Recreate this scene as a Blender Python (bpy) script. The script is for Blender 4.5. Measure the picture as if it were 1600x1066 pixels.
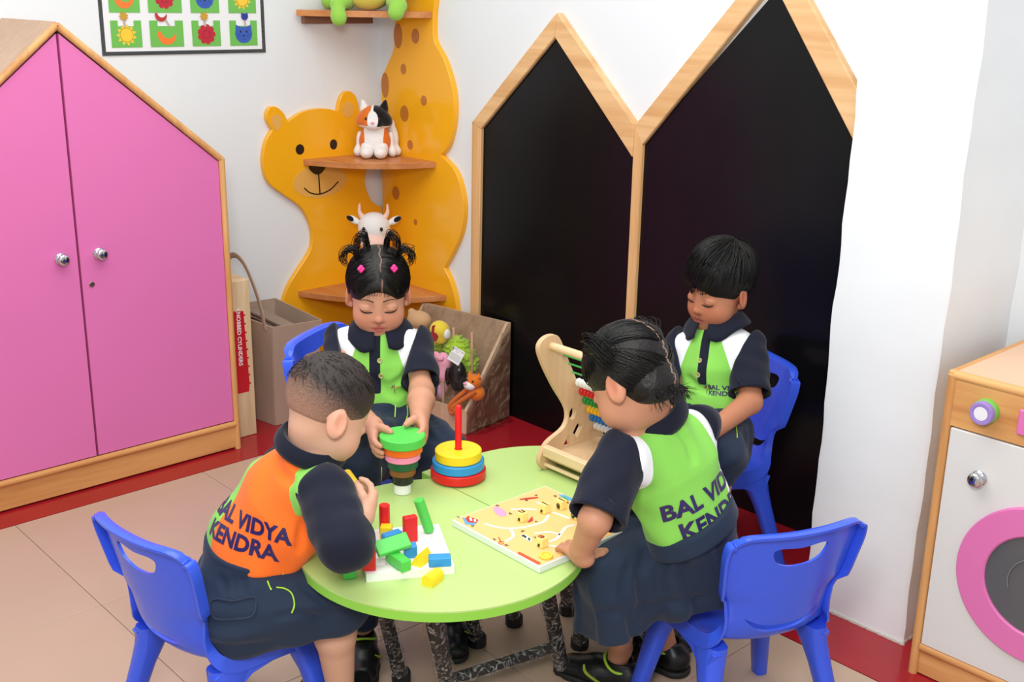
import bpy, bmesh, math, random
import numpy as np
from mathutils import Vector, Matrix
from mathutils.bvhtree import BVHTree

for _o in list(bpy.data.objects):
    bpy.data.objects.remove(_o)
COL = bpy.context.scene.collection
SC = bpy.context.scene
RND = random.Random(7)

# ---------------------------------------------------------------- camera, light, exposure
CAM = np.array([3.71, -2.711, 1.5])
FPX, PITCH, YAW, ROLL = 1765.12, math.radians(16.905), math.radians(137.163), math.radians(-0.9986)
_fw = np.array([math.cos(YAW)*math.cos(PITCH), math.sin(YAW)*math.cos(PITCH), -math.sin(PITCH)])
_r = np.array([math.sin(YAW), -math.cos(YAW), 0.0]); _d = np.cross(_fw, _r)
_c, _s = math.cos(ROLL), math.sin(ROLL)
_r2 = _c*_r + _s*_d; _d2 = -_s*_r + _c*_d
CM = np.array([_r2, _d2, _fw])
cd = bpy.data.cameras.new('camera'); cam = bpy.data.objects.new('camera', cd); COL.objects.link(cam)
cd.sensor_width = 36.0; cd.lens = 36.0*FPX/1600.0; cd.clip_start = 0.05
mw = Matrix.Identity(4)
for i in range(3):
    mw[i][0] = _r2[i]; mw[i][1] = -_d2[i]; mw[i][2] = -_fw[i]; mw[i][3] = CAM[i]
cam.matrix_world = mw
SC.camera = cam

world = bpy.data.worlds.new('room_light'); SC.world = world; world.use_nodes = True
bgn = world.node_tree.nodes['Background']
bgn.inputs['Color'].default_value = (0.93, 0.97, 1.0, 1); bgn.inputs['Strength'].default_value = 0.72

def area(name, loc, target, sx, sy, power, color=(1, 1, 1)):
    l = bpy.data.lights.new(name, 'AREA'); l.shape = 'RECTANGLE'; l.size = sx; l.size_y = sy
    l.energy = power; l.color = color
    o = bpy.data.objects.new(name, l); COL.objects.link(o); o.location = loc
    o.rotation_euler = (Vector(target)-Vector(loc)).to_track_quat('-Z', 'Y').to_euler()
    return o
area('ceiling_light', (1.9, -1.7, 2.75), (1.9, -1.7, 0), 2.2, 2.2, 50, (1, 0.98, 0.95))
area('camera_flash', (3.6, -2.75, 1.95), (1.2, -0.6, 0.6), 0.45, 0.45, 34, (1, 0.98, 0.96))

vs = SC.view_settings
vs.view_transform = 'Standard'; vs.look = 'None'; vs.gamma = 1.0; vs.use_curve_mapping = False
vs.exposure = 0.0

# ---------------------------------------------------------------- helpers
def ray(x, y):
    return CM.T @ np.array([(x-800)/FPX, (y-533)/FPX, 1.0])
def PD(x, y, d):
    return CAM + d*ray(x, y)
def onz(x, y, z=0.0):
    d = ray(x, y); return CAM + (z-CAM[2])/d[2]*d
def onx(x, y, X=0.0):
    d = ray(x, y); return CAM + (X-CAM[0])/d[0]*d
def ony(x, y, Y=0.0):
    d = ray(x, y); return CAM + (Y-CAM[1])/d[1]*d
def lin(c):
    c = c/255.0
    return c/12.92 if c <= 0.04045 else ((c+0.055)/1.055)**2.4
def rgb(r, g, b):
    return (lin(r), lin(g), lin(b), 1.0)

MATS = {}
def mat(name, c, rough=0.5, spec=0.5, metal=0.0, bump=None, var=None, coat=0.0, trans=0.0, sss=0.0, alpha=1.0, ior=None, sheen=0.0):
    """plain principled surface; bump=(scale,strength[,stretch xyz]); var=(scale,amount) mottles value slightly"""
    if name in MATS: return MATS[name]
    m = bpy.data.materials.new(name); m.use_nodes = True; MATS[name] = m
    nt = m.node_tree; N = nt.nodes; L = nt.links; b = N['Principled BSDF']
    b.inputs['Base Color'].default_value = rgb(*c)
    b.inputs['Roughness'].default_value = rough; b.inputs['Specular IOR Level'].default_value = spec
    b.inputs['Metallic'].default_value = metal; b.inputs['Coat Weight'].default_value = coat
    b.inputs['Transmission Weight'].default_value = trans
    b.inputs['Alpha'].default_value = alpha
    if ior: b.inputs['IOR'].default_value = ior
    if sheen: b.inputs['Sheen Weight'].default_value = sheen
    if sss:
        b.inputs['Subsurface Weight'].default_value = sss; b.inputs['Subsurface Radius'].default_value = (0.01, 0.004, 0.002)
        b.inputs['Subsurface Scale'].default_value = 0.5
    tc = None
    if bump or var:
        tc = N.new('ShaderNodeTexCoord')
    if var:
        n = N.new('ShaderNodeTexNoise'); n.inputs['Scale'].default_value = var[0]; n.inputs['Detail'].default_value = 4
        L.new(tc.outputs['Object'], n.inputs['Vector'])
        h = N.new('ShaderNodeHueSaturation'); h.inputs['Color'].default_value = rgb(*c)
        mr = N.new('ShaderNodeMapRange'); mr.inputs['From Min'].default_value = 0.3; mr.inputs['From Max'].default_value = 0.7
        mr.inputs['To Min'].default_value = 1-var[1]; mr.inputs['To Max'].default_value = 1+var[1]
        L.new(n.outputs['Fac'], mr.inputs['Value']); L.new(mr.outputs['Result'], h.inputs['Value'])
        L.new(h.outputs['Color'], b.inputs['Base Color'])
    if bump:
        n = N.new('ShaderNodeTexNoise'); n.inputs['Scale'].default_value = bump[0]; n.inputs['Detail'].default_value = 3
        src = tc.outputs['Object']
        if len(bump) > 2:
            mp = N.new('ShaderNodeMapping'); mp.inputs['Scale'].default_value = bump[2]
            L.new(src, mp.inputs['Vector']); src = mp.outputs['Vector']
        L.new(src, n.inputs['Vector'])
        bp = N.new('ShaderNodeBump'); bp.inputs['Strength'].default_value = bump[1]; bp.inputs['Distance'].default_value = 0.004
        L.new(n.outputs['Fac'], bp.inputs['Height']); L.new(bp.outputs['Normal'], b.inputs['Normal'])
    return m

def wood(name, c1, c2, axis='z', scale=9.0, rough=0.45, stretch=0.07, spec=0.4):
    """grain running along one axis of the object's coordinates"""
    if name in MATS: return MATS[name]
    m = bpy.data.materials.new(name); m.use_nodes = True; MATS[name] = m
    nt = m.node_tree; N = nt.nodes; L = nt.links; b = N['Principled BSDF']
    b.inputs['Roughness'].default_value = rough; b.inputs['Specular IOR Level'].default_value = spec
    tc = N.new('ShaderNodeTexCoord'); mp = N.new('ShaderNodeMapping')
    s = {'x': (stretch, 1, 1), 'y': (1, stretch, 1), 'z': (1, 1, stretch)}[axis]
    mp.inputs['Scale'].default_value = s
    L.new(tc.outputs['Object'], mp.inputs['Vector'])
    n = N.new('ShaderNodeTexNoise'); n.inputs['Scale'].default_value = scale; n.inputs['Detail'].default_value = 6
    n.inputs['Distortion'].default_value = 0.6; n.inputs['Roughness'].default_value = 0.62
    L.new(mp.outputs['Vector'], n.inputs['Vector'])
    n2 = N.new('ShaderNodeTexNoise'); n2.inputs['Scale'].default_value = scale*7; n2.inputs['Detail'].default_value = 3
    L.new(mp.outputs['Vector'], n2.inputs['Vector'])
    mx = N.new('ShaderNodeMath'); mx.operation = 'MULTIPLY_ADD'; mx.inputs[1].default_value = 0.35
    L.new(n2.outputs['Fac'], mx.inputs[0]); L.new(n.outputs['Fac'], mx.inputs[2])
    cr = N.new('ShaderNodeValToRGB'); e = cr.color_ramp.elements
    e[0].position = 0.48; e[0].color = rgb(*c1); e[1].position = 0.86; e[1].color = rgb(*c2)
    L.new(mx.outputs[0], cr.inputs['Fac']); L.new(cr.outputs['Color'], b.inputs['Base Color'])
    return m

# ---- scene graph
ROOT = {}
def rootloc(o):
    while o.parent is not None: o = o.parent
    return np.array(o.location)
def tag(o, label=None, cat=None, group=None, kind=None):
    if label: o['label'] = label
    if cat: o['category'] = cat
    if group: o['group'] = group
    if kind: o['kind'] = kind
    return o
def thing(name, label, cat, loc=(0, 0, 0), rz=0.0, group=None):
    o = bpy.data.objects.new(name, None); COL.objects.link(o); o.empty_display_size = 0.05
    o.location = [float(v) for v in loc]; o.rotation_euler = (0, 0, rz)
    return tag(o, label, cat, group)
def link(name, me, parent=None, loc=(0, 0, 0)):
    o = bpy.data.objects.new(name, me); COL.objects.link(o)
    if parent is not None: o.parent = parent
    o.location = [float(v) for v in loc]
    return o
def mkmesh(name, V, F, mats, smooth=None, mi=None):
    me = bpy.data.meshes.new(name)
    me.from_pydata([tuple(map(float, v)) for v in V], [], [tuple(map(int, f)) for f in F])
    for m in (mats if isinstance(mats, (list, tuple)) else [mats]): me.materials.append(m)
    if mi is not None: me.polygons.foreach_set('material_index', np.asarray(mi, dtype=np.int32))
    if smooth:
        me.polygons.foreach_set('use_smooth', np.ones(len(me.polygons), dtype=bool))
        me.set_sharp_from_angle(angle=math.radians(smooth))
    me.validate(); me.update()
    return me
def rotm(ax, ang):
    return np.array(Matrix.Rotation(ang, 3, ax))
def frame(fwd, up):
    f = np.array(fwd, float); f /= np.linalg.norm(f)
    u = np.array(up, float); u = u-f*(u@f); u /= np.linalg.norm(u)
    l = np.cross(u, f)
    return np.array([f, l, u]).T          # columns: forward, left, up
def unit(v):
    v = np.array(v, float); return v/np.linalg.norm(v)
def catmull(P, n=8, closed=False):
    P = [np.array(p, float) for p in P]; out = []
    m = len(P)
    rng = range(m) if closed else range(m-1)
    for i in rng:
        if closed: p0, p1, p2, p3 = P[(i-1) % m], P[i], P[(i+1) % m], P[(i+2) % m]
        else: p0, p1, p2, p3 = P[max(i-1, 0)], P[i], P[i+1], P[min(i+2, m-1)]
        for k in range(n):
            t = k/n
            out.append(0.5*((2*p1)+(-p0+p2)*t+(2*p0-5*p1+4*p2-p3)*t*t+(-p0+3*p1-3*p2+p3)*t**3))
    if not closed: out.append(P[-1])
    return out

class MB:
    """collects primitives into one mesh (world coordinates unless the owner is placed by its Empty)"""
    def __init__(s): s.V = []; s.F = []
    def add(s, V, F):
        b = len(s.V); s.V += [np.array(v, float) for v in V]; s.F += [[i+b for i in f] for f in F]; return s
    def box(s, lo, hi, bev=0.0, R=None, c=None):
        lo = np.array(lo, float); hi = np.array(hi, float)
        if bev <= 0:
            V = [[(lo, hi)[i & 1][0], (lo, hi)[i >> 1 & 1][1], (lo, hi)[i >> 2 & 1][2]] for i in range(8)]
            F = [[0, 2, 3, 1], [4, 5, 7, 6], [0, 1, 5, 4], [2, 6, 7, 3], [0, 4, 6, 2], [1, 3, 7, 5]]
        else:
            V = []; b = min(bev, 0.49*float(min(hi-lo)))
            idx = {}
            for i in range(8):
                sg = [(-1, 1)[i & 1], (-1, 1)[i >> 1 & 1], (-1, 1)[i >> 2 & 1]]
                cn = [(lo, hi)[(i >> k) & 1][k] for k in range(3)]
                for a in range(3):
                    p = [cn[k] if k == a else cn[k]-sg[k]*b for k in range(3)]
                    idx[(i, a)] = len(V); V.append(p)
            F = []
            base = [[0, 2, 3, 1], [4, 5, 7, 6], [0, 1, 5, 4], [2, 6, 7, 3], [0, 4, 6, 2], [1, 3, 7, 5]]
            ax = [2, 2, 1, 1, 0, 0]
            for f, a in zip(base, ax): F.append([idx[(i, a)] for i in f])
            for i in range(8):
                for k in range(3):
                    j = i | (1 << k)
                    if j == i: continue
                    a, bb = [q for q in range(3) if q != k]
                    F.append([idx[(i, a)], idx[(j, a)], idx[(j, bb)], idx[(i, bb)]])
            for i in range(8): F.append([idx[(i, 0)], idx[(i, 1)], idx[(i, 2)]])
        V = np.array(V, float)
        if R is not None:
            V = V @ np.array(R).T
        if c is not None: V = V+np.array(c, float)
        return s.add(V, F)
    def prism(s, poly, fn, t0, t1, chamfer=0.0):
        """poly: 2-D outline; fn(u,v,t)->xyz"""
        n = len(poly)
        if chamfer > 0:
            P = np.array([p[:2] for p in poly], float); nx = np.roll(P, -1, 0)-np.roll(P, 1, 0)
            ar = 0.5*np.sum(P[:, 0]*np.roll(P[:, 1], -1)-np.roll(P[:, 0], -1)*P[:, 1])
            nm = np.stack([nx[:, 1], -nx[:, 0]], 1); nm /= np.linalg.norm(nm, axis=1)[:, None]+1e-9
            if ar < 0: nm = -nm
            Pin = P-nm*chamfer
            sg = 1 if t1 > t0 else -1
            V = [fn(u, v, t0) for u, v in P]+[fn(u, v, t1-sg*chamfer) for u, v in P]+[fn(u, v, t1) for u, v in Pin]
            F = [list(range(n))[::-1]]+[[i, (i+1) % n, n+(i+1) % n, n+i] for i in range(n)]+[[n+i, n+(i+1) % n, 2*n+(i+1) % n, 2*n+i] for i in range(n)]+[list(range(2*n, 3*n))]
        else:
            V = [fn(u, v, t0) for u, v in poly]+[fn(u, v, t1) for u, v in poly]
            F = [list(range(n))[::-1], list(range(n, 2*n))]+[[i, (i+1) % n, n+(i+1) % n, n+i] for i in range(n)]
        return s.add(V, F)
    def lathe(s, prof, c=(0, 0, 0), axis=(0, 0, 1), n=24, ring=False):
        a = unit(axis); t = np.array([1., 0, 0]) if abs(a[0]) < 0.9 else np.array([0, 1., 0])
        u = unit(np.cross(a, t)); w = np.cross(a, u); c = np.array(c, float)
        V = []; F = []; rows = []
        for r, h in prof:
            if r <= 1e-6: rows.append([len(V)]); V.append(c+a*h)
            else:
                rows.append(list(range(len(V), len(V)+n)))
                for k in range(n):
                    q = 2*math.pi*k/n; V.append(c+a*h+r*(math.cos(q)*u+math.sin(q)*w))
        for A, B in zip(rows if ring else rows[:-1], rows[1:]+rows[:1] if ring else rows[1:]):
            for k in range(n):
                k2 = (k+1) % n
                if len(A) == 1 and len(B) == 1: continue
                if len(A) == 1: F.append([A[0], B[k2], B[k]][::-1])
                elif len(B) == 1: F.append([A[k], A[k2], B[0]])
                else: F.append([A[k], A[k2], B[k2], B[k]])
        if len(rows[0]) > 1 and not ring: F.append(rows[0][::-1])
        if len(rows[-1]) > 1 and not ring: F.append(rows[-1])
        return s.add(V, F)
    def tube(s, P, r, n=8, sy=1.0, up=None, closed=False):
        P = [np.array(p, float) for p in P]; m = len(P)
        if not hasattr(r, '__len__'): r = [r]*m
        V = []; F = []; ref = np.array(up, float) if up is not None else None
        for i in range(m):
            if closed: t = unit(P[(i+1) % m]-P[i-1])
            else: t = unit(P[min(i+1, m-1)]-P[max(i-1, 0)])
            if ref is None:
                ref = np.array([0, 0, 1.]) if abs(t[2]) < 0.9 else np.array([1., 0, 0])
            a = ref-t*(ref@t); a = unit(a); b = np.cross(t, a)
            if up is None: ref = a
            for k in range(n):
                q = 2*math.pi*k/n+math.pi/n
                V.append(P[i]+r[i]*(math.cos(q)*b+sy*math.sin(q)*a))
        for i in range(m if closed else m-1):
            j = (i+1) % m
            for k in range(n):
                k2 = (k+1) % n; F.append([i*n+k, i*n+k2, j*n+k2, j*n+k])
        if not closed:
            F.append(list(range(n))[::-1]); F.append([(m-1)*n+k for k in range(n)])
        return s.add(V, F)
    def sphere(s, c, r, R=None, nu=16, nv=10):
        r = np.array(r if hasattr(r, '__len__') else [r]*3, float); V = []; F = []
        for j in range(1, nv):
            ph = math.pi*j/nv
            for i in range(nu):
                th = 2*math.pi*i/nu; V.append([math.sin(ph)*math.cos(th), math.sin(ph)*math.sin(th), math.cos(ph)])
        V += [[0, 0, 1], [0, 0, -1]]; T = len(V)-2; B = len(V)-1
        for j in range(nv-2):
            for i in range(nu):
                i2 = (i+1) % nu; F.append([j*nu+i, (j+1)*nu+i, (j+1)*nu+i2, j*nu+i2])
        for i in range(nu):
            i2 = (i+1) % nu; F.append([T, i, i2]); F.append([B, (nv-2)*nu+i2, (nv-2)*nu+i])
        V = np.array(V)*r
        if R is not None: V = V @ np.array(R).T
        return s.add(V+np.array(c, float), F)
    def obj(s, name, m, parent=None, smooth=35, loc=None, local=False):
        """parent given: vertices are world coordinates and are shifted by the root's location"""
        V = np.array(s.V)
        if parent is not None and not local: V = V-rootloc(parent)
        if loc is not None: V = V-np.array(loc, float)
        me = mkmesh(name, V, s.F, m, smooth)
        bm = bmesh.new(); bm.from_mesh(me); bmesh.ops.recalc_face_normals(bm, faces=bm.faces); bm.to_mesh(me); bm.free()
        return link(name, me, parent, loc if loc is not None else (0, 0, 0))

def text_mesh(body, size, bold=0.0, align='CENTER', res=3, italic=0.0):
    """flat lettering as triangles: returns V (n,2), F"""
    cu = bpy.data.curves.new('lettering', 'FONT'); cu.body = body; cu.size = size; cu.offset = bold
    cu.align_x = align; cu.align_y = 'CENTER'; cu.resolution_u = res; cu.fill_mode = 'FRONT'; cu.shear = italic
    o = bpy.data.objects.new('lettering', cu); COL.objects.link(o)
    dg = bpy.context.evaluated_depsgraph_get(); me = o.evaluated_get(dg).to_mesh()
    V = np.array([v.co[:2] for v in me.vertices]); F = [list(p.vertices) for p in me.polygons]
    o.evaluated_get(dg).to_mesh_clear(); bpy.data.objects.remove(o); bpy.data.curves.remove(cu)
    return V, F
def flat_text(name, body, size, o, ex, ey, m, parent, bold=0.0, lift=0.0006, italic=0.0):
    """lettering laid on a flat surface: origin o, directions ex (reading) and ey (up)"""
    V, F = text_mesh(body, size, bold, italic=italic); ex = np.array(ex, float); ey = np.array(ey, float)
    nz = unit(np.cross(ex, ey)); W = [np.array(o)+v[0]*ex+v[1]*ey+nz*lift for v in V]
    V2 = np.array(W)
    if parent is not None: V2 = V2-rootloc(parent)
    return link(name, mkmesh(name, V2, F, m), parent)
def copy_tree(o, parent=None):
    c = o.copy(); COL.objects.link(c)
    if parent is not None: c.parent = parent
    for ch in list(o.children): copy_tree(ch, c)
    return c
def ell2(cx, cy, rx, ry, n=24, a0=0.0):
    return [(cx+rx*math.cos(2*math.pi*i/n+a0), cy+ry*math.sin(2*math.pi*i/n+a0)) for i in range(n)]
# ---------------------------------------------------------------- signed-distance modelling (soft, continuous bodies and cloth)
class Field:
    """a voxel field; shapes are blended in only near where they are, then turned into one smooth quad surface"""
    def __init__(s, lo, hi, h):
        s.lo = np.array(lo, np.float32); s.h = float(h)
        s.n = np.ceil((np.array(hi)-np.array(lo))/h).astype(int)+1
        s.A = np.full(s.n, 0.05, np.float32)
        s.ax = [s.lo[i]+s.h*np.arange(s.n[i], dtype=np.float32) for i in range(3)]
    def _sl(s, lo, hi):
        a = np.clip(np.floor((np.array(lo)-s.lo)/s.h).astype(int), 0, s.n); b = np.clip(np.ceil((np.array(hi)-s.lo)/s.h).astype(int)+1, 0, s.n)
        return tuple(slice(int(i), int(j)) for i, j in zip(a, b))
    def _pts(s, sl):
        return np.meshgrid(s.ax[0][sl[0]], s.ax[1][sl[1]], s.ax[2][sl[2]], indexing='ij', sparse=True)
    def apply(s, fn, lo, hi, k, op='u'):
        pad = k+2.5*s.h+0.004
        sl = s._sl(np.array(lo)-pad, np.array(hi)+pad)
        if any(q.stop <= q.start for q in sl): return s
        X, Y, Z = s._pts(sl); d = fn(X, Y, Z).astype(np.float32); a = s.A[sl]
        if op == 'u':
            hh = np.maximum(k-np.abs(a-d), 0)/max(k, 1e-6); s.A[sl] = np.minimum(a, d)-hh*hh*k*0.25
        elif op == 's':
            d = -d; hh = np.maximum(k-np.abs(a-d), 0)/max(k, 1e-6); s.A[sl] = np.maximum(a, d)+hh*hh*k*0.25
        return s
    def ell(s, c, r, R=None, k=0.01, op='u'):
        c = np.array(c, float); r = np.array(r if hasattr(r, '__len__') else [r]*3, float); R = np.eye(3) if R is None else np.array(R)
        ext = np.abs(R) @ r
        def fn(X, Y, Z):
            x, y, z = X-c[0], Y-c[1], Z-c[2]
            u = [(R[0, i]*x+R[1, i]*y+R[2, i]*z) for i in range(3)]
            k0 = np.sqrt((u[0]/r[0])**2+(u[1]/r[1])**2+(u[2]/r[2])**2)
            k1 = np.sqrt((u[0]/r[0]**2)**2+(u[1]/r[1]**2)**2+(u[2]/r[2]**2)**2)
            return k0*(k0-1)/np.maximum(k1, 1e-4)
        return s.apply(fn, c-ext, c+ext, k, op)
    def cone(s, a, b, ra, rb, k=0.01, op='u', flat=None, ratio=1.0):
        """round cone; flat = direction squeezed by ratio (elliptic limbs and trunks)"""
        a = np.array(a, float); b = np.array(b, float); ab = b-a; L2 = max(float(ab@ab), 1e-9); m = max(ra, rb)
        def fn(X, Y, Z):
            x, y, z = X-a[0], Y-a[1], Z-a[2]
            t = np.clip((x*ab[0]+y*ab[1]+z*ab[2])/L2, 0, 1)
            dx, dy, dz = x-t*ab[0], y-t*ab[1], z-t*ab[2]
            if flat is not None:
                n = flat; q = (dx*n[0]+dy*n[1]+dz*n[2])*(1/ratio-1)
                dx, dy, dz = dx+q*n[0], dy+q*n[1], dz+q*n[2]
                return (np.sqrt(dx*dx+dy*dy+dz*dz)-(ra+(rb-ra)*t))*min(1, ratio)
            return np.sqrt(dx*dx+dy*dy+dz*dz)-(ra+(rb-ra)*t)
        return s.apply(fn, np.minimum(a, b)-m, np.maximum(a, b)+m, k, op)
    def path(s, P, r, k=0.008, op='u', **kw):
        for i in range(len(P)-1): s.cone(P[i], P[i+1], r[i], r[i+1], k, op, **kw)
        return s
    def box(s, c, hs, R=None, rad=0.004, k=0.004, op='u'):
        c = np.array(c, float); hs = np.array(hs, float); R = np.eye(3) if R is None else np.array(R); ext = np.abs(R) @ hs
        def fn(X, Y, Z):
            x, y, z = X-c[0], Y-c[1], Z-c[2]
            q = [np.abs(R[0, i]*x+R[1, i]*y+R[2, i]*z)-(hs[i]-rad) for i in range(3)]
            o = np.sqrt(sum(np.maximum(v, 0)**2 for v in q)); return o+np.minimum(np.maximum(np.maximum(q[0], q[1]), q[2]), 0)-rad
        return s.apply(fn, c-ext, c+ext, k, op)
    def plane(s, p, n, k=0.004):
        """cut away everything on the side the normal points to"""
        p = np.array(p, float); n = unit(n)
        X, Y, Z = np.meshgrid(*s.ax, indexing='ij', sparse=True)
        d = ((X-p[0])*n[0]+(Y-p[1])*n[1]+(Z-p[2])*n[2]).astype(np.float32); a = s.A
        hh = np.maximum(k-np.abs(a-d), 0)/k; s.A = np.maximum(a, d)+hh*hh*k*0.25
        return s
    def wedge(s, p, n1, n2, p2=None, k=0.006):
        """cut away only what lies beyond both planes"""
        p = np.array(p, float); n1 = unit(n1); n2 = unit(n2); p2 = p if p2 is None else np.array(p2, float)
        X, Y, Z = np.meshgrid(*s.ax, indexing='ij', sparse=True)
        d1 = (X-p[0])*n1[0]+(Y-p[1])*n1[1]+(Z-p[2])*n1[2]; d2 = (X-p2[0])*n2[0]+(Y-p2[1])*n2[1]+(Z-p2[2])*n2[2]
        d = np.minimum(d1, d2).astype(np.float32); a = s.A
        hh = np.maximum(k-np.abs(a-d), 0)/k; s.A = np.maximum(a, d)+hh*hh*k*0.25
        return s
    def crease(s, lines, r=0.003, k=0.014):
        """press cloth folds into the surface along the given picture lines"""
        V, F = s.mesh(0); bv = BVHTree.FromPolygons([Vector(v) for v in V], F.tolist())
        for pts in lines:
            P = []
            for q in catmull([np.array(p, float) for p in pts], 4):
                d = unit(ray(q[0], q[1])); h = bv.ray_cast(Vector(CAM), Vector(d))
                if h[0] is not None: P.append(np.array(h[0])-d*0.001)
            if len(P) < 3: continue
            n = len(P); s.path(P, [r*(0.25+0.75*math.sin(math.pi*i/(n-1))) for i in range(n)], k, 's')
        return s
    def warp(s, fn):
        X, Y, Z = np.meshgrid(*s.ax, indexing='ij', sparse=True)
        m = np.abs(s.A) < 0.03
        s.A = np.where(m, s.A+fn(X, Y, Z).astype(np.float32), s.A); return s
    def mesh(s, smooth=1):
        A = s.A.copy(); A[0] = A[-1] = 0.05; A[:, 0] = A[:, -1] = 0.05; A[:, :, 0] = A[:, :, -1] = 0.05
        ins = A < 0; nx, ny, nz = A.shape
        st = np.array([ny*nz, nz, 1]); P = []; C = []; Q = []
        flat = A.ravel()
        for ax in range(3):
            a = [slice(None)]*3; b = [slice(None)]*3; a[ax] = slice(0, -1); b[ax] = slice(1, None)
            ch = ins[tuple(a)] != ins[tuple(b)]
            I = np.stack(np.nonzero(ch), 1); f0 = I @ st; f1 = f0+st[ax]
            v0 = flat[f0]; v1 = flat[f1]; t = v0/(v0-v1)
            pos = I.astype(np.float32); pos[:, ax] += t
            o = [q for q in range(3) if q != ax]
            cells = [f0, f0-st[o[0]], f0-st[o[0]]-st[o[1]], f0-st[o[1]]]
            for c in cells: C.append(c); P.append(pos)
            q = np.stack(cells, 1); fl = (v0 < 0)
            if ax == 1: fl = ~fl
            q[~fl] = q[~fl][:, ::-1]; Q.append(q)
        C = np.concatenate(C); P = np.concatenate(P); Q = np.concatenate(Q)
        if len(C) == 0: return np.zeros((0, 3)), np.zeros((0, 4), int)
        uq, inv = np.unique(C, return_inverse=True); cnt = np.bincount(inv)
        V = np.stack([np.bincount(inv, P[:, i])/cnt for i in range(3)], 1)
        F = np.searchsorted(uq, Q)
        for _ in range(smooth):
            S = np.zeros_like(V); N = np.zeros(len(V))
            for i in range(4):
                j = (i+1) % 4
                for a_, b_ in ((i, j), (j, i)):
                    for d in range(3): S[:, d] += np.bincount(F[:, a_], V[F[:, b_], d], len(V))
                    N += np.bincount(F[:, a_], minlength=len(V))
            V = 0.5*V+0.5*S/np.maximum(N, 1)[:, None]
        return s.lo+s.h*V, F
def sdf_mesh(name, V, F, m, attrs=None):
    me = bpy.data.meshes.new(name); n = len(V); f = len(F)
    me.vertices.add(n); me.vertices.foreach_set('co', np.asarray(V, np.float32).ravel())
    me.loops.add(4*f); me.loops.foreach_set('vertex_index', F.astype(np.int32).ravel())
    me.polygons.add(f); me.polygons.foreach_set('loop_start', np.arange(0, 4*f, 4, dtype=np.int32))
    me.update(calc_edges=True)
    me.polygons.foreach_set('use_smooth', np.ones(f, dtype=bool))
    for mm in (m if isinstance(m, (list, tuple)) else [m]): me.materials.append(mm)
    for k, v in (attrs or {}).items():
        a = me.attributes.new(k, 'FLOAT', 'POINT'); a.data.foreach_set('value', np.asarray(v, np.float32))
    me.validate(); me.update()
    return me
def sdf_obj(name, fld, m, parent=None, smooth=1, attrs=None, loc=None):
    V, F = fld.mesh(smooth)
    at = {k: fn(V) for k, fn in (attrs or {}).items()}
    off = rootloc(parent) if parent is not None else (np.array(loc, float) if loc is not None else np.zeros(3))
    o = link(name, sdf_mesh(name, V-off, F, m, at), parent, loc if parent is None and loc is not None else (0, 0, 0))
    return o, V, F
def mixmat(name, base, layers, rough=0.8, spec=0.2, bump=None, noise=None, sheen=0.0, sss=0.0, soft=0.0006):
    """cloth/skin whose dyed panels are told apart by stored distance attributes: layers=[(attr, rgb255[, softness])] painted where attr>0"""
    if name in MATS: return MATS[name]
    m = mat(name, base, rough, spec, bump=bump, sheen=sheen, sss=sss); nt = m.node_tree; N = nt.nodes; L = nt.links; b = N['Principled BSDF']
    cur = None
    for ly in layers:
        a = N.new('ShaderNodeAttribute'); a.attribute_name = ly[0]
        mr = N.new('ShaderNodeMapRange'); sf = ly[2] if len(ly) > 2 else soft
        mr.inputs['From Min'].default_value = -sf; mr.inputs['From Max'].default_value = sf
        fac = a.outputs['Fac']
        if noise:
            tc = N.new('ShaderNodeTexCoord'); nn = N.new('ShaderNodeTexNoise'); nn.inputs['Scale'].default_value = noise[0]; nn.inputs['Detail'].default_value = 3
            L.new(tc.outputs['Object'], nn.inputs['Vector'])
            ma = N.new('ShaderNodeMath'); ma.operation = 'MULTIPLY_ADD'; ma.inputs[1].default_value = noise[1]
            sb = N.new('ShaderNodeMath'); sb.operation = 'SUBTRACT'; sb.inputs[1].default_value = 0.5
            L.new(nn.outputs['Fac'], sb.inputs[0]); L.new(sb.outputs[0], ma.inputs[0]); L.new(fac, ma.inputs[2]); fac = ma.outputs[0]
        L.new(fac, mr.inputs['Value'])
        mx = N.new('ShaderNodeMix'); mx.data_type = 'RGBA'
        L.new(mr.outputs['Result'], mx.inputs[0])
        if cur is None: mx.inputs[6].default_value = rgb(*base)
        else: L.new(cur, mx.inputs[6])
        mx.inputs[7].default_value = rgb(*ly[1]); cur = mx.outputs[2]
    if cur is not None: L.new(cur, b.inputs['Base Color'])
    return m
def wob(seed, amp, wl, n=5):
    """smooth pseudo-random cloth undulation"""
    r = np.random.RandomState(seed); D = r.normal(size=(n, 3)); D /= np.linalg.norm(D, axis=1)[:, None]; D *= (2*math.pi/wl)*r.uniform(0.6, 1.5, (n, 1)); ph = r.uniform(0, 6.28, n)
    def fn(X, Y, Z):
        s = 0
        for i in range(n): s = s+np.sin(D[i, 0]*X+D[i, 1]*Y+D[i, 2]*Z+ph[i])
        return amp*s/math.sqrt(n)
    return fn
# ================================================================ ROOM
WHITE = mat('white_wall_paint', (232, 237, 240), 0.55, 0.3, bump=(9, 0.12), var=(1.5, 0.012))
def struct(o, label=None):
    o['kind'] = 'structure'
    if label: o['label'] = label
    return o
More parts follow.
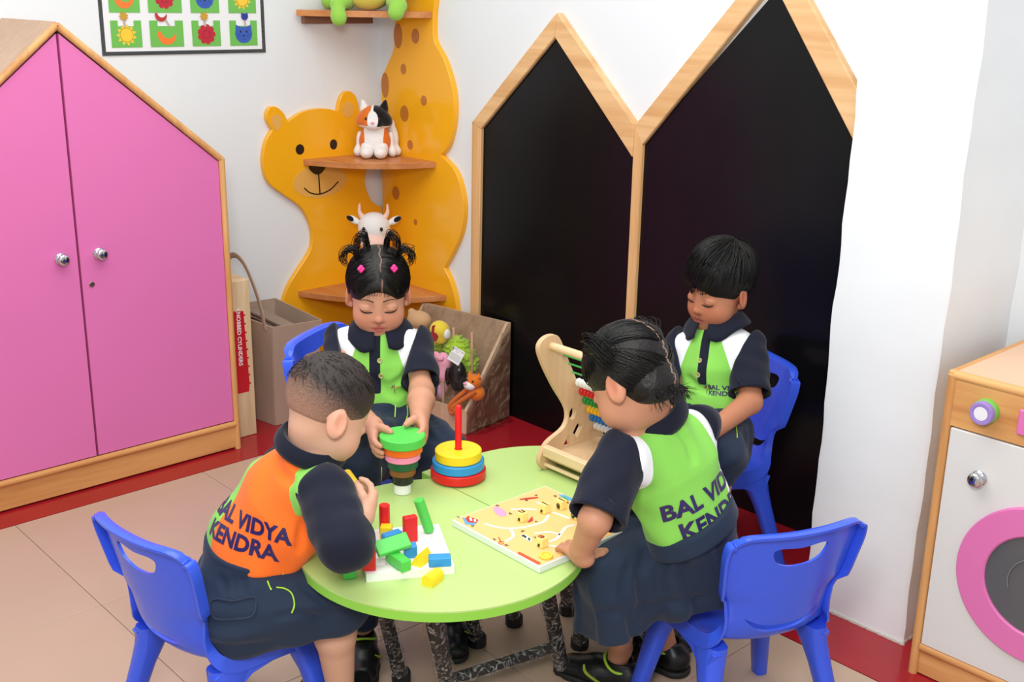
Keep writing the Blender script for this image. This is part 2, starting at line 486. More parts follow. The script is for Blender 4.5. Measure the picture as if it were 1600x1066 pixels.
# floor: grout bed with a large polished beige tile field, red border along the walls
FB = 0.532
fl = struct(MB().box((-0.1, -5.2, -0.06), (5.6, 0.1, -0.004)).obj('floor', mat('floor_grout', (176, 152, 132), 0.8)), 'polished beige tiled floor')
TILE = mat('beige_floor_tile', (190, 164, 142), 0.22, 0.4, var=(3.0, 0.03), bump=(30, 0.02))
ts = 0.6; tx0 = FB; ty0 = -FB
tb = {}
nt_ = 0
for i in range(9):
    for j in range(8):
        x0 = tx0+i*ts; y1 = ty0-j*ts; x1 = min(x0+ts, 5.6); y0 = max(y1-ts, -5.2)
        if x1-x0 < 0.05 or y1-y0 < 0.05: continue
        g = 0.0008
        key = (round(x1-x0, 3), round(y1-y0, 3))
        if key not in tb:
            o = MB().box((g, g, -0.02), (x1-x0-g, y1-y0-g, 0.0), bev=0.001).obj('floor_tile', TILE, smooth=None)
            tb[key] = o.data
        else:
            o = link('floor_tile', tb[key])
        o.parent = fl; o.location = (x0, y0, 0)
REDF = mat('red_border_stone', (160, 28, 38), 0.16, 0.5, var=(5, 0.05))
b = MB(); b.box((-0.02, -5.2, -0.02), (FB-0.0015, -0.0, 0.0005)); struct(b.obj('trim_1', REDF, smooth=None), 'red floor border along the left wall')
b = MB(); b.box((FB, -FB+0.0015, -0.02), (5.6, 0.0, 0.0005)); struct(b.obj('trim_2', REDF, smooth=None), 'red floor border along the blackboard wall')

struct(MB().box((-0.12, -5.2, -0.06), (0, 0.12, 2.8)).obj('wall_left', WHITE, smooth=None), 'white painted wall behind the pink cupboard')
struct(MB().box((0, 0, -0.06), (5.6, 0.12, 2.8)).obj('wall_right', WHITE, smooth=None), 'white painted wall with the blackboards')
# plastered pillar with slightly wavy edges
pil = MB(); rows = []
zz = np.linspace(0.0, 2.8, 57); V = []; F = []
for k, z in enumerate(zz):
    a = 0.0015*math.sin(z*17)+0.0012*math.sin(z*41+1)
    if 0.0 < z < 1.1: a -= 0.008*math.exp(-((z-0.78)/0.05)**2)
    b2 = 0.0018*math.sin(z*13+2)+0.0014*math.sin(z*37)
    V += [(2.302+a, 0, z), (2.302+a, -0.343+0.4*a, z), (2.312+a, -0.3455, z), (2.570+b2, -0.3455, z), (2.580+b2, -0.338, z), (2.580+b2, 0, z)]
    if k:
        q = 6*(k-1)
        for i in range(5): F.append([q+i, q+i+1, q+7+i, q+6+i])
struct(MB().add(V, F).obj('wall_pillar', mat('pillar_plaster', (236, 240, 243), 0.6, 0.3, bump=(14, 0.25), var=(5, 0.02)), smooth=40), 'white plastered pillar beside the blackboard')
# crumbling plaster bead at the pillar foot
b = MB(); rr = random.Random(3)
for k in range(34):
    x = 2.31+0.27*k/33; r = rr.uniform(0.004, 0.008)
    b.sphere((x, -0.346, 0.002), (r*1.3, r*0.7, r), nu=7, nv=5)
for k in range(18):
    y = -0.34+0.10*k/17; r = rr.uniform(0.004, 0.007)
    b.sphere((2.581, y, 0.002), (r*0.7, r*1.3, r), nu=7, nv=5)
struct(b.obj('trim_3', mat('crumbling_plaster', (205, 200, 192), 0.9)), 'rough plaster bead at the foot of the pillar')
# ================================================================ FURNITURE
HONEYZ = wood('honey_wood_z', (196, 132, 74), (238, 186, 122), 'z')
HONEYY = wood('honey_wood_y', (190, 124, 66), (228, 170, 104), 'y')
HONEYX = wood('honey_wood_x', (196, 132, 74), (236, 182, 116), 'x')
LAMI = wood('tan_laminate', (186, 150, 122), (204, 170, 142), 'y', scale=14, rough=0.5)
PINK = mat('pink_laminate', (224, 118, 180), 0.32, 0.4, var=(2.5, 0.02))
CHROME = mat('polished_chrome', (205, 205, 208), 0.12, 0.5, metal=1.0)
GAPSHADE = mat('painted_gap_shade', (60, 25, 45), 0.8)

def knob_mesh(c, ax, s=1.0):
    return MB().lathe([(0.0001, 0), (0.017*s, 0), (0.0185*s, 0.003*s), (0.017*s, 0.006*s), (0.010*s, 0.009*s), (0.009*s, 0.014*s), (0.0155*s, 0.018*s), (0.018*s, 0.023*s), (0.0165*s, 0.028*s), (0.011*s, 0.031*s), (0, 0.0315*s)], c, ax, 28)

# ---- pink house-shaped cupboard against the left wall
X0 = 0.431; YA, ZA = -1.428, 1.415; YR, ZR = -0.934, 0.998; YL, ZL = 2*YA-YR, ZR
cab = thing('house_cupboard', 'tall pink house-shaped cupboard with two doors and wooden edging', 'cupboard', (0.215, YA, 0))
fx = lambda u, v, t: (t, u, v)
pent = [(YL, 0.0), (YR, 0.0), (YR, ZR), (YA, ZA), (YL, ZL)]
def inset(p, d):
    P = np.array(p); n = len(P); out = []
    for i in range(n):
        e1 = unit(P[i]-P[i-1]); e2 = unit(P[(i+1) % n]-P[i]); n1 = np.array([-e1[1], e1[0]]); n2 = np.array([-e2[1], e2[0]])
        m = unit(n1+n2); out.append(P[i]+m*d/max(0.3, m@n1))
    return out
pin = inset(pent, 0.018)
# carcass as separate boards
t = 0.018
b = MB(); b.prism([(YL+t, 0.0), (YR-t, 0.0), (YR-t, ZR-0.012), (YA, ZA-0.024), (YL+t, ZL-0.012)], fx, 0.0, 0.012); b.obj('back_panel', LAMI, cab, None)
b = MB(); b.prism([(YR-t, 0), (YR, 0), (YR, ZR), (YR-t, ZR-0.0)], fx, 0.002, X0-0.012); b.obj('side_panel', LAMI, cab, None)
b = MB(); b.prism([(YL, 0), (YL+t, 0), (YL+t, ZL), (YL, ZL)], fx, 0.002, X0-0.012); b.obj('side_panel', LAMI, cab, None)
b = MB(); b.prism([(YR, ZR), (YA, ZA), (YA, ZA-0.022), (YR-0.002, ZR-0.022)], fx, 0.002, X0-0.012); b.obj('roof_panel', LAMI, cab, None)
b = MB(); b.prism([(YL, ZL), (YA, ZA), (YA, ZA-0.022), (YL+0.002, ZL-0.022)], fx, 0.002, X0-0.012); b.obj('roof_panel', LAMI, cab, None)
b = MB(); b.box((0.02, YL+t, 0.085), (X0-0.03, YR-t, 0.10)); b.obj('bottom_board', LAMI, cab, None)
# dark sheet behind the doors; its colour stands in for shade in the gaps
b = MB(); b.prism([(YL+t, 0.10), (YR-t, 0.10), (YR-t, ZR-0.02), (YA, ZA-0.03), (YL+t, ZL-0.02)], fx, X0-0.04, X0-0.034); b.obj('gap_shade_sheet', GAPSHADE, cab, None)
# half-round wooden edging on the front
def edging(pts, r=0.0105, m=HONEYZ, nm='edging'):
    return MB().tube([(X0-0.006, y, z) for y, z in pts], r, 10).obj(nm, m, cab, 60)
e = 0.009
edging([(YR-e, 0.0), (YR-e, ZR-0.004)])
edging([(YL+e, 0.0), (YL+e, ZL-0.004)])
edging([(YR-e+0.002, ZR-0.008), (YA, ZA-0.010)])
edging([(YL+e-0.002, ZL-0.008), (YA, ZA-0.010)])
b = MB(); b.box((X0-0.03, YL+0.012, 0.006), (X0-0.004, YR-0.014, 0.088), bev=0.002); b.obj('plinth', HONEYY, cab)
b = MB(); b.tube([(X0-0.004, YL+0.014, 0.092), (X0-0.004, YR-0.016, 0.092)], 0.0105, 10); b.obj('edging', HONEYY, cab, 60)
# doors
zb = 0.104
def door(y0, y1, z0t, z1t):
    return [(y0, zb), (y1, zb), (y1, z1t), (y0, z0t)]
sl = (ZA-ZR)/(YR-YA)
roofz = lambda y: ZA-abs(y-YA)*-sl*-1-0.030
g = 0.0035
dR = MB(); dR.prism(door(YA+g, YR-0.0195, roofz(YA+g), roofz(YR-0.0195)), fx, X0-0.032, X0-0.006, 0.0015); doorR = dR.obj('door', PINK, cab, None)
dL = MB(); dL.prism(door(YL+0.0195, YA-g, roofz(YL+0.0195), roofz(YA-g)), fx, X0-0.032, X0-0.006, 0.0015); doorL = dL.obj('door', PINK, cab, None)
knob_mesh((X0-0.006, -1.482, 0.742), (1, 0, 0)).obj('knob', CHROME, doorL, 50)
knob_mesh((X0-0.006, -1.366, 0.743), (1, 0, 0)).obj('knob', CHROME, doorR, 50)
k = MB().lathe([(0, 0), (0.0085, 0), (0.0085, 0.002), (0.007, 0.003), (0.005, 0.003), (0.005, 0.0012), (0, 0.0012)], (X0-0.006, -1.397, 0.652), (1, 0, 0), 20).obj('keyhole', mat('brushed_brass', (150, 135, 118), 0.35, metal=1.0), doorR, 40)

# ---- toy washing machine cupboard at the right edge
YM = -0.442; XM0, XM1 = 2.650, 3.15; ZM = 0.748
wm = thing('toy_washing_machine', 'wooden toy washing machine with pink porthole ring and grey drum', 'toy appliance', ((XM0+XM1)/2, YM/2, 0))
TOPW = mat('peach_laminate_top', (233, 190, 155), 0.35, 0.4, var=(20, 0.02))
b = MB(); b.box((XM0+0.006, YM+0.02, 0.0), (XM0+0.02, -0.004, ZM-0.018)); b.obj('side_panel', HONEYZ, wm, None)
b = MB(); b.box((XM1-0.02, YM+0.02, 0.0), (XM1-0.006, -0.004, ZM-0.018)); b.obj('side_panel', HONEYZ, wm, None)
b = MB(); b.box((XM0+0.008, YM+0.012, ZM-0.018), (XM1-0.008, -0.004, ZM-0.002)); b.obj('top_board', TOPW, wm, None)
b = MB(); b.box((XM0+0.02, -0.016, 0.0), (XM1-0.02, -0.005, ZM-0.018)); b.obj('back_panel', HONEYZ, wm, None)
def medge(p, q, m): return MB().tube([p, q], 0.0105, 10).obj('edging', m, wm, 60)
medge((XM0+0.009, YM+0.008, 0.0), (XM0+0.009, YM+0.008, ZM-0.004), HONEYZ)
medge((XM1-0.009, YM+0.008, 0.0), (XM1-0.009, YM+0.008, ZM-0.004), HONEYZ)
medge((XM0+0.004, YM+0.008, ZM-0.010), (XM1-0.004, YM+0.008, ZM-0.010), HONEYX)
medge((XM0+0.009, YM+0.006, ZM-0.010), (XM0+0.009, -0.006, ZM-0.010), HONEYY)
medge((XM1-0.009, YM+0.006, ZM-0.010), (XM1-0.009, -0.006, ZM-0.010), HONEYY)
medge((XM0+0.02, YM+0.008, 0.074), (XM1-0.02, YM+0.008, 0.074), HONEYX)
for xx in (XM0+0.009, XM1-0.009): MB().sphere((xx, YM+0.008, ZM-0.010), 0.0112, None, 14, 10).obj('edging_corner', HONEYX, wm, 60)
b = MB(); b.box((XM0+0.018, YM+0.010, 0.004), (XM1-0.018, YM+0.03, 0.066)); b.obj('plinth', HONEYX, wm, None)
b = MB(); b.box((XM0+0.018, YM+0.004, 0.624), (XM1-0.018, YM+0.02, ZM-0.018)); b.obj('control_panel', HONEYX, wm, None)
mdoor = MB().box((XM0+0.0215, YM+0.002, 0.084), (XM1-0.0215, YM+0.02, 0.620), bev=0.0015).obj('door', mat('light_grey_laminate', (222, 221, 219), 0.4, 0.4), wm, None)
pc = (2.905, YM+0.002, 0.327)
MB().lathe([(0.112, 0.0), (0.176, 0.0), (0.176, 0.007), (0.173, 0.010), (0.115, 0.010), (0.112, 0.007)], pc, (0, -1, 0), 64, ring=True).obj('porthole_ring', PINK, mdoor, 40)
MB().lathe([(0.0, 0.0), (0.1125, 0.0), (0.1125, 0.003), (0.0, 0.0035)], pc, (0, -1, 0), 64).obj('porthole_glass', mat('grey_porthole', (92, 92, 94), 0.18, 0.5), mdoor, 40)
MB().tube([(pc[0]+0.062*math.cos(a), pc[1]-0.005, pc[2]+0.062*math.sin(a)) for a in np.linspace(1.6, 3.5, 18)], 0.0018, 6).obj('drum_outline', mat('grey_porthole_line', (120, 120, 122), 0.3), mdoor, 60)
knob_mesh((2.750, YM+0.002, 0.527), (0, -1, 0), 0.95).obj('knob', CHROME, mdoor, 50)
d0 = (2.744, YM+0.004, 0.679)
dial = MB().lathe([(0, 0), (0.027, 0), (0.027, 0.014), (0.025, 0.017), (0, 0.017)], d0, (0, -1, 0), 32).obj('dial', mat('green_plastic_cap', (120, 200, 90), 0.35), wm, 40)
MB().lathe([(0, 0.017), (0.0255, 0.017), (0.0255, 0.028), (0.0235, 0.031), (0.018, 0.031), (0.017, 0.0295), (0, 0.0295)], d0, (0, -1, 0), 32).obj('cap', mat('lilac_plastic_cap', (160, 135, 205), 0.35), dial, 40)
MB().lathe([(0, 0.0295), (0.015, 0.0295), (0.015, 0.0303), (0, 0.0303)], d0, (0, -1, 0), 24).obj('face', mat('white_sticker', (235, 232, 240), 0.5), dial, None)
MB().box((2.812, YM-0.004, 0.648), (2.90, YM+0.004, 0.704), bev=0.003).obj('detergent_drawer', PINK, wm)

# ---- corner shelf unit: bear board, giraffe board, four quadrant shelves
YEL = mat('yellow_board_laminate', (250, 180, 30), 0.16, 0.5, var=(1.2, 0.02))
SHELFW = wood('shelf_wood', (186, 112, 60), (212, 144, 88), 'x', scale=12, rough=0.35)
cs = thing('animal_corner_shelf', 'yellow corner shelf with bear board, giraffe board and quarter-round wooden shelves', 'shelf', (0.02, -0.02, 0.0))
T = 0.022
bear = [(-0.02, 0.02), (-0.47, 0.02), (-0.50, 0.10), (-0.512, 0.25), (-0.508, 0.33), (-0.467, 0.426), (-0.382, 0.527), (-0.357, 0.575), (-0.362, 0.645), (-0.402, 0.718), (-0.475, 0.775), (-0.538, 0.829), (-0.557, 0.901), (-0.542, 0.975),
        (-0.512, 1.02)]
b = MB()
brow = catmull(bear, 6)
ear1 = catmull([(-0.512, 1.02), (-0.533, 1.062), (-0.522, 1.098), (-0.494, 1.103), (-0.463, 1.080), (-0.445, 1.046)], 5)[1:]
crown = catmull([(-0.445, 1.046), (-0.39, 1.074), (-0.33, 1.086), (-0.27, 1.084), (-0.222, 1.072)], 5)[1:]
ear2 = catmull([(-0.222, 1.072), (-0.208, 1.12), (-0.178, 1.146), (-0.145, 1.134), (-0.128, 1.10), (-0.118, 1.04)], 5)[1:]
inner = catmull([(-0.118, 1.04), (-0.10, 0.95), (-0.092, 0.855), (-0.103, 0.79), (-0.080, 0.722), (-0.045, 0.69), (-0.02, 0.68)], 5)[1:]
outline = [tuple(p) for p in list(brow)+list(ear1)+list(crown)+list(ear2)+list(inner)]
bb = MB(); bb.prism(outline, lambda u, v, t: (t, u, v), 0.001, T, 0.002); bearp = bb.obj('bear_board', YEL, cs, 40)
BRN = mat('printed_dark_brown', (38, 24, 18), 0.3)
MUZ = mat('printed_muzzle_tan', (232, 178, 90), 0.25)
fxb = lambda u, v, t: (t, u, v)
def decal(nm, poly, m, parent, fn, t0, t1):
    return MB().prism(poly, fn, t0, t1).obj(nm, m, parent, 60)
decal('muzzle', ell2(-0.312, 0.812, 0.122, 0.063, 40), MUZ, bearp, fxb, T, T+0.0012)
decal('eye', ell2(-0.398, 0.940, 0.0185, 0.0195), BRN, bearp, fxb, T, T+0.0012)
decal('eye', ell2(-0.247, 0.948, 0.0165, 0.0195), BRN, bearp, fxb, T, T+0.0012)
decal('nose', [tuple(p) for p in catmull([(-0.362, 0.872), (-0.325, 0.882), (-0.287, 0.874), (-0.296, 0.852), (-0.322, 0.838), (-0.349, 0.850)], 5, True)], BRN, bearp, fxb, T+0.0012, T+0.0022)
MB().tube([(T+0.0018, -0.320, 0.842), (T+0.0018, -0.317, 0.764)], 0.0028, 6).obj('mouth_line', BRN, bearp)
MB().tube([(T+0.0018, y, z) for y, z in catmull([(-0.386, 0.793), (-0.36, 0.772), (-0.318, 0.763), (-0.27, 0.775), (-0.231, 0.803)], 6)], 0.0026, 6).obj('mouth_line', BRN, bearp)
decal('ear_patch', [tuple(p) for p in catmull([(-0.516, 1.06), (-0.497, 1.075), (-0.474, 1.062), (-0.478, 1.03), (-0.500, 1.018)], 5, True)], MUZ, bearp, fxb, T, T+0.0012)
decal('ear_patch', [tuple(p) for p in catmull([(-0.205, 1.075), (-0.185, 1.105), (-0.158, 1.10), (-0.150, 1.07), (-0.178, 1.045)], 5, True)], MUZ, bearp, fxb, T, T+0.0012)
g1 = catmull([(0.11, 1.80), (0.112, 1.60), (0.115, 1.484), (0.124, 1.42), (0.114, 1.31), (0.066, 1.238), (0.034, 1.185), (0.0305, 1.10), (0.036, 1.0), (0.030, 0.93)], 5)
g2 = [(0.024, 0.92), (0.024, 0.02), (0.44, 0.02)]
g3 = catmull([(0.44, 0.02), (0.486, 0.12), (0.506, 0.25), (0.490, 0.37), (0.463, 0.442), (0.418, 0.500)], 5)
g4 = catmull([(0.418, 0.500), (0.459, 0.554), (0.518, 0.655), (0.533, 0.762), (0.490, 0.872), (0.400, 0.930)], 6)[1:]
g5 = catmull([(0.400, 0.930), (0.445, 0.975), (0.476, 1.073), (0.469, 1.176), (0.421, 1.276), (0.362, 1.345), (0.356, 1.42), (0.366, 1.49), (0.38, 1.62), (0.37, 1.80)], 5)[1:]
gout = [tuple(p) for p in list(g1)+g2+list(g3)[1:]+list(g4)+list(g5)]
fyg = lambda u, v, t: (u, t, v)
gp = MB().prism(gout, fyg, -0.001, -T, 0.002).obj('giraffe_board', YEL, cs, 40)
SPOT = mat('printed_spot_brown', (190, 118, 45), 0.22)
for (x, z, rx, rz) in [(0.143, 1.354, 0.026, 0.046), (0.251, 1.357, 0.023, 0.027), (0.175, 1.233, 0.017, 0.020), (0.056, 1.165, 0.024, 0.048), (0.299, 1.124, 0.018, 0.019), (0.178, 1.066, 0.026, 0.031), (0.212, 0.950, 0.017, 0.018), (0.117, 0.750, 0.023, 0.027), (0.242, 0.652, 0.011, 0.012)]:
    decal('spot', ell2(x, z, rx, rz, 28), SPOT, gp, fyg, -T, -T-0.001)
def quad_shelf(z, rl, rr, thick=0.022, straight=False):
    c0 = (T+0.0005, -T-0.0005)
    n = 14
    pts = [c0, (T+0.0005, -rl)]
    for i in range(1, n):
        a = i/n*math.pi/2
        if straight:
            u = i/n; bl = 0.050*math.sin(math.pi*u); pts.append((T+(rr-T)*u+bl, -rl+(rl-T)*u-bl))
        else:
            pts.append((T+(rr-T)*math.sin(a)**0.9, -T-(rl-T)*math.cos(a)**0.9))
    pts.append((rr, -T-0.0005))
    return MB().prism(pts, lambda u, v, t: (u, v, t), z, z+thick, 0.002).obj('quadrant_shelf', SHELFW, cs, 40)
quad_shelf(0.880, 0.385, 0.372, straight=True)
quad_shelf(0.372, 0.430, 0.432, straight=True)
sh1 = quad_shelf(1.424, 0.392, 0.352, straight=True)
MB().box((T*0+0.002, -0.36, 1.396), (0.024, -0.05, 1.4235), bev=0.002).obj('shelf_cleat', wood('dark_cleat', (120, 84, 66), (140, 100, 80), 'y'), sh1)

# ---- house-shaped blackboards on the right wall
BLK = mat('glossy_black_board', (13, 13, 15), 0.22, 0.22, var=(6, 0.2))
FRM = wood('pale_frame_wood_x', (212, 158, 100), (240, 200, 148), 'x', scale=10)
FRMZ = wood('pale_frame_wood_z', (212, 158, 100), (238, 194, 138), 'z', scale=10)
def bar(poly, m, parent, y0=-0.001, y1=-0.026):
    return MB().prism(poly, fyg, y0, y1, 0.003).obj('frame_bar', m, parent, 40)
b1 = thing('house_blackboard', 'smaller house-shaped blackboard with wooden frame, next to the yellow corner shelf', 'blackboard', (0.97, 0.0, 0.0), group='house-shaped blackboards')
MB().prism([(0.60, 0.001), (1.353, 0.001), (1.353, 1.07), (0.995, 1.41), (0.60, 1.04)], fyg, -0.0005, -0.012).obj('board', BLK, b1, None)
bar([(0.575, 0.001), (0.617, 0.001), (0.631, 1.050), (0.580, 1.069)], FRMZ, b1)
bar([(0.580, 1.069), (0.631, 1.050), (0.992, 1.379), (1.004, 1.455), (0.985, 1.445)], FRM, b1)
bar([(1.004, 1.455), (0.992, 1.379), (1.318, 1.060), (1.353, 1.030), (1.353, 1.131)], FRM, b1)
b2 = thing('house_blackboard', 'larger house-shaped blackboard with wooden frame, cut off by the white pillar', 'blackboard', (1.84, 0.0, 0.0), group='house-shaped blackboards')
MB().prism([(1.36, 0.001), (2.300, 0.001), (2.300, 1.02), (1.84, 1.54), (1.36, 1.05)], fyg, -0.0005, -0.012).obj('board', BLK, b2, None)
bar([(1.354, 0.001), (1.388, 0.001), (1.391, 1.075), (1.356, 1.128), (1.354, 1.03)], FRMZ, b2)
bar([(1.356, 1.128), (1.391, 1.070), (1.826, 1.552), (1.840, 1.640), (1.815, 1.625)], FRM, b2)
bar([(1.840, 1.640), (1.826, 1.552), (2.300, 0.905), (2.300, 1.045)], FRM, b2)
DUST = mat('chalk_dust', (120, 120, 122), 0.9)
rr = random.Random(5)

# ---- sorting chart on the left wall
PAPER = mat('chart_paper', (238, 240, 242), 0.35)
XP = 0.001
ps = thing('picture_chart', 'laminated picture chart of suns, moons, flowers and animal heads with black dotted border', 'poster', (XP, -0.82, 1.296))
MB().box((XP, -1.1225, 1.296), (XP+0.003, -0.515, 1.76)).obj('sheet', PAPER, ps, None)
def dotted(name):
    m = mat(name, (28, 32, 34), 0.4); nt = m.node_tree; N = nt.nodes; L = nt.links
    tc = N.new('ShaderNodeTexCoord'); v = N.new('ShaderNodeTexVoronoi'); v.inputs['Scale'].default_value = 240; v.inputs['Randomness'].default_value = 0.0
    L.new(tc.outputs['Object'], v.inputs['Vector']); cr = N.new('ShaderNodeValToRGB'); e = cr.color_ramp.elements
    e[0].position = 0.18; e[0].color = rgb(150, 155, 158); e[1].position = 0.24; e[1].color = rgb(28, 32, 34)
    L.new(v.outputs['Distance'], cr.inputs['Fac']); L.new(cr.outputs['Color'], N['Principled BSDF'].inputs['Base Color']); return m
BORD = dotted('dotted_border_tape')
for lo, hi in [((-1.1225, 1.296), (-0.515, 1.308)), ((-1.1225, 1.308), (-1.1095, 1.76)), ((-0.528, 1.308), (-0.515, 1.76)), ((-1.1095, 1.748), (-0.528, 1.76))]:
    MB().box((XP+0.003, lo[0], lo[1]), (XP+0.0042, hi[0], hi[1])).obj('border_tape', BORD, ps, None)
C_ = {'g': mat('print_green', (112, 190, 84), 0.35), 'y': mat('print_yellow', (250, 205, 60), 0.35), 'o': mat('print_orange', (248, 125, 50), 0.35), 'r': mat('print_red', (190, 35, 55), 0.35), 'b': mat('print_blue', (52, 92, 185), 0.35), 'k': mat('print_black', (25, 25, 30), 0.4), 'gl': mat('gold_glitter', (215, 165, 40), 0.5, bump=(400, 0.8)), 'rg': mat('red_glitter', (200, 50, 50), 0.5, bump=(400, 0.8)), 'bg': mat('blue_glitter', (40, 55, 160), 0.5, bump=(400, 0.8)), 'gy': mat('strip_grey', (190, 178, 168), 0.6)}
def star(cy, cz, r1, r2, n, a0=0.3):
    return [(cy+(r1 if i % 2 == 0 else r2)*math.cos(math.pi*i/n+a0), cz+(r1 if i % 2 == 0 else r2)*math.sin(math.pi*i/n+a0)) for i in range(2*n)]
def petals(cy, cz, r, n=9):
    return [(cy+r*(0.90+0.20*abs(math.cos(n*a/2))**0.6)*math.cos(a), cz+r*(0.90+0.20*abs(math.cos(n*a/2))**0.6)*math.sin(a)) for a in np.linspace(0, 2*math.pi, 72, endpoint=False)]
def crescent(cy, cz, r):
    A = [(cy+r*math.cos(a), cz+r*math.sin(a)) for a in np.linspace(math.radians(160), math.radians(370), 24)]
    B = [(cy+0.16*r+0.80*r*math.cos(a), cz+0.42*r+0.80*r*math.sin(a)) for a in np.linspace(math.radians(338), math.radians(190), 20)]
    return A+B
def cat_head(cy, cz, r):
    return [(cy+r*x, cz+r*z) for x, z in [(-0.85, 0.95), (-0.55, 0.78), (-0.2, 0.72), (0.2, 0.72), (0.55, 0.78), (0.85, 0.95), (0.92, 0.5), (1.0, 0.0), (0.85, -0.5), (0.45, -0.85), (0, -0.92), (-0.45, -0.85), (-0.85, -0.5), (-1.0, 0.0), (-0.92, 0.5)]]
def icon(kind, cy, cz, parent, x=0.0):
    l = XP+0.0046+x
    if kind == 'sun':
        MB().prism(star(cy, cz, 0.036, 0.024, 11), fxb, l, l+0.0004).obj('sun_rays', C_['y'], parent, None)
        MB().prism(ell2(cy, cz, 0.0225, 0.0225), fxb, l+0.0004, l+0.0008).obj('sun_disc', C_['y'], parent, None)
        MB().tube([(l+0.0008, cy+0.0225*math.cos(a), cz+0.0225*math.sin(a)) for a in np.linspace(0, 6.283, 25)[:-1]], 0.0006, 4, closed=True).obj('outline', C_['k'], parent, None)
    elif kind == 'moon':
        MB().prism(crescent(cy, cz, 0.033), fxb, l, l+0.0006).obj('moon', C_['o'], parent, None)
    elif kind == 'flower':
        MB().prism(petals(cy, cz, 0.031), fxb, l, l+0.0006).obj('petals', C_['r'], parent, None)
        MB().tube([(l+0.0008, cy+0.013*math.cos(a), cz+0.013*math.sin(a)) for a in np.linspace(0, 6.283, 17)[:-1]], 0.0007, 4, closed=True).obj('outline', mat('print_dark_red', (130, 20, 38), 0.4), parent, None)
    else:
        h = MB().prism(cat_head(cy, cz, 0.034), fxb, l, l+0.0006).obj('animal_head', C_['b'], parent, None)
        f = MB()
        for s_ in (-1, 1):
            f.prism(ell2(cy+s_*0.012, cz+0.008, 0.003, 0.0045, 10), fxb, l+0.0006, l+0.001)
            for q in (-1, 1): f.tube([(l+0.0008, cy+s_*0.012, cz-0.007+q*0.002), (l+0.0008, cy+s_*0.025, cz-0.005+q*0.005)], 0.0006, 4)
        f.prism(ell2(cy, cz-0.006, 0.004, 0.003, 10), fxb, l+0.0006, l+0.001)
        f.tube([(l+0.0008, cy-0.008, cz-0.017), (l+0.0008, cy, cz-0.019), (l+0.0008, cy+0.008, cz-0.017)], 0.0006, 4)
        f.obj('face_lines', C_['k'], parent, None)
cols = [(-1.088, -0.982), (-0.953, -0.832), (-0.800, -0.692), (-0.656, -0.547)]
order = [['sun', 'moon', 'flower', 'cat'], ['moon', 'flower', 'cat', 'sun'], ['flower', 'cat', 'sun', 'moon'], ['cat', 'sun', 'moon', 'flower']]
for r in range(4):
    for c in range(4):
        z0 = 1.321+r*0.111; z1 = z0+0.086; y0, y1 = cols[c]; w = y1-y0
        if r > 1: break
        cell = MB().prism([(y0, z0), (y1, z0), (y1, z1), (y1-0.24*w, z1), (y1-0.24*w, z1-0.018), (y0+0.24*w, z1-0.018), (y0+0.24*w, z1), (y0, z1)], fxb, XP+0.0042, XP+0.0046).obj('picture_cell', C_['g'], ps, None)
        icon(order[r][c], (y0+y1)/2, z0+0.040+(0.0 if r == 0 else 0.006), cell)
tags = [('gl', 'star'), ('rg', 'moon'), ('gl', 'star'), ('bg', 'cat')]
for c in range(4):
    y0, y1 = cols[c]; cy = (y0+y1)/2-0.006*(1 if c < 3 else -1); cz = 1.421
    m = C_[tags[c][0]]
    poly = star(cy, cz, 0.017, 0.010, 9) if tags[c][1] == 'star' else (crescent(cy-0.012, cz+0.004, 0.021) if tags[c][1] == 'moon' else cat_head(cy, cz, 0.0135))
    k_ = MB().prism(poly, fxb, XP+0.0062, XP+0.0076).obj('glitter_charm', m, ps, None)
    d_ = 0.018 if c == 1 else 0.002
    MB().prism([(cy-0.003, cz-0.006), (cy+0.004, cz-0.006), (cy+0.004+d_, cz-0.034), (cy-0.003+d_, cz-0.034)], fxb, XP+0.0054, XP+0.006).obj('strip', C_['gy'], k_, None)

# ---- knobbed-cylinder block standing between the cupboard and the bag
PINE = wood('raw_pine', (206, 176, 132), (232, 206, 166), 'z', scale=22, rough=0.65)
PINEX = wood('raw_pine_x', (200, 168, 130), (226, 198, 160), 'x', scale=22, rough=0.65)
kb = thing('wooden_cylinder_block', 'upright pine block with red printed label, wedged beside the pink cupboard', 'toy box', (0.25, -0.87, 0.0))
MB().box((0.13, -0.925, 0.001), (0.35, -0.825, 0.566), bev=0.002).obj('block', PINE, kb)
lb = MB(); zs = np.linspace(0.462, 0.19, 18)
poly = [(-0.924, 0.165), (-0.924, 0.466)]
for i in range(9):
    z = 0.458-i*0.031; d = 0.853-0.0011*i
    poly += [(-d, z), (-d, z-0.012), (-d+0.006, z-0.012), (-d+0.006, z-0.018), (-d, z-0.018)]
poly += [(-0.847, 0.165)]
lab = lb.prism(poly, fxb, 0.350, 0.3506).obj('label', mat('label_red', (200, 22, 40), 0.4), kb, None)
flat_text('lettering', 'KNOBBED CYLINDERS', 0.0205, (0.3506, -0.874, 0.368), (0, 0, -1), (0, 1, 0), mat('label_white', (245, 240, 238), 0.5), lab, bold=0.0005)
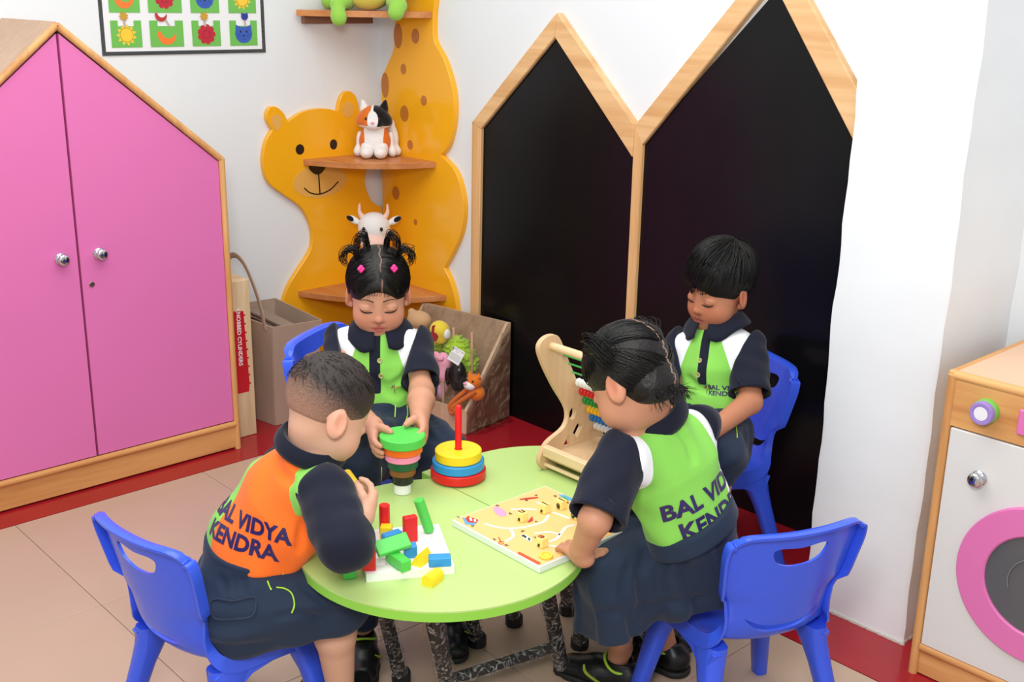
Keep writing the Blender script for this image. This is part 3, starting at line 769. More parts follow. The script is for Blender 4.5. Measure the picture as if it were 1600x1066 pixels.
# ---- beige bag
TAN = mat('beige_leatherette', (176, 152, 134), 0.5, 0.4, bump=(60, 0.12), var=(9, 0.04))
TANIN = mat('beige_bag_lining', (150, 130, 116), 0.7)
DKT = mat('dark_piping', (92, 70, 60), 0.5)
bg = thing('tote_bag', 'beige leatherette tote bag with tall handle, standing behind the pine block', 'bag', (0.17, -0.62, 0.0))
def bagpanel(nm, pts_top, pts_bot, th, m=TAN):
    """soft panel between a top and bottom polyline with a small belly"""
    n = len(pts_top); V = []; F = []; K = 9
    a = np.array(pts_top, float); c = np.array(pts_bot, float)
    nrm = unit(np.cross(a[-1]-a[0], c[0]-a[0]))
    for s_ in (0, 1):
        for k_ in range(K):
            v = k_/(K-1)
            for i in range(n):
                p = a[i]*(1-v)+c[i]*v
                p = p+nrm*(th*(s_*2-1)*0.5+0.010*math.sin(math.pi*v)*math.sin(math.pi*i/(n-1)))
                V.append(p)
    for s_ in (0, 1):
        o_ = s_*K*n
        for k_ in range(K-1):
            for i in range(n-1):
                q = [o_+k_*n+i, o_+k_*n+i+1, o_+(k_+1)*n+i+1, o_+(k_+1)*n+i]
                F.append(q if s_ else q[::-1])
    for k_ in range(K-1):
        F.append([k_*n, (k_+1)*n, K*n+(k_+1)*n, K*n+k_*n]); F.append([k_*n+n-1, K*n+k_*n+n-1, K*n+(k_+1)*n+n-1, (k_+1)*n+n-1])
    for i in range(n-1):
        F.append([i, K*n+i, K*n+i+1, i+1]); F.append([(K-1)*n+i, (K-1)*n+i+1, K*n+(K-1)*n+i+1, K*n+(K-1)*n+i])
    return MB().add(V, F).obj(nm, m, bg, 50)
def lerp(p, q, n): return [np.array(p)*(1-i/(n-1))+np.array(q)*i/(n-1) for i in range(n)]
TL, TR_ = (0.06, -0.795, 0.40), (0.335, -0.735, 0.375)
BL_, BR_ = (0.09, -0.77, 0.002), (0.325, -0.735, 0.002)
TL2, TR2 = (0.06, -0.555, 0.395), (0.335, -0.53, 0.365)
BL2, BR2 = (0.09, -0.60, 0.002), (0.325, -0.575, 0.002)
bagpanel('bag_panel', lerp(TL, TR_, 9), lerp(BL_, BR_, 9), 0.006)
bagpanel('bag_panel', lerp(TL2, TR2, 9), lerp(BL2, BR2, 9), 0.006)
bagpanel('bag_side', lerp(TR_, TR2, 7), lerp(BR_, BR2, 7), 0.006)
bagpanel('bag_side', lerp(TL, TL2, 7), lerp(BL_, BL2, 7), 0.006)
MB().add([BL_, BR_, BR2, BL2, *(np.array(p)+[0, 0, 0.004] for p in (BL_, BR_, BR2, BL2))], [[0, 1, 2, 3], [4, 5, 6, 7], [0, 1, 5, 4], [1, 2, 6, 5], [2, 3, 7, 6], [3, 0, 4, 7]]).obj('bag_base', TANIN, bg, None)
zt = MB(); zt.add([np.array(p) for p in ((0.07, -0.72, 0.375), (0.32, -0.675, 0.35), (0.32, -0.61, 0.35), (0.07, -0.63, 0.375))], [[0, 1, 2, 3]])
zt.obj('zip_panel', TANIN, bg, None)
MB().tube([(0.06, -0.755, 0.40), (0.15, -0.735, 0.395), (0.25, -0.71, 0.378), (0.33, -0.69, 0.362)], 0.006, 8).obj('zip_edge', DKT, bg, 60)
hp = catmull([(0.30, -0.744, 0.36), (0.292, -0.752, 0.44), (0.262, -0.760, 0.52), (0.215, -0.765, 0.585), (0.165, -0.772, 0.610), (0.125, -0.782, 0.585), (0.10, -0.79, 0.50), (0.085, -0.794, 0.41)], 6)
MB().tube(hp, 0.011, 8, sy=0.4, up=(0, 1, 0.2)).obj('handle', TAN, bg, 60)
hp2 = catmull([(0.13, -0.762, 0.385), (0.12, -0.770, 0.425), (0.095, -0.765, 0.445), (0.075, -0.74, 0.43), (0.07, -0.71, 0.385)], 6)
MB().tube(hp2, 0.008, 8, sy=0.6, up=(0, 1, 0.2)).obj('handle', DKT, bg, 60)
# ================================================================ CHAIRS
BLUE = mat('blue_moulded_plastic', (56, 92, 230), 0.24, 0.5, var=(3, 0.015))
def make_chair():
    """moulded child's chair, local: x right, y forward, z up"""
    ctr = catmull([(0.160, 0.262), (0.150, 0.274), (0.110, 0.279), (0.02, 0.272), (-0.06, 0.270), (-0.108, 0.282), (-0.135, 0.318), (-0.148, 0.37), (-0.163, 0.45), (-0.176, 0.52), (-0.180, 0.545)], 5)
    ctr = np.array(ctr); m = len(ctr)
    arc = np.concatenate([[0], np.cumsum(np.linalg.norm(np.diff(ctr, axis=0), axis=1))]); u = arc/arc[-1]
    hw = np.interp(u, [0, 0.06, 0.25, 0.48, 0.56, 0.62, 0.70, 0.735, 0.90, 1.0], [0.128, 0.138, 0.140, 0.134, 0.118, 0.116, 0.122, 0.140, 0.152, 0.150])
    dish = np.interp(u, [0, 0.15, 0.4, 0.55, 0.7, 1.0], [0.0, 0.006, 0.016, 0.03, 0.036, 0.030])
    fl = np.interp(u, [0, 0.1, 0.45, 0.60, 0.70, 0.74, 1.0], [0.02, 0.035, 0.030, 0.014, 0.008, 0.022, 0.022])
    tg = np.gradient(ctr, axis=0); tg /= np.linalg.norm(tg, axis=1)[:, None]
    nr = np.stack([-tg[:, 1], tg[:, 0]], 1)   # candidate normal in (y,z)
    # tangent runs seat-front -> back-top; 'upper' side is up on the seat, forward on the back
    up = np.stack([tg[:, 1], -tg[:, 0]], 1)
    tt = np.concatenate([[-1.16, -1.08, -1.0], np.linspace(-0.95, 0.95, 23), [1.0, 1.08, 1.16]])
    V = []; F = []
    ex = 3
    for i in range(m+2*ex):
        if i < ex: a, e = 0, ex-i
        elif i >= m+ex: a, e = m-1, i-(m+ex)+1
        else: a, e = i-ex, 0
        for t in tt:
            tc = max(-1.0, min(1.0, t))
            cr = 1.0
            if a > m-8: cr = 1-0.10*((a-(m-8))/8.0)**2*abs(tc)**6
            p = ctr[a]+up[a]*dish[a]*abs(tc)**2.4
            if a == m-1 or a > m-7:
                p = p-tg[a]*0.022*abs(tc)**7*(a-(m-7))/6.0
            x = hw[a]*tc*cr
            o1 = fl[a]*(abs(t)-1)/0.16 if abs(t) > 1 else 0.0
            o2 = 0.020*e/ex
            p = p-up[a]*max(o1, o2)
            if abs(t) > 1: x += math.copysign(0.005*(abs(t)-1)/0.16, t)
            if e: p = p+(tg[a]*0.004 if a else -tg[a]*0.004)
            V.append((x, p[0], p[1]))
    w = len(tt)
    for i in range(m+2*ex-1):
        for j in range(w-1):
            F.append([i*w+j, i*w+j+1, (i+1)*w+j+1, (i+1)*w+j])
    me = mkmesh('seat_shell', V, F, BLUE, 40)
    o = link('seat_shell', me)
    so = o.modifiers.new('s', 'SOLIDIFY'); so.thickness = 0.006; so.offset = 0
    cut = MB()
    # hand slot near the top and a narrow slot at the bottom of the back
    sl = [tuple(p) for p in catmull([(-0.062, 0.505), (-0.045, 0.512), (0.0, 0.508), (0.045, 0.512), (0.062, 0.505), (0.052, 0.482), (0.028, 0.470), (0.0, 0.467), (-0.028, 0.470), (-0.052, 0.482)], 4, True)]
    cut.prism(sl, lambda a, b, t: (a, t, b), -0.30, -0.05)
    lo = [tuple(p) for p in catmull([(-0.085, 0.345), (-0.05, 0.330), (0, 0.325), (0.05, 0.330), (0.085, 0.345), (0.05, 0.314), (0, 0.306), (-0.05, 0.314)], 4, True)]
    cut.prism(lo, lambda a, b, t: (a, t, b), -0.30, -0.05)
    co = cut.obj('cutter', BLUE, smooth=None)
    bo = o.modifiers.new('b', 'BOOLEAN'); bo.object = co; bo.operation = 'DIFFERENCE'; bo.solver = 'EXACT'
    dg = bpy.context.evaluated_depsgraph_get(); dg.update()
    me2 = bpy.data.meshes.new_from_object(o.evaluated_get(dg)); me2.name = 'seat_shell'
    bpy.data.objects.remove(o); bpy.data.objects.remove(co)
    me2.polygons.foreach_set('use_smooth', np.ones(len(me2.polygons), dtype=bool)); me2.set_sharp_from_angle(angle=math.radians(42))
    legs = []
    for sx in (-1, 1):
        for fy, (ty, by) in (('f', (0.105, 0.150)), ('r', (-0.075, -0.150))):
            # lofted leg: wide shoulder under the seat, tapering to a square foot
            top = np.array([sx*0.118, ty, 0.262]); ft = np.array([sx*0.165, by, 0.0])
            st = []
            for q, (dz, wy, wx) in zip((0.0, 0.06, 0.16, 0.32, 1.0), ((0.010, 0.050, 0.022), (0, 0.042, 0.022), (0, 0.030, 0.0215), (0, 0.0235, 0.020), (0, 0.0165, 0.0150))):
                c = top*(1-q)+ft*q; c[2] += dz
                if q < 0.2: c[1] += (-0.012 if fy == 'f' else 0.012)*(1-q/0.2)
                st.append((c, wx, wy))
            n = 12; Vv = []; Ff = []
            for c, wx, wy in st:
                for k in range(n):
                    a = 2*math.pi*(k+0.5)/n; ca, sa = math.cos(a), math.sin(a)
                    e = 0.55
                    Vv.append((c[0]+wx*math.copysign(abs(ca)**e, ca), c[1]+wy*math.copysign(abs(sa)**e, sa), c[2]))
            for i in range(len(st)-1):
                for k in range(n): Ff.append([i*n+k, i*n+(k+1) % n, (i+1)*n+(k+1) % n, (i+1)*n+k])
            Ff.append(list(range(n))); Ff.append([(len(st)-1)*n+k for k in range(n)])
            l = MB().add(Vv, Ff).obj('leg', BLUE, smooth=50); legs.append(l)
    # side skirts joining front and rear leg under the seat (arch)
    sk = []
    for sx in (-1, 1):
        arch = [(0.14, 0.268), (0.125, 0.205), (0.105, 0.222), (0.07, 0.237), (0.02, 0.242), (-0.03, 0.238), (-0.065, 0.222), (-0.085, 0.20), (-0.115, 0.262), (-0.10, 0.270), (0.0, 0.272)]
        sk.append(MB().prism(arch, lambda u, v, t, sx=sx: (sx*t+sx*(0.272-v)*0.18, u, v), 0.118, 0.136, 0.002).obj('side_apron', BLUE, smooth=45))
    return me2, [l for l in legs], sk
_me, _legs, _sk = make_chair()
CHAIRS = []
def place_chair(x, y, rz, label, s=1.0, zs=1.0):
    t = thing('child_chair', label, 'chair', (x, y, 0), rz, 'blue plastic children\'s chairs')
    t.scale = (s, s, s*zs)
    link('seat_shell', _me, t)
    for l in _legs: link('leg', l.data, t)
    for k in _sk: link('side_apron', k.data, t)
    CHAIRS.append(t); return t
place_chair(1.835, -1.765, math.radians(8), 'blue plastic chair under the child in the orange shirt')
place_chair(2.500, -0.915, math.radians(69), 'blue plastic chair nearest the toy washing machine, under the child in the skirt')
place_chair(1.940, -0.320, math.radians(158), 'blue plastic chair standing against the larger blackboard', 1.02)
place_chair(1.42, -1.06, math.radians(-62), 'blue plastic chair mostly hidden, behind the child stacking discs', 1.10, 1.06)
for l in _legs+_sk: bpy.data.objects.remove(l)

# ================================================================ TABLES (two pieces pushed together)
ZT = 0.46
TOPG = mat('light_green_tabletop', (184, 214, 130), 0.28, 0.45, var=(2, 0.012))
EDGE = mat('bright_green_edge', (142, 206, 74), 0.35, 0.4)
BMET = mat('black_leg_metal', (28, 28, 30), 0.35, 0.5)
def plastic_film(name):
    m = bpy.data.materials.new(name); m.use_nodes = True; nt = m.node_tree; N = nt.nodes; L = nt.links
    for n in list(N):
        if n.type != 'OUTPUT_MATERIAL': N.remove(n)
    out = N['Material Output']; tr = N.new('ShaderNodeBsdfTransparent'); gl = N.new('ShaderNodeBsdfGlossy'); df = N.new('ShaderNodeBsdfDiffuse')
    gl.inputs['Roughness'].default_value = 0.22; gl.inputs['Color'].default_value = (0.9, 0.9, 0.9, 1); df.inputs['Color'].default_value = (0.8, 0.8, 0.8, 1)
    tc = N.new('ShaderNodeTexCoord'); nz = N.new('ShaderNodeTexNoise'); nz.inputs['Scale'].default_value = 55; nz.inputs['Detail'].default_value = 5; nz.inputs['Distortion'].default_value = 2.0
    L.new(tc.outputs['Object'], nz.inputs['Vector'])
    bp = N.new('ShaderNodeBump'); bp.inputs['Strength'].default_value = 0.9; bp.inputs['Distance'].default_value = 0.01; L.new(nz.outputs['Fac'], bp.inputs['Height'])
    L.new(bp.outputs['Normal'], gl.inputs['Normal'])
    cr = N.new('ShaderNodeValToRGB'); cr.color_ramp.elements[0].position = 0.5; cr.color_ramp.elements[1].position = 0.72
    cr.color_ramp.elements[1].color = (0.75, 0.75, 0.75, 1); cr.color_ramp.elements[0].color = (0.02, 0.02, 0.02, 1)
    L.new(nz.outputs['Fac'], cr.inputs['Fac'])
    m1 = N.new('ShaderNodeMixShader'); m2 = N.new('ShaderNodeMixShader'); m1.inputs[0].default_value = 0.35
    L.new(df.outputs[0], m1.inputs[2]); L.new(gl.outputs[0], m1.inputs[1])
    L.new(cr.outputs['Color'], m2.inputs[0]); L.new(tr.outputs[0], m2.inputs[1]); L.new(m1.outputs[0], m2.inputs[2])
    L.new(m2.outputs[0], out.inputs['Surface']); return m
FILM = plastic_film('crinkled_clear_film')
YS = -1.2405
circ = (2.11, -1.41, 0.2895)
a0 = math.asin((YS-0.002-circ[1])/circ[2])
left_out = [(circ[0]+circ[2]*math.cos(a), circ[1]+circ[2]*math.sin(a)) for a in np.linspace(math.pi-a0, 2*math.pi+a0, 64)]
right_out = [tuple(p) for p in catmull([(1.828, YS+0.001), (1.826, -1.13), (1.840, -1.01), (1.896, -0.915), (1.99, -0.852), (2.11, -0.832), (2.23, -0.852), (2.315, -0.915), (2.358, -1.01), (2.366, -1.13), (2.350, YS+0.001)], 6)]
def table(label, out, base, legs, cross):
    t = thing('activity_table', label, 'table', base, group='pieces of the green activity table')
    MB().prism(out, lambda u, v, s_: (u, v, s_), ZT-0.0035, ZT).obj('table_top', TOPG, t, None)
    MB().prism(out, lambda u, v, s_: (u, v, s_), ZT-0.021, ZT-0.0036).obj('edge_band', EDGE, t, 40)
    rl = random.Random(len(label))
    for (p, q) in legs:
        p = np.array(p, float); q = np.array(q, float); n = 14
        P = [p*(1-i/n)+q*i/n for i in range(n+1)]
        lg = MB().tube([p, q], 0.0165, 4, up=(1, 0, 0)).obj('leg', BMET, t, 30)
        R_ = [0.021+rl.uniform(-0.002, 0.0035) for _ in P]
        Pj = [v+np.array([rl.uniform(-1, 1), rl.uniform(-1, 1), 0])*0.0015 for v in P]
        MB().tube(Pj[:-1], R_[:-1], 9, up=(1, 0.3, 0)).obj('plastic_wrap', FILM, lg, 60)
        # loose flaps of film near the top
        f = MB(); d = unit(q-p)
        for k in range(2):
            c = p+d*0.03; s_ = rl.choice([-1, 1]); W_ = []
            for i in range(6):
                for j in range(4):
                    W_.append(c+np.array([s_*(0.012+0.011*i), 0.006*math.sin(i*1.7+j), 0.012*j-0.014+0.007*math.sin(i*2.1+j*1.3)-0.004*i*k]))
            f.add(W_, [[i*4+j, i*4+j+1, (i+1)*4+j+1, (i+1)*4+j] for i in range(5) for j in range(3)])
        f.obj('loose_film', FILM, lg, 60)
        MB().lathe([(0.0, 0.0), (0.022, 0.0), (0.022, 0.026), (0.016, 0.032), (0, 0.032)], q, (0, 0, 1), 8).obj('foot_cap', mat('black_rubber', (22, 22, 24), 0.6), lg, 40)
    for (p, q) in cross:
        p = np.array(p, float); q = np.array(q, float)
        br = MB().tube([p, q], 0.012, 4, up=(0, 0, 1)).obj('cross_bar', BMET, t, 30)
        P = [p*(1-i/10)+q*i/10+np.array([0, 0, rl.uniform(-0.002, 0.002)]) for i in range(11)]
        MB().tube(P, [0.0165+rl.uniform(-0.002, 0.003) for _ in P], 8).obj('plastic_wrap', FILM, br, 60)
    return t
ZL_ = ZT-0.021
table('round-ended piece of the green table holding the wooden blocks', left_out, (2.11, -1.45, 0),
      [((2.205, -1.53, ZL_), (2.055, -1.335, 0.0)), ((2.232, -1.257, ZL_), (2.118, -1.056, 0.0)), ((1.975, -1.50, ZL_), (1.90, -1.36, 0)), ((1.955, -1.27, ZL_), (1.90, -1.13, 0))],
      [((2.085, -1.372, 0.10), (2.142, -1.105, 0.10))])
table('back piece of the green table holding the wooden abacus', right_out, (2.11, -1.04, 0),
      [((2.205, -1.09, ZL_), (2.070, -0.950, 0)), ((1.93, -1.10, ZL_), (1.89, -1.00, 0)), ((2.30, -0.95, ZL_), (2.20, -0.86, 0)), ((1.97, -0.93, ZL_), (1.94, -0.86, 0))],
      [((2.085, -0.955, 0.07), (2.215, -0.875, 0.07))])
# ================================================================ TOYS ON THE TABLE
WR = {'red': mat('red_toy_paint', (226, 28, 32), 0.32, 0.45), 'green': mat('green_toy_paint', (84, 205, 84), 0.34, 0.45), 'blue': mat('blue_toy_paint', (48, 150, 220), 0.34, 0.45),
      'yellow': mat('yellow_toy_paint', (252, 216, 36), 0.34, 0.45), 'orange': mat('orange_toy_paint', (245, 110, 25), 0.34, 0.45), 'pink': mat('pink_toy_paint', (250, 150, 190), 0.34, 0.45),
      'dkgreen': mat('dark_green_toy_paint', (22, 92, 56), 0.34, 0.45), 'brown': mat('brown_toy_paint', (132, 82, 38), 0.34, 0.45), 'black': mat('black_toy_paint', (26, 28, 28), 0.3, 0.45), 'white': mat('white_toy_paint', (244, 244, 244), 0.35, 0.45)}
TOYW = mat('white_toy_board', (243, 243, 240), 0.4, 0.4)
G_BL = 'loose wooden blocks on the table'
# ---- white block board with recesses
A = onz(572, 829, ZT+0.017); B = onz(689, 819, ZT+0.017); C = onz(706, 884, ZT+0.017); D = onz(556, 899, ZT+0.017)
bc = (A+B+C+D)/4; ex = unit((B-A)+(C-D)); ex[2] = 0; ex = unit(ex); ey = np.array([-ex[1], ex[0], 0.0])
hx = 0.25*(np.linalg.norm(B-A)+np.linalg.norm(C-D)); hy = 0.25*(np.linalg.norm(A-D)+np.linalg.norm(B-C))
RB = np.array([ex, ey, [0, 0, 1]]).T
pb = thing('block_board', 'white rectangular block board with shaped recesses, under the scattered blocks', 'toy board', (bc[0], bc[1], ZT))
def on_board(u, v, z): return np.array([bc[0], bc[1], 0])+ex*u+ey*v+np.array([0, 0, z])
# a board with real holes: grid of strips
holes = []
cells_u = [(-0.78, -0.5), (-0.24, 0.04), (0.36, 0.74)]; cells_v = [(-0.68, -0.36), (-0.12, 0.10), (0.34, 0.52)]
us = [-1]+[q for c in cells_u for q in c]+[1]; vsn = [-1]+[q for c in cells_v for q in c]+[1]
bm_ = MB()
for i in range(len(us)-1):
    for j in range(len(vsn)-1):
        hole = (i % 2 == 1) and (j % 2 == 1)
        z1 = ZT+0.017 if not hole else ZT+0.008
        p = [on_board(us[i]*hx, vsn[j]*hy, 0), on_board(us[i+1]*hx, vsn[j]*hy, 0), on_board(us[i+1]*hx, vsn[j+1]*hy, 0), on_board(us[i]*hx, vsn[j+1]*hy, 0)]
        V_ = [q+[0, 0, ZT] for q in p]+[q+[0, 0, z1] for q in p]
        bm_.add(V_, [[0, 3, 2, 1], [4, 5, 6, 7], [0, 1, 5, 4], [1, 2, 6, 5], [2, 3, 7, 6], [3, 0, 4, 7]])
bm_.obj('board', TOYW, pb, None)
ZB = ZT+0.017
def up_to(px, py, z): return onz(px, py, z)
def bar_block(name, label, col, c, d, l, w, h, rz=None, tilt=0.0, roll=0.0, shape='box', cat='block'):
    """c: world centre, d: direction of its length"""
    d = unit(d); f = frame(d, (0, 0, 1) if abs(d[2]) < 0.9 else (1, 0.3, 0))
    if roll: f = f @ np.array(Matrix.Rotation(roll, 3, 'X'))
    b = MB()
    if shape == 'box': b.box((-l/2, -w/2, -h/2), (l/2, w/2, h/2), bev=0.0015, R=f, c=c)
    elif shape == 'cyl': b.lathe([(0, -l/2), (w/2-0.0012, -l/2), (w/2, -l/2+0.0012), (w/2, l/2-0.0012), (w/2-0.0012, l/2), (0, l/2)], c, d, 28)
    elif shape == 'half':
        poly = [(w/2, -h/2), (w/2, 0.0)]+[(w/2*math.cos(a), h*0.5*math.sin(a)) for a in np.linspace(0.15, math.pi-0.15, 12)]+[(-w/2, 0.0), (-w/2, -h/2)]
        b.prism(poly, lambda u, v, t: np.array(c)+f @ np.array([t, u, v]), -l/2, l/2)
    elif shape == 'tri':
        poly = [(w/2, -h/2), (0, h/2), (-w/2, -h/2)]
        b.prism(poly, lambda u, v, t: np.array(c)+f @ np.array([t, u, v]), -l/2, l/2)
    V = np.array(b.V); base = np.array([V[:, 0].mean(), V[:, 1].mean(), V[:, 2].min()])
    o = b.obj(name, WR[col], None, 40, loc=base)
    return tag(o, label, cat, G_BL)
Zu = np.array([0, 0, 1.0])
# standing pieces
p = onz(603, 833, ZB); bar_block('cylinder_block', 'short red cylinder block standing behind the yellow cube', 'red', onz(602.5, 836, ZB)+[0, 0, 0.030]+ey*0.012, Zu, 0.060, 0.0215, 0.02, shape='cyl')
bar_block('cube_block', 'small yellow cube on the white board in front of the red cylinder', 'yellow', onz(604, 840, ZB)+[0, 0, 0.013], ex*0.97+ey*-0.25, 0.023, 0.020, 0.026)
bar_block('upright_block', 'red block standing upright near the middle of the white board', 'red', onz(641, 846, ZB)+[0, 0, 0.027], ex*0.97+ey*0.2, 0.027, 0.015, 0.054)
bar_block('cylinder_block', 'tall green cylinder leaning at the corner of the white board', 'green', onz(671, 832, ZB)+np.array([-0.003, -0.0035, 0.038])-ex*0.006, np.array([0, 0, 1.0])-ex*0.30+ey*0.05, 0.072, 0.021, 0.02, shape='cyl')
bar_block('upright_block', 'red block standing upright by the child in orange', 'red', onz(577, 890, ZB)+[0, 0, 0.026], ex*0.98-ey*0.15, 0.025, 0.016, 0.052)
# lying pieces
bar_block('bar_block', 'green bar lying on the white board, half under the tilted green plank', 'green', (onz(610, 868, ZB+0.012)+onz(634, 884, ZB+0.012))/2+[0, 0, 0.0005], onz(634, 884, ZB+0.012)-onz(604, 862, ZB+0.012), 0.060, 0.021, 0.022)
bar_block('cube_block', 'blue cube under the raised end of the green plank', 'blue', onz(641, 860, ZB+0.012)+[0, 0, 0.0005], ex, 0.024, 0.022, 0.024)
bar_block('bar_block', 'blue bar behind the tilted green plank', 'blue', onz(612, 839, ZB+0.014)+[0, 0, -0.002], ex*0.9+ey*0.4, 0.040, 0.016, 0.024)
q0 = onz(592, 856, ZB+0.036); q1 = onz(634, 847, ZB+0.036)
bar_block('plank_block', 'flat green plank lying tilted on top of the other blocks', 'green', (q0+q1)/2, (q1-q0)+[0, 0, 0.006], 0.066, 0.031, 0.012, roll=math.radians(34))
bar_block('prism_block', 'yellow wedge block lying on the white board beside the green bar', 'yellow', onz(659, 870, ZB+0.010)+[0, 0, 0.0], onz(676, 856, ZB)-onz(646, 882, ZB), 0.046, 0.026, 0.022, shape='tri')
bar_block('bar_block', 'blue block at the front corner of the white board', 'blue', onz(687, 876, ZB+0.009)+[0, 0, 0.0005], ex*1.0-ey*0.1, 0.042, 0.022, 0.018)
bar_block('half_round_block', 'yellow half-round block lying on the green table', 'yellow', onz(676, 902, ZT+0.011), onz(688, 893, ZT)-onz(665, 910, ZT), 0.038, 0.024, 0.022, shape='half')
bar_block('bar_block', 'green block on the table beside the orange-shirted child\'s elbow', 'green', onz(545, 890, ZT+0.012)+[0, 0, 0.0005], ex, 0.024, 0.036, 0.024)

# ---- stacking rings
def disc(name, label, col, c, r, h, group, hole=0.0):
    b = MB(); e = 0.002
    if hole: b.lathe([(hole, 0), (r-e, 0), (r, e), (r, h-e), (r-e, h), (hole, h)], c, (0, 0, 1), 48, ring=True)
    else: b.lathe([(0, 0), (r-e, 0), (r, e), (r, h-e), (r-e, h), (0, h)], c, (0, 0, 1), 48)
    return tag(b.obj(name, WR[col], None, 40, loc=np.array(c, float)), label, 'toy disc', group)
tc_ = onz(716, 746, ZT); tc_ = np.array([tc_[0], tc_[1], ZT])
G1 = 'stacking discs on the red peg'
pg = thing('peg_stand', 'red upright peg rising from the stacked yellow, blue and red discs', 'toy stand', tc_)
MB().lathe([(0, 0), (0.030, 0), (0.030, 0.003), (0, 0.003)], tc_, (0, 0, 1), 24).obj('foot', WR['red'], pg)
MB().lathe([(0, 0.003), (0.0075, 0.003), (0.0075, 0.170), (0.006, 0.1725), (0, 0.173)], tc_, (0, 0, 1), 20).obj('peg', WR['red'], pg, 50)
disc('stacking_disc', 'wide red disc at the bottom of the peg stack', 'red', tc_+[0, 0, 0.0032], 0.0625, 0.0215, G1, 0.0095)
disc('stacking_disc', 'blue disc between the red and yellow discs on the peg', 'blue', tc_+[0, 0, 0.0252], 0.0585, 0.021, G1, 0.0095)
disc('stacking_disc', 'yellow disc on top of the peg stack', 'yellow', tc_+[0, 0, 0.0467], 0.0525, 0.023, G1, 0.0095)
uc = onz(629, 770, ZT); uc = np.array([uc[0], uc[1], ZT+0.0005])
G2 = 'upside-down tower of discs under the child\'s hands'
z = 0.0; ax2 = np.array([0.0, 0, 0])
for col, r, h, lab in [('white', 0.0185, 0.024, 'small white disc at the foot of the upside-down tower'), ('black', 0.0235, 0.0205, 'black disc above the white one in the upside-down tower'), ('brown', 0.0285, 0.0165, 'brown disc in the upside-down tower'),
                       ('dkgreen', 0.0335, 0.0185, 'dark green disc in the upside-down tower'), ('pink', 0.0385, 0.0165, 'pink disc in the upside-down tower'), ('orange', 0.0430, 0.0175, 'orange disc under the big green disc of the upside-down tower'), ('green', 0.0495, 0.0215, 'big green disc on top of the upside-down tower, under the child\'s hands')]:
    disc('stacking_disc', lab, col, uc+np.array([0.04*z*0.5, 0, z]), r, h, G2); z += h+0.0004
TOWER_TOP = uc+np.array([0.0, 0, z]); TOWER_C = uc

# ---- letter puzzle board
PA = onz(706, 812, ZT+0.015); PB = onz(865, 765, ZT+0.015); PC_ = onz(843, 886, ZT+0.015)
u1 = unit(PC_-PA); L1 = np.linalg.norm(PC_-PA)          # along the front edge (reading towards the right/front)
u2 = np.array([-u1[1], u1[0], 0.0]); L2 = float((PB-PA) @ u2)
lp = thing('letter_puzzle_board', 'square orange letter-maze puzzle board with white edge and yellow letter cubes', 'puzzle', (PA+u1*L1/2+u2*L2/2)*[1, 1, 0]+[0, 0, ZT])
RP = np.array([u1, u2, [0, 0, 1]]).T
def pbp(a, b, z=0.0): return PA*[1, 1, 0]+u1*(a*L1)+u2*(b*L2)+np.array([0, 0, ZT+0.015+z])
def pix_ab(px, py, z=0.0):
    w = onz(px, py, ZT+0.015+z)-PA; return float(w @ u1)/L1, float(w @ u2)/L2
bb_ = MB(); bb_.box((0, 0, 0), (L1, L2, 0.0145), bev=0.0012, R=RP, c=PA*[1, 1, 0]+[0, 0, ZT+0.0003]); bb_.obj('board', mat('white_board_edge', (228, 232, 232), 0.45), lp, None)
sheet = MB().add([pbp(0.012, 0.012, 0.0003), pbp(0.988, 0.012, 0.0003), pbp(0.988, 0.988, 0.0003), pbp(0.012, 0.988, 0.0003)], [[0, 1, 2, 3]]).obj('printed_sheet', mat('print_apricot', (246, 200, 130), 0.4, 0.4, var=(14, 0.02)), lp, None)
GRV = mat('groove_white', (236, 232, 222), 0.5)
GRS = mat('groove_floor', (196, 188, 178), 0.6)
def groove(pts):
    P = [pbp(*pix_ab(*p), 0.0006) for p in catmull(pts, 6)]
    g_ = MB(); V_ = []; 
    for i, p in enumerate(P):
        t = unit(P[min(i+1, len(P)-1)]-P[max(i-1, 0)]); s_ = np.array([-t[1], t[0], 0])
        V_ += [p+s_*0.0034, p-s_*0.0034]
    n = len(P)
    o = MB().add(V_, [[2*i, 2*i+1, 2*i+3, 2*i+2] for i in range(n-1)]).obj('groove', GRV, sheet, None)
    V2 = []
    for i, p in enumerate(P):
        t = unit(P[min(i+1, n-1)]-P[max(i-1, 0)]); s_ = np.array([-t[1], t[0], 0])
        V2 += [p+s_*0.0016+[0, 0, 0.0002]-s_*0.001, p-s_*0.0030+[0, 0, 0.0002]]
    return o
for pts in ([(757, 819), (780, 825), (805, 826), (830, 822), (850, 815), (857, 805)], [(798, 797), (820, 796), (838, 797)], [(798, 828), (802, 838), (790, 847)], [(839, 785), (848, 791)], [(863, 801), (875, 805), (890, 811)], [(835, 834), (858, 832), (875, 836)], [(858, 847), (870, 842), (877, 833), (885, 824), (898, 821)], [(857, 853), (870, 854), (886, 852)]):
    groove(pts)
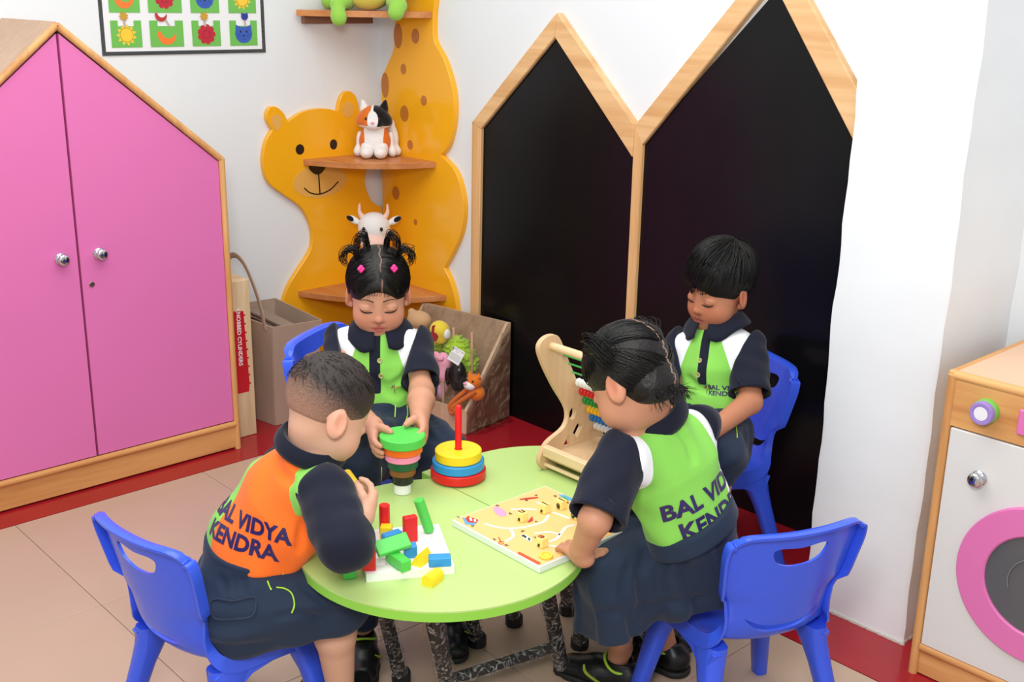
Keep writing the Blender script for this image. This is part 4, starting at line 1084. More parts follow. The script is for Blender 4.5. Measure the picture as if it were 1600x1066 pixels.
# little printed pictures
def pict(nm, pts, col, z=0.0007):
    return MB().add([pbp(*pix_ab(*p), z) for p in pts], [list(range(len(pts)))]).obj(nm, mat('print_'+col[0], col[1], 0.45), sheet, None)
sky = ('sky', (95, 170, 215)); redp = ('boat_red', (200, 55, 50)); wht = ('paper_white', (245, 240, 235)); pigc = ('pig_pink', (240, 160, 200)); keyc = ('key_orange', (222, 92, 50)); cowk = ('cow_black', (40, 38, 42)); grn = ('hill_green', (70, 160, 90)); lbo = ('label_orange', (232, 88, 40))
pict('boat_hull', [(722, 809), (727, 820), (742, 821), (748, 814), (735, 811)], sky); pict('boat_cabin', [(727, 811), (731, 807), (747, 813), (744, 818), (731, 817)], redp, 0.0009)
pict('boat_window', [(733, 810), (736, 809), (738, 814), (735, 815)], wht, 0.0011); pict('boat_window', [(740, 812), (743, 812), (744, 816), (741, 817)], wht, 0.0011)
pict('pig', [(770, 794), (776, 792), (785, 796), (792, 802), (790, 807), (783, 808), (774, 803)], pigc)
pict('pen', [(812, 780), (826, 778), (841, 777), (841, 779), (827, 781), (812, 782)], redp)
pict('cloud', [(872, 773), (882, 774), (894, 779), (898, 783), (893, 784), (880, 780)], sky); pict('hill', [(874, 778), (882, 777), (889, 782), (884, 784), (876, 782)], grn, 0.0009)
kp = pict('key_shaft', [(778, 840), (780, 840), (784, 848), (782, 849)], keyc)
MB().tube([pbp(*pix_ab(783+4*math.cos(a), 849+2.2*math.sin(a)), 0.001) for a in np.linspace(0, 6.283, 13)[:-1]], 0.0008, 4, closed=True).obj('key_bow', MATS['print_key_orange'], kp, None)
pict('cow_body', [(813, 838), (818, 835), (826, 839), (832, 844), (830, 847), (824, 845)], wht); pict('cow_patch', [(814, 838), (818, 836), (823, 839), (822, 842)], cowk, 0.0009); pict('cow_patch', [(825, 840), (829, 843), (828, 846), (825, 844)], cowk, 0.0009)
pict('dog', [(829, 810), (832, 807), (833, 814), (828, 817), (824, 817)], redp)
pict('printed_label', [(809, 864), (812, 863), (845, 880), (843, 883), (839, 882), (809, 866)], lbo)
KT = mat('print_letter_brown', (60, 45, 35), 0.5)
for ch, px, py in [('t', 716, 809), ('u', 739, 823), ('b', 777, 791), ('p', 798, 804), ('p', 823, 783), ('n', 838, 775), ('d', 868, 776), ('d', 887, 786), ('y', 773, 844), ('k', 791, 853), ('w', 817, 831), ('c', 837, 841), ('v', 838, 816)]:
    a_, b_ = pix_ab(px, py); flat_text('printed_letter', ch, 0.0125, pbp(a_, b_, 0.0008), -u2, u1, KT, sheet, bold=0.0003)
# yellow letter cubes
CUB = mat('pale_yellow_cube', (252, 232, 140), 0.4)
def letter_cube(px, py, chars, cols, label, rz=0.0, s=0.0175):
    a_, b_ = pix_ab(px, py, 0.010); c = pbp(a_, b_, 0.0105); R_ = RP @ np.array(Matrix.Rotation(rz, 3, 'Z'))
    t = thing('letter_cube', label, 'letter cube', c-[0, 0, 0.0102], group='yellow letter cubes of the puzzle board')
    cu = MB().box((-s/2, -s/2, -0.0098), (s/2, s/2, 0.0098), bev=0.001, R=R_, c=c).obj('cube', CUB, t, None)
    for i, (ch, cl) in enumerate(zip(chars, cols)):
        m = mat('letter_'+cl[0], cl[1], 0.45)
        if i == 0: flat_text('letter', ch, 0.0265, c+[0, 0, 0.0098], R_ @ np.array([0, -1, 0]), R_ @ np.array([1, 0, 0]), m, cu, bold=0.0006)
        else: flat_text('letter', ch, 0.024, c+R_ @ np.array([0, -s/2, 0]), R_ @ np.array([1, 0, 0]), np.array([0, 0, 1.0]), m, cu, bold=0.0005)
    q = MB().box((-0.002, -0.002, -0.0025), (0.002, 0.0008, 0.0025), R=R_, c=c+R_ @ np.array([0.001, -s/2-0.0006, -0.004])).obj('peg', mat('dark_peg', (58, 46, 36), 0.6), cu, None)
    return t
cbrown = ('brown', (110, 42, 22)); cred = ('red', (165, 45, 25)); cgreen = ('green', (30, 110, 70)); ck = ('black', (45, 45, 40)); cteal = ('teal', (20, 120, 110))
letter_cube(816, 807, 'n', [cbrown], 'yellow letter cube with a brown n')
letter_cube(851, 794, 'i', [cbrown], 'yellow letter cube with the letter i in the middle of the board')
letter_cube(877, 788, 'ie', [cbrown, ck], 'yellow letter cube with i on top nearest the blue cloud picture')
letter_cube(847, 847, 'e', [cred], 'yellow letter cube with a red e near the front of the board')
letter_cube(900, 803, 'eo', [cgreen, cteal], 'yellow letter cube with green letters beside the child\'s arm')
a_, b_ = pix_ab(853, 871)
ds = thing('yellow_token', 'flat yellow round token lying near the front corner of the puzzle board', 'token', pbp(a_, b_, 0.0006))
MB().lathe([(0, 0), (0.0125, 0), (0.0135, 0.0015), (0.0135, 0.004), (0.0125, 0.005), (0, 0.005)], pbp(a_, b_, 0.0007), (0, 0, 1), 32).obj('disc', mat('token_yellow', (250, 214, 70), 0.4), ds)
MB().tube([pbp(a_, b_, 0.0059)+np.array([0.008*math.cos(q), 0.008*math.sin(q), 0]) for q in np.linspace(0.5, 5.2, 16)], 0.0008, 5).obj('raised_ring', mat('token_line', (226, 180, 50), 0.45), ds)

# ---- abacus
AX = 1.997
ABW = wood('beech_plywood', (208, 172, 130), (226, 194, 154), 'z', scale=10, rough=0.5)
ABE = wood('pale_beech', (214, 184, 140), (236, 212, 170), 'x', scale=16, rough=0.5)
ab = thing('wooden_abacus', 'wooden frame abacus with curved side panel and rows of coloured beads', 'abacus', (2.10, -0.95, ZT))
zmin = ZT+0.0008
po = [(-1.008, 0.783), (-1.034, 0.777), (-1.046, 0.757), (-1.030, 0.716), (-0.994, 0.656), (-0.951, 0.592), (-0.957, 0.551), (-1.012, 0.526), (-1.036, 0.490), (-1.022, 0.463), (-1.000, zmin), (-0.93, zmin), (-0.85, zmin), (-0.815, 0.472), (-0.822, 0.50), (-0.877, 0.579), (-0.917, 0.650), (-0.956, 0.723), (-0.982, 0.772)]
def abacus_side(x):
    b = MB(); b.prism([tuple(p) for p in catmull(po, 4, True)], lambda u, v, t: (t, u, v), x-0.006, x+0.006, 0.001)
    o = b.obj('side_panel', ABW, None, 40)
    cut = MB(); cut.prism(ell2(-0.932, 0.578, 0.0115, 0.0155, 20), lambda u, v, t: (t, u, v), x-0.02, x+0.02)
    cut.prism([(-0.913, 0.554), (-0.897, 0.537), (-0.914, 0.513), (-0.929, 0.530)], lambda u, v, t: (t, u, v), x-0.02, x+0.02)
    cut.prism([(-0.943, 0.530), (-0.963, 0.502), (-0.934, 0.499)], lambda u, v, t: (t, u, v), x-0.02, x+0.02)
    co = cut.obj('cut', ABW, None, None); bo = o.modifiers.new('b', 'BOOLEAN'); bo.object = co; bo.solver = 'EXACT'
    dg = bpy.context.evaluated_depsgraph_get(); dg.update(); me = bpy.data.meshes.new_from_object(o.evaluated_get(dg))
    bpy.data.objects.remove(o); bpy.data.objects.remove(co)
    me.transform(Matrix.Translation(-Vector(rootloc(ab)))); me.set_sharp_from_angle(angle=math.radians(40))
    return link('side_panel', me, ab)
AX2 = 2.205
abacus_side(AX); abacus_side(AX2)
MB().tube([(AX+0.006, -1.006, 0.757), (AX2-0.006, -1.006, 0.757)], 0.009, 14).obj('top_rod', ABE, ab, 60)
rows = [(-0.966, 0.728, None), (-0.951, 0.705, None), (-0.937, 0.681, None), (-0.923, 0.655, 'white'), (-0.909, 0.630, 'red'), (-0.896, 0.605, 'green'), (-0.882, 0.580, 'yellow'), (-0.869, 0.556, 'blue'), (-0.856, 0.532, 'white')]
BEAD = {'white': mat('bead_white', (238, 238, 236), 0.3), 'red': mat('bead_red', (214, 26, 30), 0.3), 'green': mat('bead_green', (22, 150, 52), 0.3), 'yellow': mat('bead_yellow', (250, 196, 22), 0.3), 'blue': mat('bead_blue', (28, 118, 200), 0.3)}
WIRE = mat('green_wire', (66, 176, 80), 0.4)
for (y, z, colr) in rows:
    w = MB().tube([(AX+0.004, y, z), (AX2-0.004, y, z)], 0.0022, 6).obj('wire', WIRE, ab, 60)
    if colr is None: 
        for k in range(10): MB().lathe([(0.0024, -0.0055), (0.0085, -0.0045), (0.0105, 0), (0.0085, 0.0045), (0.0024, 0.0055)], (AX2-0.013-0.0105*k, y, z), (1, 0, 0), 12).obj('bead', BEAD[['white', 'red', 'green'][k % 3]], w, 60) if k < 9 else None
        continue
    me = None
    for k in range(10):
        if me is None:
            o = MB().lathe([(0.0024, -0.0055), (0.0085, -0.0045), (0.0105, 0), (0.0085, 0.0045), (0.0024, 0.0055)], (0, 0, 0), (1, 0, 0), 14).obj('bead', BEAD[colr], w, 60, local=True); me = o.data
        else: o = link('bead', me, w)
        o.location = np.array([AX+0.013+0.0112*k, y, z])-rootloc(ab)
MB().box((AX+0.006, -1.028, 0.498), (AX2-0.006, -1.010, 0.522), bev=0.002).obj('front_board', ABE, ab)
MB().box((AX+0.006, -1.012, 0.486), (AX2-0.006, -0.840, 0.498), bev=0.001).obj('base_board', ABW, ab)
MB().tube([(AX+0.006, -1.016, 0.474), (AX2-0.006, -1.016, 0.474)], 0.005, 10).obj('bottom_rod', ABE, ab, 60)
# ================================================================ SOFT TOYS AND TOY BIN
def plushm(nm, c): return mat('plush_'+nm, c, 0.95, 0.1, bump=(220, 0.5), sheen=0.3)
PW, PO, PB, PP = plushm('white', (240, 238, 236)), plushm('orange', (226, 120, 36)), plushm('black', (26, 25, 26)), plushm('pink', (242, 170, 190))
EYE = mat('bead_eye', (22, 16, 14), 0.1, 0.6)
def blob(name, parts, m, parent, h=0.003, attrs=None, warp=None):
    P = np.array([p[0] for p in parts]); r = max(float(np.max(p[1])) for p in parts)
    F = Field(P.min(0)-r-0.012, P.max(0)+r+0.012, h)
    for p in parts: F.ell(p[0], p[1], p[2] if len(p) > 2 else None, p[3] if len(p) > 3 else 0.012)
    if warp: F.warp(warp)
    return sdf_obj(name, F, m, parent, 1, attrs)
# ---- calico cat on the middle shelf: local frame facing the camera
def local(o, f):
    fr = frame(f, (0, 0, 1)); o = np.array(o, float)
    return (lambda x, y, z: o+fr @ np.array([x, y, z])), fr     # x forward, y left, z up
zs2 = 0.902
L_, R_ = local(onz(585, 247, zs2)-unit(CM[2]*[1, 1, 0])*-0.03, (0.74, -0.67, 0))
ct = thing('plush_cat', 'white, orange and black plush cat sitting on the middle corner shelf', 'soft toy', L_(0, 0, 0))
s = 1.0
hc = L_(0.012, 0, 0.118)
def catcol(V):
    d = (V-hc) @ R_; return d
def orange_a(V):
    d = catcol(V); return np.minimum(np.minimum(-d[:, 1]-0.004+0*d[:, 0], d[:, 2]+0.012), 0.030-np.abs(d[:, 1]+0.026)+0.0*d[:, 2])
def black_a(V):
    d = catcol(V); return np.minimum(d[:, 1]-0.004, d[:, 2]+0.016)
# camera sees its right side on the left of the picture
def orange_b(V):
    d = catcol(V); a = np.minimum(-d[:, 1]-0.006, d[:, 2]+0.020); nose = np.sqrt((d[:, 1]/0.016)**2+((d[:, 2]+0.004)/0.030)**2)-1; return np.minimum(a, np.where(d[:, 0] > 0, nose*0.012, 0.01))
def black_b(V):
    d = catcol(V); a = np.minimum(d[:, 1]-0.001, d[:, 2]+0.022); nose = np.sqrt((d[:, 1]/0.016)**2+((d[:, 2]+0.004)/0.026)**2)-1; return np.minimum(a, np.where(d[:, 0] > 0, nose*0.012, 0.01))
CATM = mixmat('calico_plush', (240, 238, 236), [('org', (224, 116, 34)), ('blk', (24, 23, 24))], rough=0.95, spec=0.1, bump=(220, 0.5), sheen=0.3)
head, _, _ = blob('head', [(hc, (0.040, 0.046, 0.037), R_), (hc+R_ @ np.array([0.030, 0, -0.016]), (0.019, 0.026, 0.016), R_), (hc+R_ @ np.array([-0.004, 0.036, -0.010]), (0.025, 0.018, 0.018), R_), (hc+R_ @ np.array([-0.004, -0.036, -0.010]), (0.025, 0.018, 0.018), R_)], CATM, ct, 0.0025, {'org': orange_b, 'blk': black_b})
for q, m in ((-1, PW), (1, PB)):
    e = MB().lathe([(0.0, 0.034), (0.006, 0.026), (0.014, 0.008), (0.015, 0.0)], hc+R_ @ np.array([-0.004, q*0.027, 0.022]), R_ @ np.array([0, q*0.25, 1.0]), 14).obj('ear', m, ct, 60)
MB().sphere(hc+R_ @ np.array([0.0475, 0, -0.011]), (0.004, 0.0065, 0.0045), R_, 10, 7).obj('nose', PP, head, 60)
for q in (-1, 1): MB().sphere(hc+R_ @ np.array([0.0350, q*0.0195, 0.000]), 0.0052, None, 12, 8).obj('eye', EYE, head, 60)
def bod_o(V):
    d = (V-L_(0, 0, 0)) @ R_; return np.minimum(np.abs(d[:, 1])-0.028-0.10*np.maximum(0, d[:, 2]-0.06), 0.035-d[:, 0])
blob('torso', [(L_(0.0, 0, 0.048), (0.040, 0.048, 0.046), R_), (L_(0.004, 0, 0.085), (0.030, 0.036, 0.030), R_)], mixmat('calico_body', (240, 238, 236), [('org', (224, 116, 34))], rough=0.95, spec=0.1, bump=(220, 0.5), sheen=0.3), ct, 0.003, {'org': bod_o})
for q in (-1, 1):
    blob('paw', [(L_(0.042, q*0.021, 0.0185), (0.028, 0.020, 0.018), R_), (L_(0.018, q*0.024, 0.030), (0.022, 0.017, 0.022), R_)], PW, ct, 0.003)
    blob('arm', [(L_(-0.004, q*0.052, 0.016), (0.018, 0.014, 0.0155), R_), (L_(-0.010, q*0.046, 0.045), (0.014, 0.012, 0.032), R_)], PW, ct, 0.003)
blob('tail', [(L_(-0.03, 0.062, 0.015), (0.014, 0.014, 0.0145), R_), (L_(-0.034, 0.056, 0.05), (0.012, 0.012, 0.03), R_), (L_(-0.035, 0.047, 0.085), (0.011, 0.011, 0.025), R_)], PW, ct, 0.003)
ct.scale = (1.28, 1.28, 1.28)
# ---- cow on the lower shelf
zs3 = 0.394
L_, R_ = local(np.array([0.165, -0.165, zs3]), (0.74, -0.67, 0))
cw = thing('plush_cow', 'white plush cow with pale pink horns and muzzle on the lower corner shelf', 'soft toy', L_(0, 0, 0))
blob('torso', [(L_(0, 0, 0.075), (0.065, 0.07, 0.074), R_), (L_(0.0, 0, 0.14), (0.05, 0.055, 0.05), R_)], PW, cw, 0.004)
hcw = onz(583, 350, 0.62); hcw = L_(0.01, 0.0, 0.245)
hd, _, _ = blob('head', [(hcw, (0.056, 0.062, 0.052), R_), (hcw+R_ @ np.array([0, 0, 0.018]), (0.048, 0.052, 0.04), R_), (hcw+R_ @ np.array([0.0, 0, -0.05]), (0.05, 0.055, 0.04), R_)], PW, cw, 0.004)
blob('muzzle', [(hcw+R_ @ np.array([0.046, 0, -0.052]), (0.034, 0.050, 0.030), R_)], plushm('pale_pink', (245, 205, 190)), cw, 0.003)
for q in (-1, 1):
    P_ = catmull([hcw+R_ @ np.array([0.004, q*0.042, 0.038]), hcw+R_ @ np.array([0.004, q*0.054, 0.060]), hcw+R_ @ np.array([0.004, q*0.053, 0.092])], 4)
    MB().tube(P_, list(np.linspace(0.0125, 0.003, len(P_))), 12).obj('horn', plushm('horn_peach', (245, 205, 185)), cw, 60)
    Re = R_ @ rotm('X', q*0.5)
    er = MB().sphere(hcw+R_ @ np.array([-0.006, q*0.078, 0.026]), (0.010, 0.030, 0.014), Re, 16, 10).obj('ear', PW, cw, 60)
    MB().sphere(hcw+R_ @ np.array([-0.002, q*0.090, 0.032]), (0.0095, 0.018, 0.010), Re, 14, 8).obj('ear_patch', PB, er, 60)
    MB().sphere(hcw+R_ @ np.array([0.0515, q*0.034, 0.002]), (0.005, 0.006, 0.0085), R_, 12, 8).obj('eye', EYE, hd, 60)
    blob('leg', [(L_(0.06, q*0.045, 0.022), (0.040, 0.024, 0.021), R_)], PW, cw, 0.004)
# ---- green plush sitting on the top shelf, feet over the edge
zs1 = 1.446
PG = plushm('lime_green', (150, 205, 82)); PY = plushm('soft_yellow', (222, 208, 92))
gc = np.array([0.175, -0.175, zs1]); L_, R_ = local(gc, (0.70, -0.71, 0))
gt = thing('plush_toy', 'lime green plush with yellow belly sitting on the top corner shelf, feet over its edge', 'soft toy', gc)
blob('torso', [(L_(0.0, 0, 0.085), (0.075, 0.095, 0.084), R_), (L_(-0.01, 0, 0.19), (0.06, 0.075, 0.07), R_)], PG, gt, 0.005)
blob('belly', [(L_(0.030, 0.0, 0.075), (0.062, 0.080, 0.074), R_)], PY, gt, 0.004)
blob('head', [(L_(0.0, 0, 0.30), (0.075, 0.09, 0.07), R_)], PG, gt, 0.005)
fl_ = onx(537, 2, 0.19); 
for (q, y0, drop_) in ((-1, -0.098, 0.056), (1, 0.122, 0.010)):
    blob('leg', [(L_(0.035, y0*0.8, 0.030), (0.06, 0.030, 0.029), R_), (L_(0.090, y0, 0.020), (0.028, 0.030, 0.030), R_), (L_(0.112, y0*0.96, 0.010-drop_*0.45), (0.024, 0.028, 0.034), R_), (L_(0.116, y0*0.92, -drop_*0.5), (0.023, 0.025, 0.026), R_)], PG, gt, 0.004)
blob('arm', [(L_(0.0, -0.150, 0.035), (0.03, 0.028, 0.033), R_), (L_(0, -0.11, 0.09), (0.025, 0.03, 0.05), R_)], PG, gt, 0.004)
blob('arm', [(L_(0.0, 0.125, 0.12), (0.03, 0.028, 0.06), R_)], PG, gt, 0.004)

# ---- wooden bin of soft toys wrapped in clear film
tbk = np.array([0.800, -0.020, 0.0]); wv = unit([0.988, 0.150, 0]); dv = unit([0.150, -0.988, 0]); BW, BD, BH, FH = 0.425, 0.245, 0.366, 0.088
def tb_(a, b, z): return tbk-wv*a+dv*b+np.array([0, 0, z])       # a: leftwards along the back, b: out from the wall
tb = thing('toy_bin', 'raw pine toy bin with sloping sides, wrapped in clear plastic film', 'toy box', tb_(BW/2, BD/2, 0))
PINEP = wood('pine_panel', (206, 172, 138), (226, 198, 164), 'z', scale=18, rough=0.6)
def sidep(a0):
    poly = [(0.0, 0.001), (BD, 0.001), (BD, FH), (0.018, BH), (0.0, BH)]
    return MB().prism(poly, lambda u, v, t: tb_(t, u, v), a0, a0+0.012).obj('side_panel', PINEP, tb, None)
sidep(0.0); sidep(BW-0.012)
MB().prism([(0.012, 0.012), (BW-0.012, 0.012), (BW-0.012, BH), (0.012, BH)], lambda u, v, t: tb_(u, t, v), 0.001, 0.010).obj('back_panel', LAMI, tb, None)
MB().prism([(0.012, 0.001), (BW-0.012, 0.001), (BW-0.012, FH), (0.012, FH)], lambda u, v, t: tb_(u, t, v), BD-0.012, BD).obj('front_panel', PINEP, tb, None)
MB().prism([(0.012, 0.001), (BW-0.012, 0.001), (BW-0.012, 0.012), (0.012, 0.012)], lambda u, v, t: tb_(u, t, v), 0.010, BD-0.012).obj('base_panel', PINEP, tb, None)
for a, b in ((0.10, 0.10), (0.19, 0.10), (0.165, 0.185), (0.29, 0.20), (0.33, 0.10)):
    top = BH-(BH-FH)*(b/BD)-0.004 if b > 0.15 else 0.33
    MB().tube([tb_(a, b, 0.012), tb_(a, b, top)], 0.0055, 10).obj('dowel', wood('dowel_beech', (214, 170, 140), (228, 188, 158), 'z'), tb, 60)
def film_clear(name):
    m = bpy.data.materials.new(name); m.use_nodes = True; nt = m.node_tree; N = nt.nodes; L = nt.links
    for n in list(N):
        if n.type != 'OUTPUT_MATERIAL': N.remove(n)
    out = N['Material Output']; tr = N.new('ShaderNodeBsdfTransparent'); gl = N.new('ShaderNodeBsdfGlossy'); gl.inputs['Roughness'].default_value = 0.06
    tr.inputs['Color'].default_value = (0.97, 0.97, 0.97, 1)
    tc = N.new('ShaderNodeTexCoord'); nz = N.new('ShaderNodeTexNoise'); nz.inputs['Scale'].default_value = 14; nz.inputs['Detail'].default_value = 3; nz.inputs['Distortion'].default_value = 1.5
    L.new(tc.outputs['Object'], nz.inputs['Vector']); bp = N.new('ShaderNodeBump'); bp.inputs['Strength'].default_value = 0.8; bp.inputs['Distance'].default_value = 0.02
    L.new(nz.outputs['Fac'], bp.inputs['Height']); L.new(bp.outputs['Normal'], gl.inputs['Normal'])
    fr = N.new('ShaderNodeFresnel'); fr.inputs['IOR'].default_value = 1.35; L.new(bp.outputs['Normal'], fr.inputs['Normal'])
    mx = N.new('ShaderNodeMixShader'); L.new(fr.outputs['Fac'], mx.inputs[0]); L.new(tr.outputs[0], mx.inputs[1]); L.new(gl.outputs[0], mx.inputs[2]); L.new(mx.outputs[0], out.inputs['Surface'])
    return m
FC = film_clear('clear_wrapping_film')
def film_sheet(c0, c1, c2, c3, n=10, amp=0.003, seed=0):
    rr_ = np.random.RandomState(seed); c0, c1, c2, c3 = map(np.array, (c0, c1, c2, c3)); nm = unit(np.cross(c1-c0, c3-c0)); V = []
    for i in range(n+1):
        for j in range(n+1):
            u, v = i/n, j/n; V.append((c0*(1-u)+c1*u)*(1-v)+(c3*(1-u)+c2*u)*v+nm*amp*rr_.normal())
    return MB().add(V, [[i*(n+1)+j, i*(n+1)+j+1, (i+1)*(n+1)+j+1, (i+1)*(n+1)+j] for i in range(n) for j in range(n)]).obj('plastic_film', FC, tb, 80)
film_sheet(tb_(-0.004, BD+0.004, FH), tb_(BW+0.004, BD+0.004, FH), tb_(BW+0.004, 0.02, BH+0.004), tb_(-0.004, 0.02, BH+0.004), 10, 0.0022, 1)
film_sheet(tb_(-0.006, BD+0.004, 0.0), tb_(-0.006, BD+0.004, FH), tb_(-0.006, 0.0, BH+0.004), tb_(-0.006, 0.0, 0.0), 10, 0.0018, 2)
film_sheet(tb_(-0.006, BD+0.02, 0.004), tb_(-0.05, BD-0.05, 0.003), tb_(-0.05, 0.03, 0.004), tb_(-0.006, 0.01, 0.005), 6, 0.0015, 3)
# toys inside
def pin(px, py, b):            # point on the plane b out from the wall inside the bin
    d = ray(px, py); p0 = tb_(0, b, 0); k = ((p0-CAM) @ dv)/(d @ dv); return CAM+k*d
RT = np.array([dv, np.cross([0, 0, 1.0], dv), [0, 0, 1.0]]).T          # facing out of the bin
YB = plushm('chick_yellow', (240, 214, 70)); LG = mat('plush_shaggy_lime', (166, 204, 56), 0.95, 0.1, bump=(120, 1.0), sheen=0.4)
c = pin(687, 516, 0.13)
bt = thing('plush_chick', 'yellow plush chick with red beak at the top of the toy bin', 'soft toy', c-[0, 0, 0.03], group='soft toys in the pine toy bin')
h_, _, _ = blob('head', [(c, (0.034, 0.040, 0.036), RT), (c+RT @ np.array([0.0, 0.0, -0.03]), (0.028, 0.030, 0.024), RT)], YB, bt)
MB().prism([(x*0.030, z*0.034) for x, z in [(-0.45, 0.05), (-0.62, -0.35), (-0.3, -0.85), (0.3, -0.85), (0.62, -0.35), (0.45, 0.05), (0.12, 0.12), (0.06, 0.85), (-0.06, 0.85), (-0.12, 0.12)]], lambda u, v, t_: c+RT @ np.array([t_, u, v-0.004]), 0.024, 0.040).obj('beak', plushm('beak_red', (170, 30, 40)), bt, 40)
blob('wing', [(c+RT @ np.array([0.0, 0.036, -0.008]), (0.016, 0.012, 0.02), RT)], PW, bt)
c = pin(715, 545, 0.085); lg = thing('plush_toy', 'shaggy lime green plush behind the yellow chick in the toy bin', 'soft toy', c-[0, 0, 0.06], group='soft toys in the pine toy bin')
blob('torso', [(c, (0.045, 0.055, 0.05), RT), (c+RT @ np.array([0, 0.05, -0.045]), (0.04, 0.04, 0.06), RT), (c+RT @ np.array([0.0, -0.085, -0.01]), (0.035, 0.035, 0.035), RT)], LG, lg, 0.003, None, wob(5, 0.004, 0.02))
blob('foot', [(c+RT @ np.array([0.0, 0.045, -0.11]), (0.035, 0.035, 0.04), RT)], LG, lg, 0.003, None, wob(6, 0.004, 0.02))
c = pin(693, 566, 0.165); pk = thing('plush_toy', 'pink plush with floppy ears below the yellow chick in the toy bin', 'soft toy', c-[0, 0, 0.10], group='soft toys in the pine toy bin')
blob('torso', [(c, (0.022, 0.030, 0.038), RT), (c+RT @ np.array([0, 0.004, -0.045]), (0.024, 0.026, 0.04), RT)], PP, pk, 0.003)
blob('ear', [(c+RT @ np.array([0.0, -0.036, 0.014]), (0.010, 0.020, 0.020), RT)], PP, pk, 0.003)
blob('snout', [(c+RT @ np.array([0.018, 0.0, 0.020]), (0.012, 0.018, 0.012), RT)], PP, pk, 0.003)
blob('leg', [(c+RT @ np.array([0.005, 0.010, -0.085]), (0.016, 0.015, 0.034), RT)], PP, pk, 0.003)
blob('leg', [(c+RT @ np.array([0.005, -0.006, -0.115]), (0.016, 0.015, 0.034), RT)], plushm('lilac_pink', (226, 168, 205)), pk, 0.003)
c = pin(715, 585, 0.16); bk = thing('plush_toy', 'glossy black soft toy in the middle of the toy bin', 'soft toy', c-[0, 0, 0.05], group='soft toys in the pine toy bin')
blob('torso', [(c, (0.030, 0.036, 0.052), RT), (c+RT @ np.array([0.006, 0.006, -0.03]), (0.026, 0.030, 0.035), RT)], mat('plush_shiny_black', (28, 24, 24), 0.25, 0.5), bk, 0.003)
blob('flipper', [(c+RT @ np.array([0.02, -0.03, -0.01]), (0.010, 0.012, 0.035), RT)], MATS['plush_shiny_black'], bk, 0.003)
c = pin(672, 585, 0.13); gy = thing('plush_toy', 'dark grey soft toy at the left end of the toy bin', 'soft toy', c-[0, 0, 0.06], group='soft toys in the pine toy bin')
blob('torso', [(c, (0.035, 0.038, 0.06), RT), (c+RT @ np.array([0.01, 0.01, -0.05]), (0.035, 0.032, 0.04), RT)], plushm('dark_grey', (84, 80, 86)), gy, 0.004)
blob('ear', [(c+RT @ np.array([0.02, -0.03, 0.03]), (0.01, 0.025, 0.025), RT)], plushm('dark_grey', (84, 80, 86)), gy, 0.004)
c = pin(655, 500, 0.10); tn = thing('plush_toy', 'tan soft toy behind the yellow chick in the toy bin', 'soft toy', c-[0, 0, 0.06], group='soft toys in the pine toy bin')
blob('head', [(c, (0.04, 0.05, 0.035), RT), (c+RT @ np.array([0, -0.04, 0.025]), (0.012, 0.014, 0.014), RT)], plushm('tan', (212, 170, 125)), tn, 0.004)
blob('torso', [(c+RT @ np.array([0, 0, -0.06]), (0.04, 0.045, 0.05), RT)], plushm('tan', (212, 170, 125)), tn, 0.004)
c = pin(741, 596, 0.205); fx_ = thing('plush_fox', 'orange plush fox with white muzzle leaning over the edge of the toy bin', 'soft toy', c-[0, 0, 0.05], group='soft toys in the pine toy bin')
h_, _, _ = blob('head', [(c, (0.027, 0.030, 0.026), RT)], PO, fx_, 0.0025)
mz = blob('muzzle', [(c+RT @ np.array([0.018, -0.006, -0.013]), (0.018, 0.024, 0.017), RT)], PW, fx_, 0.0025)[0]
MB().sphere(c+RT @ np.array([0.033, -0.014, -0.004]), (0.006, 0.009, 0.006), RT, 10, 7).obj('nose', PP, mz, 60)
for q in (-1, 1):
    MB().sphere(c+RT @ np.array([0.0235, q*0.013, 0.008]), 0.0042, None, 10, 7).obj('eye', EYE, h_, 60)
    MB().lathe([(0.0, 0.020), (0.008, 0.004), (0.009, 0.0)], c+RT @ np.array([0, q*0.020, 0.018]), (0, 0, 1), 10).obj('ear', PO, fx_, 60)
    MB().sphere(c+RT @ np.array([0.0345, -0.006+q*0.006, -0.018]), 0.0016, None, 6, 5).obj('whisker_dot', EYE, mz, 60)
blob('torso', [(c+RT @ np.array([-0.01, 0.0, -0.045]), (0.028, 0.035, 0.03), RT)], PO, fx_, 0.003)
e0 = tb_(0.05, BD+0.012, FH+0.01)
lp_ = catmull([c+RT @ np.array([0.01, -0.020, -0.03]), e0+np.array([-0.012, 0.0, 0.010]), e0+np.array([-0.010, -0.006, -0.016]), e0+np.array([0.004, -0.008, -0.022]), e0+np.array([0.012, -0.004, -0.010]), e0+np.array([0.006, -0.004, 0.004]), c+RT @ np.array([0.012, 0.018, -0.03])], 6)
MB().tube(lp_, 0.0085, 9).obj('arm', plushm('orange_dark', (206, 104, 40)), fx_, 60)
# price/barcode tag on the film
tg0 = pin(713, 556, 0.225); e1 = unit(RT @ np.array([0.0, 1.0, -0.28])); e2 = unit(RT @ np.array([-0.45, 0.25, 0.9])); e2 = unit(e2-e1*(e2@e1)); nn_ = np.cross(e1, e2)
tgo = thing('paper_tag', 'white printed paper tag stuck to the film over the toy bin', 'tag', tg0, group=None)
if nn_@dv < 0: nn_ = -nn_
TG = MB().add([tg0+e1*x*0.0275+e2*y*0.0265+nn_*z_ for z_ in (0, 0.0006) for x, y in ((-1, -1), (1, -1), (1, 1), (-1, 1))], [[0, 1, 2, 3], [4, 5, 6, 7], [0, 1, 5, 4], [1, 2, 6, 5], [2, 3, 7, 6], [3, 0, 4, 7]]).obj('paper', mat('tag_paper', (232, 232, 230), 0.6), tgo, None)
TK = mat('tag_print', (90, 90, 92), 0.6); pr2 = MB(); r3 = random.Random(8)
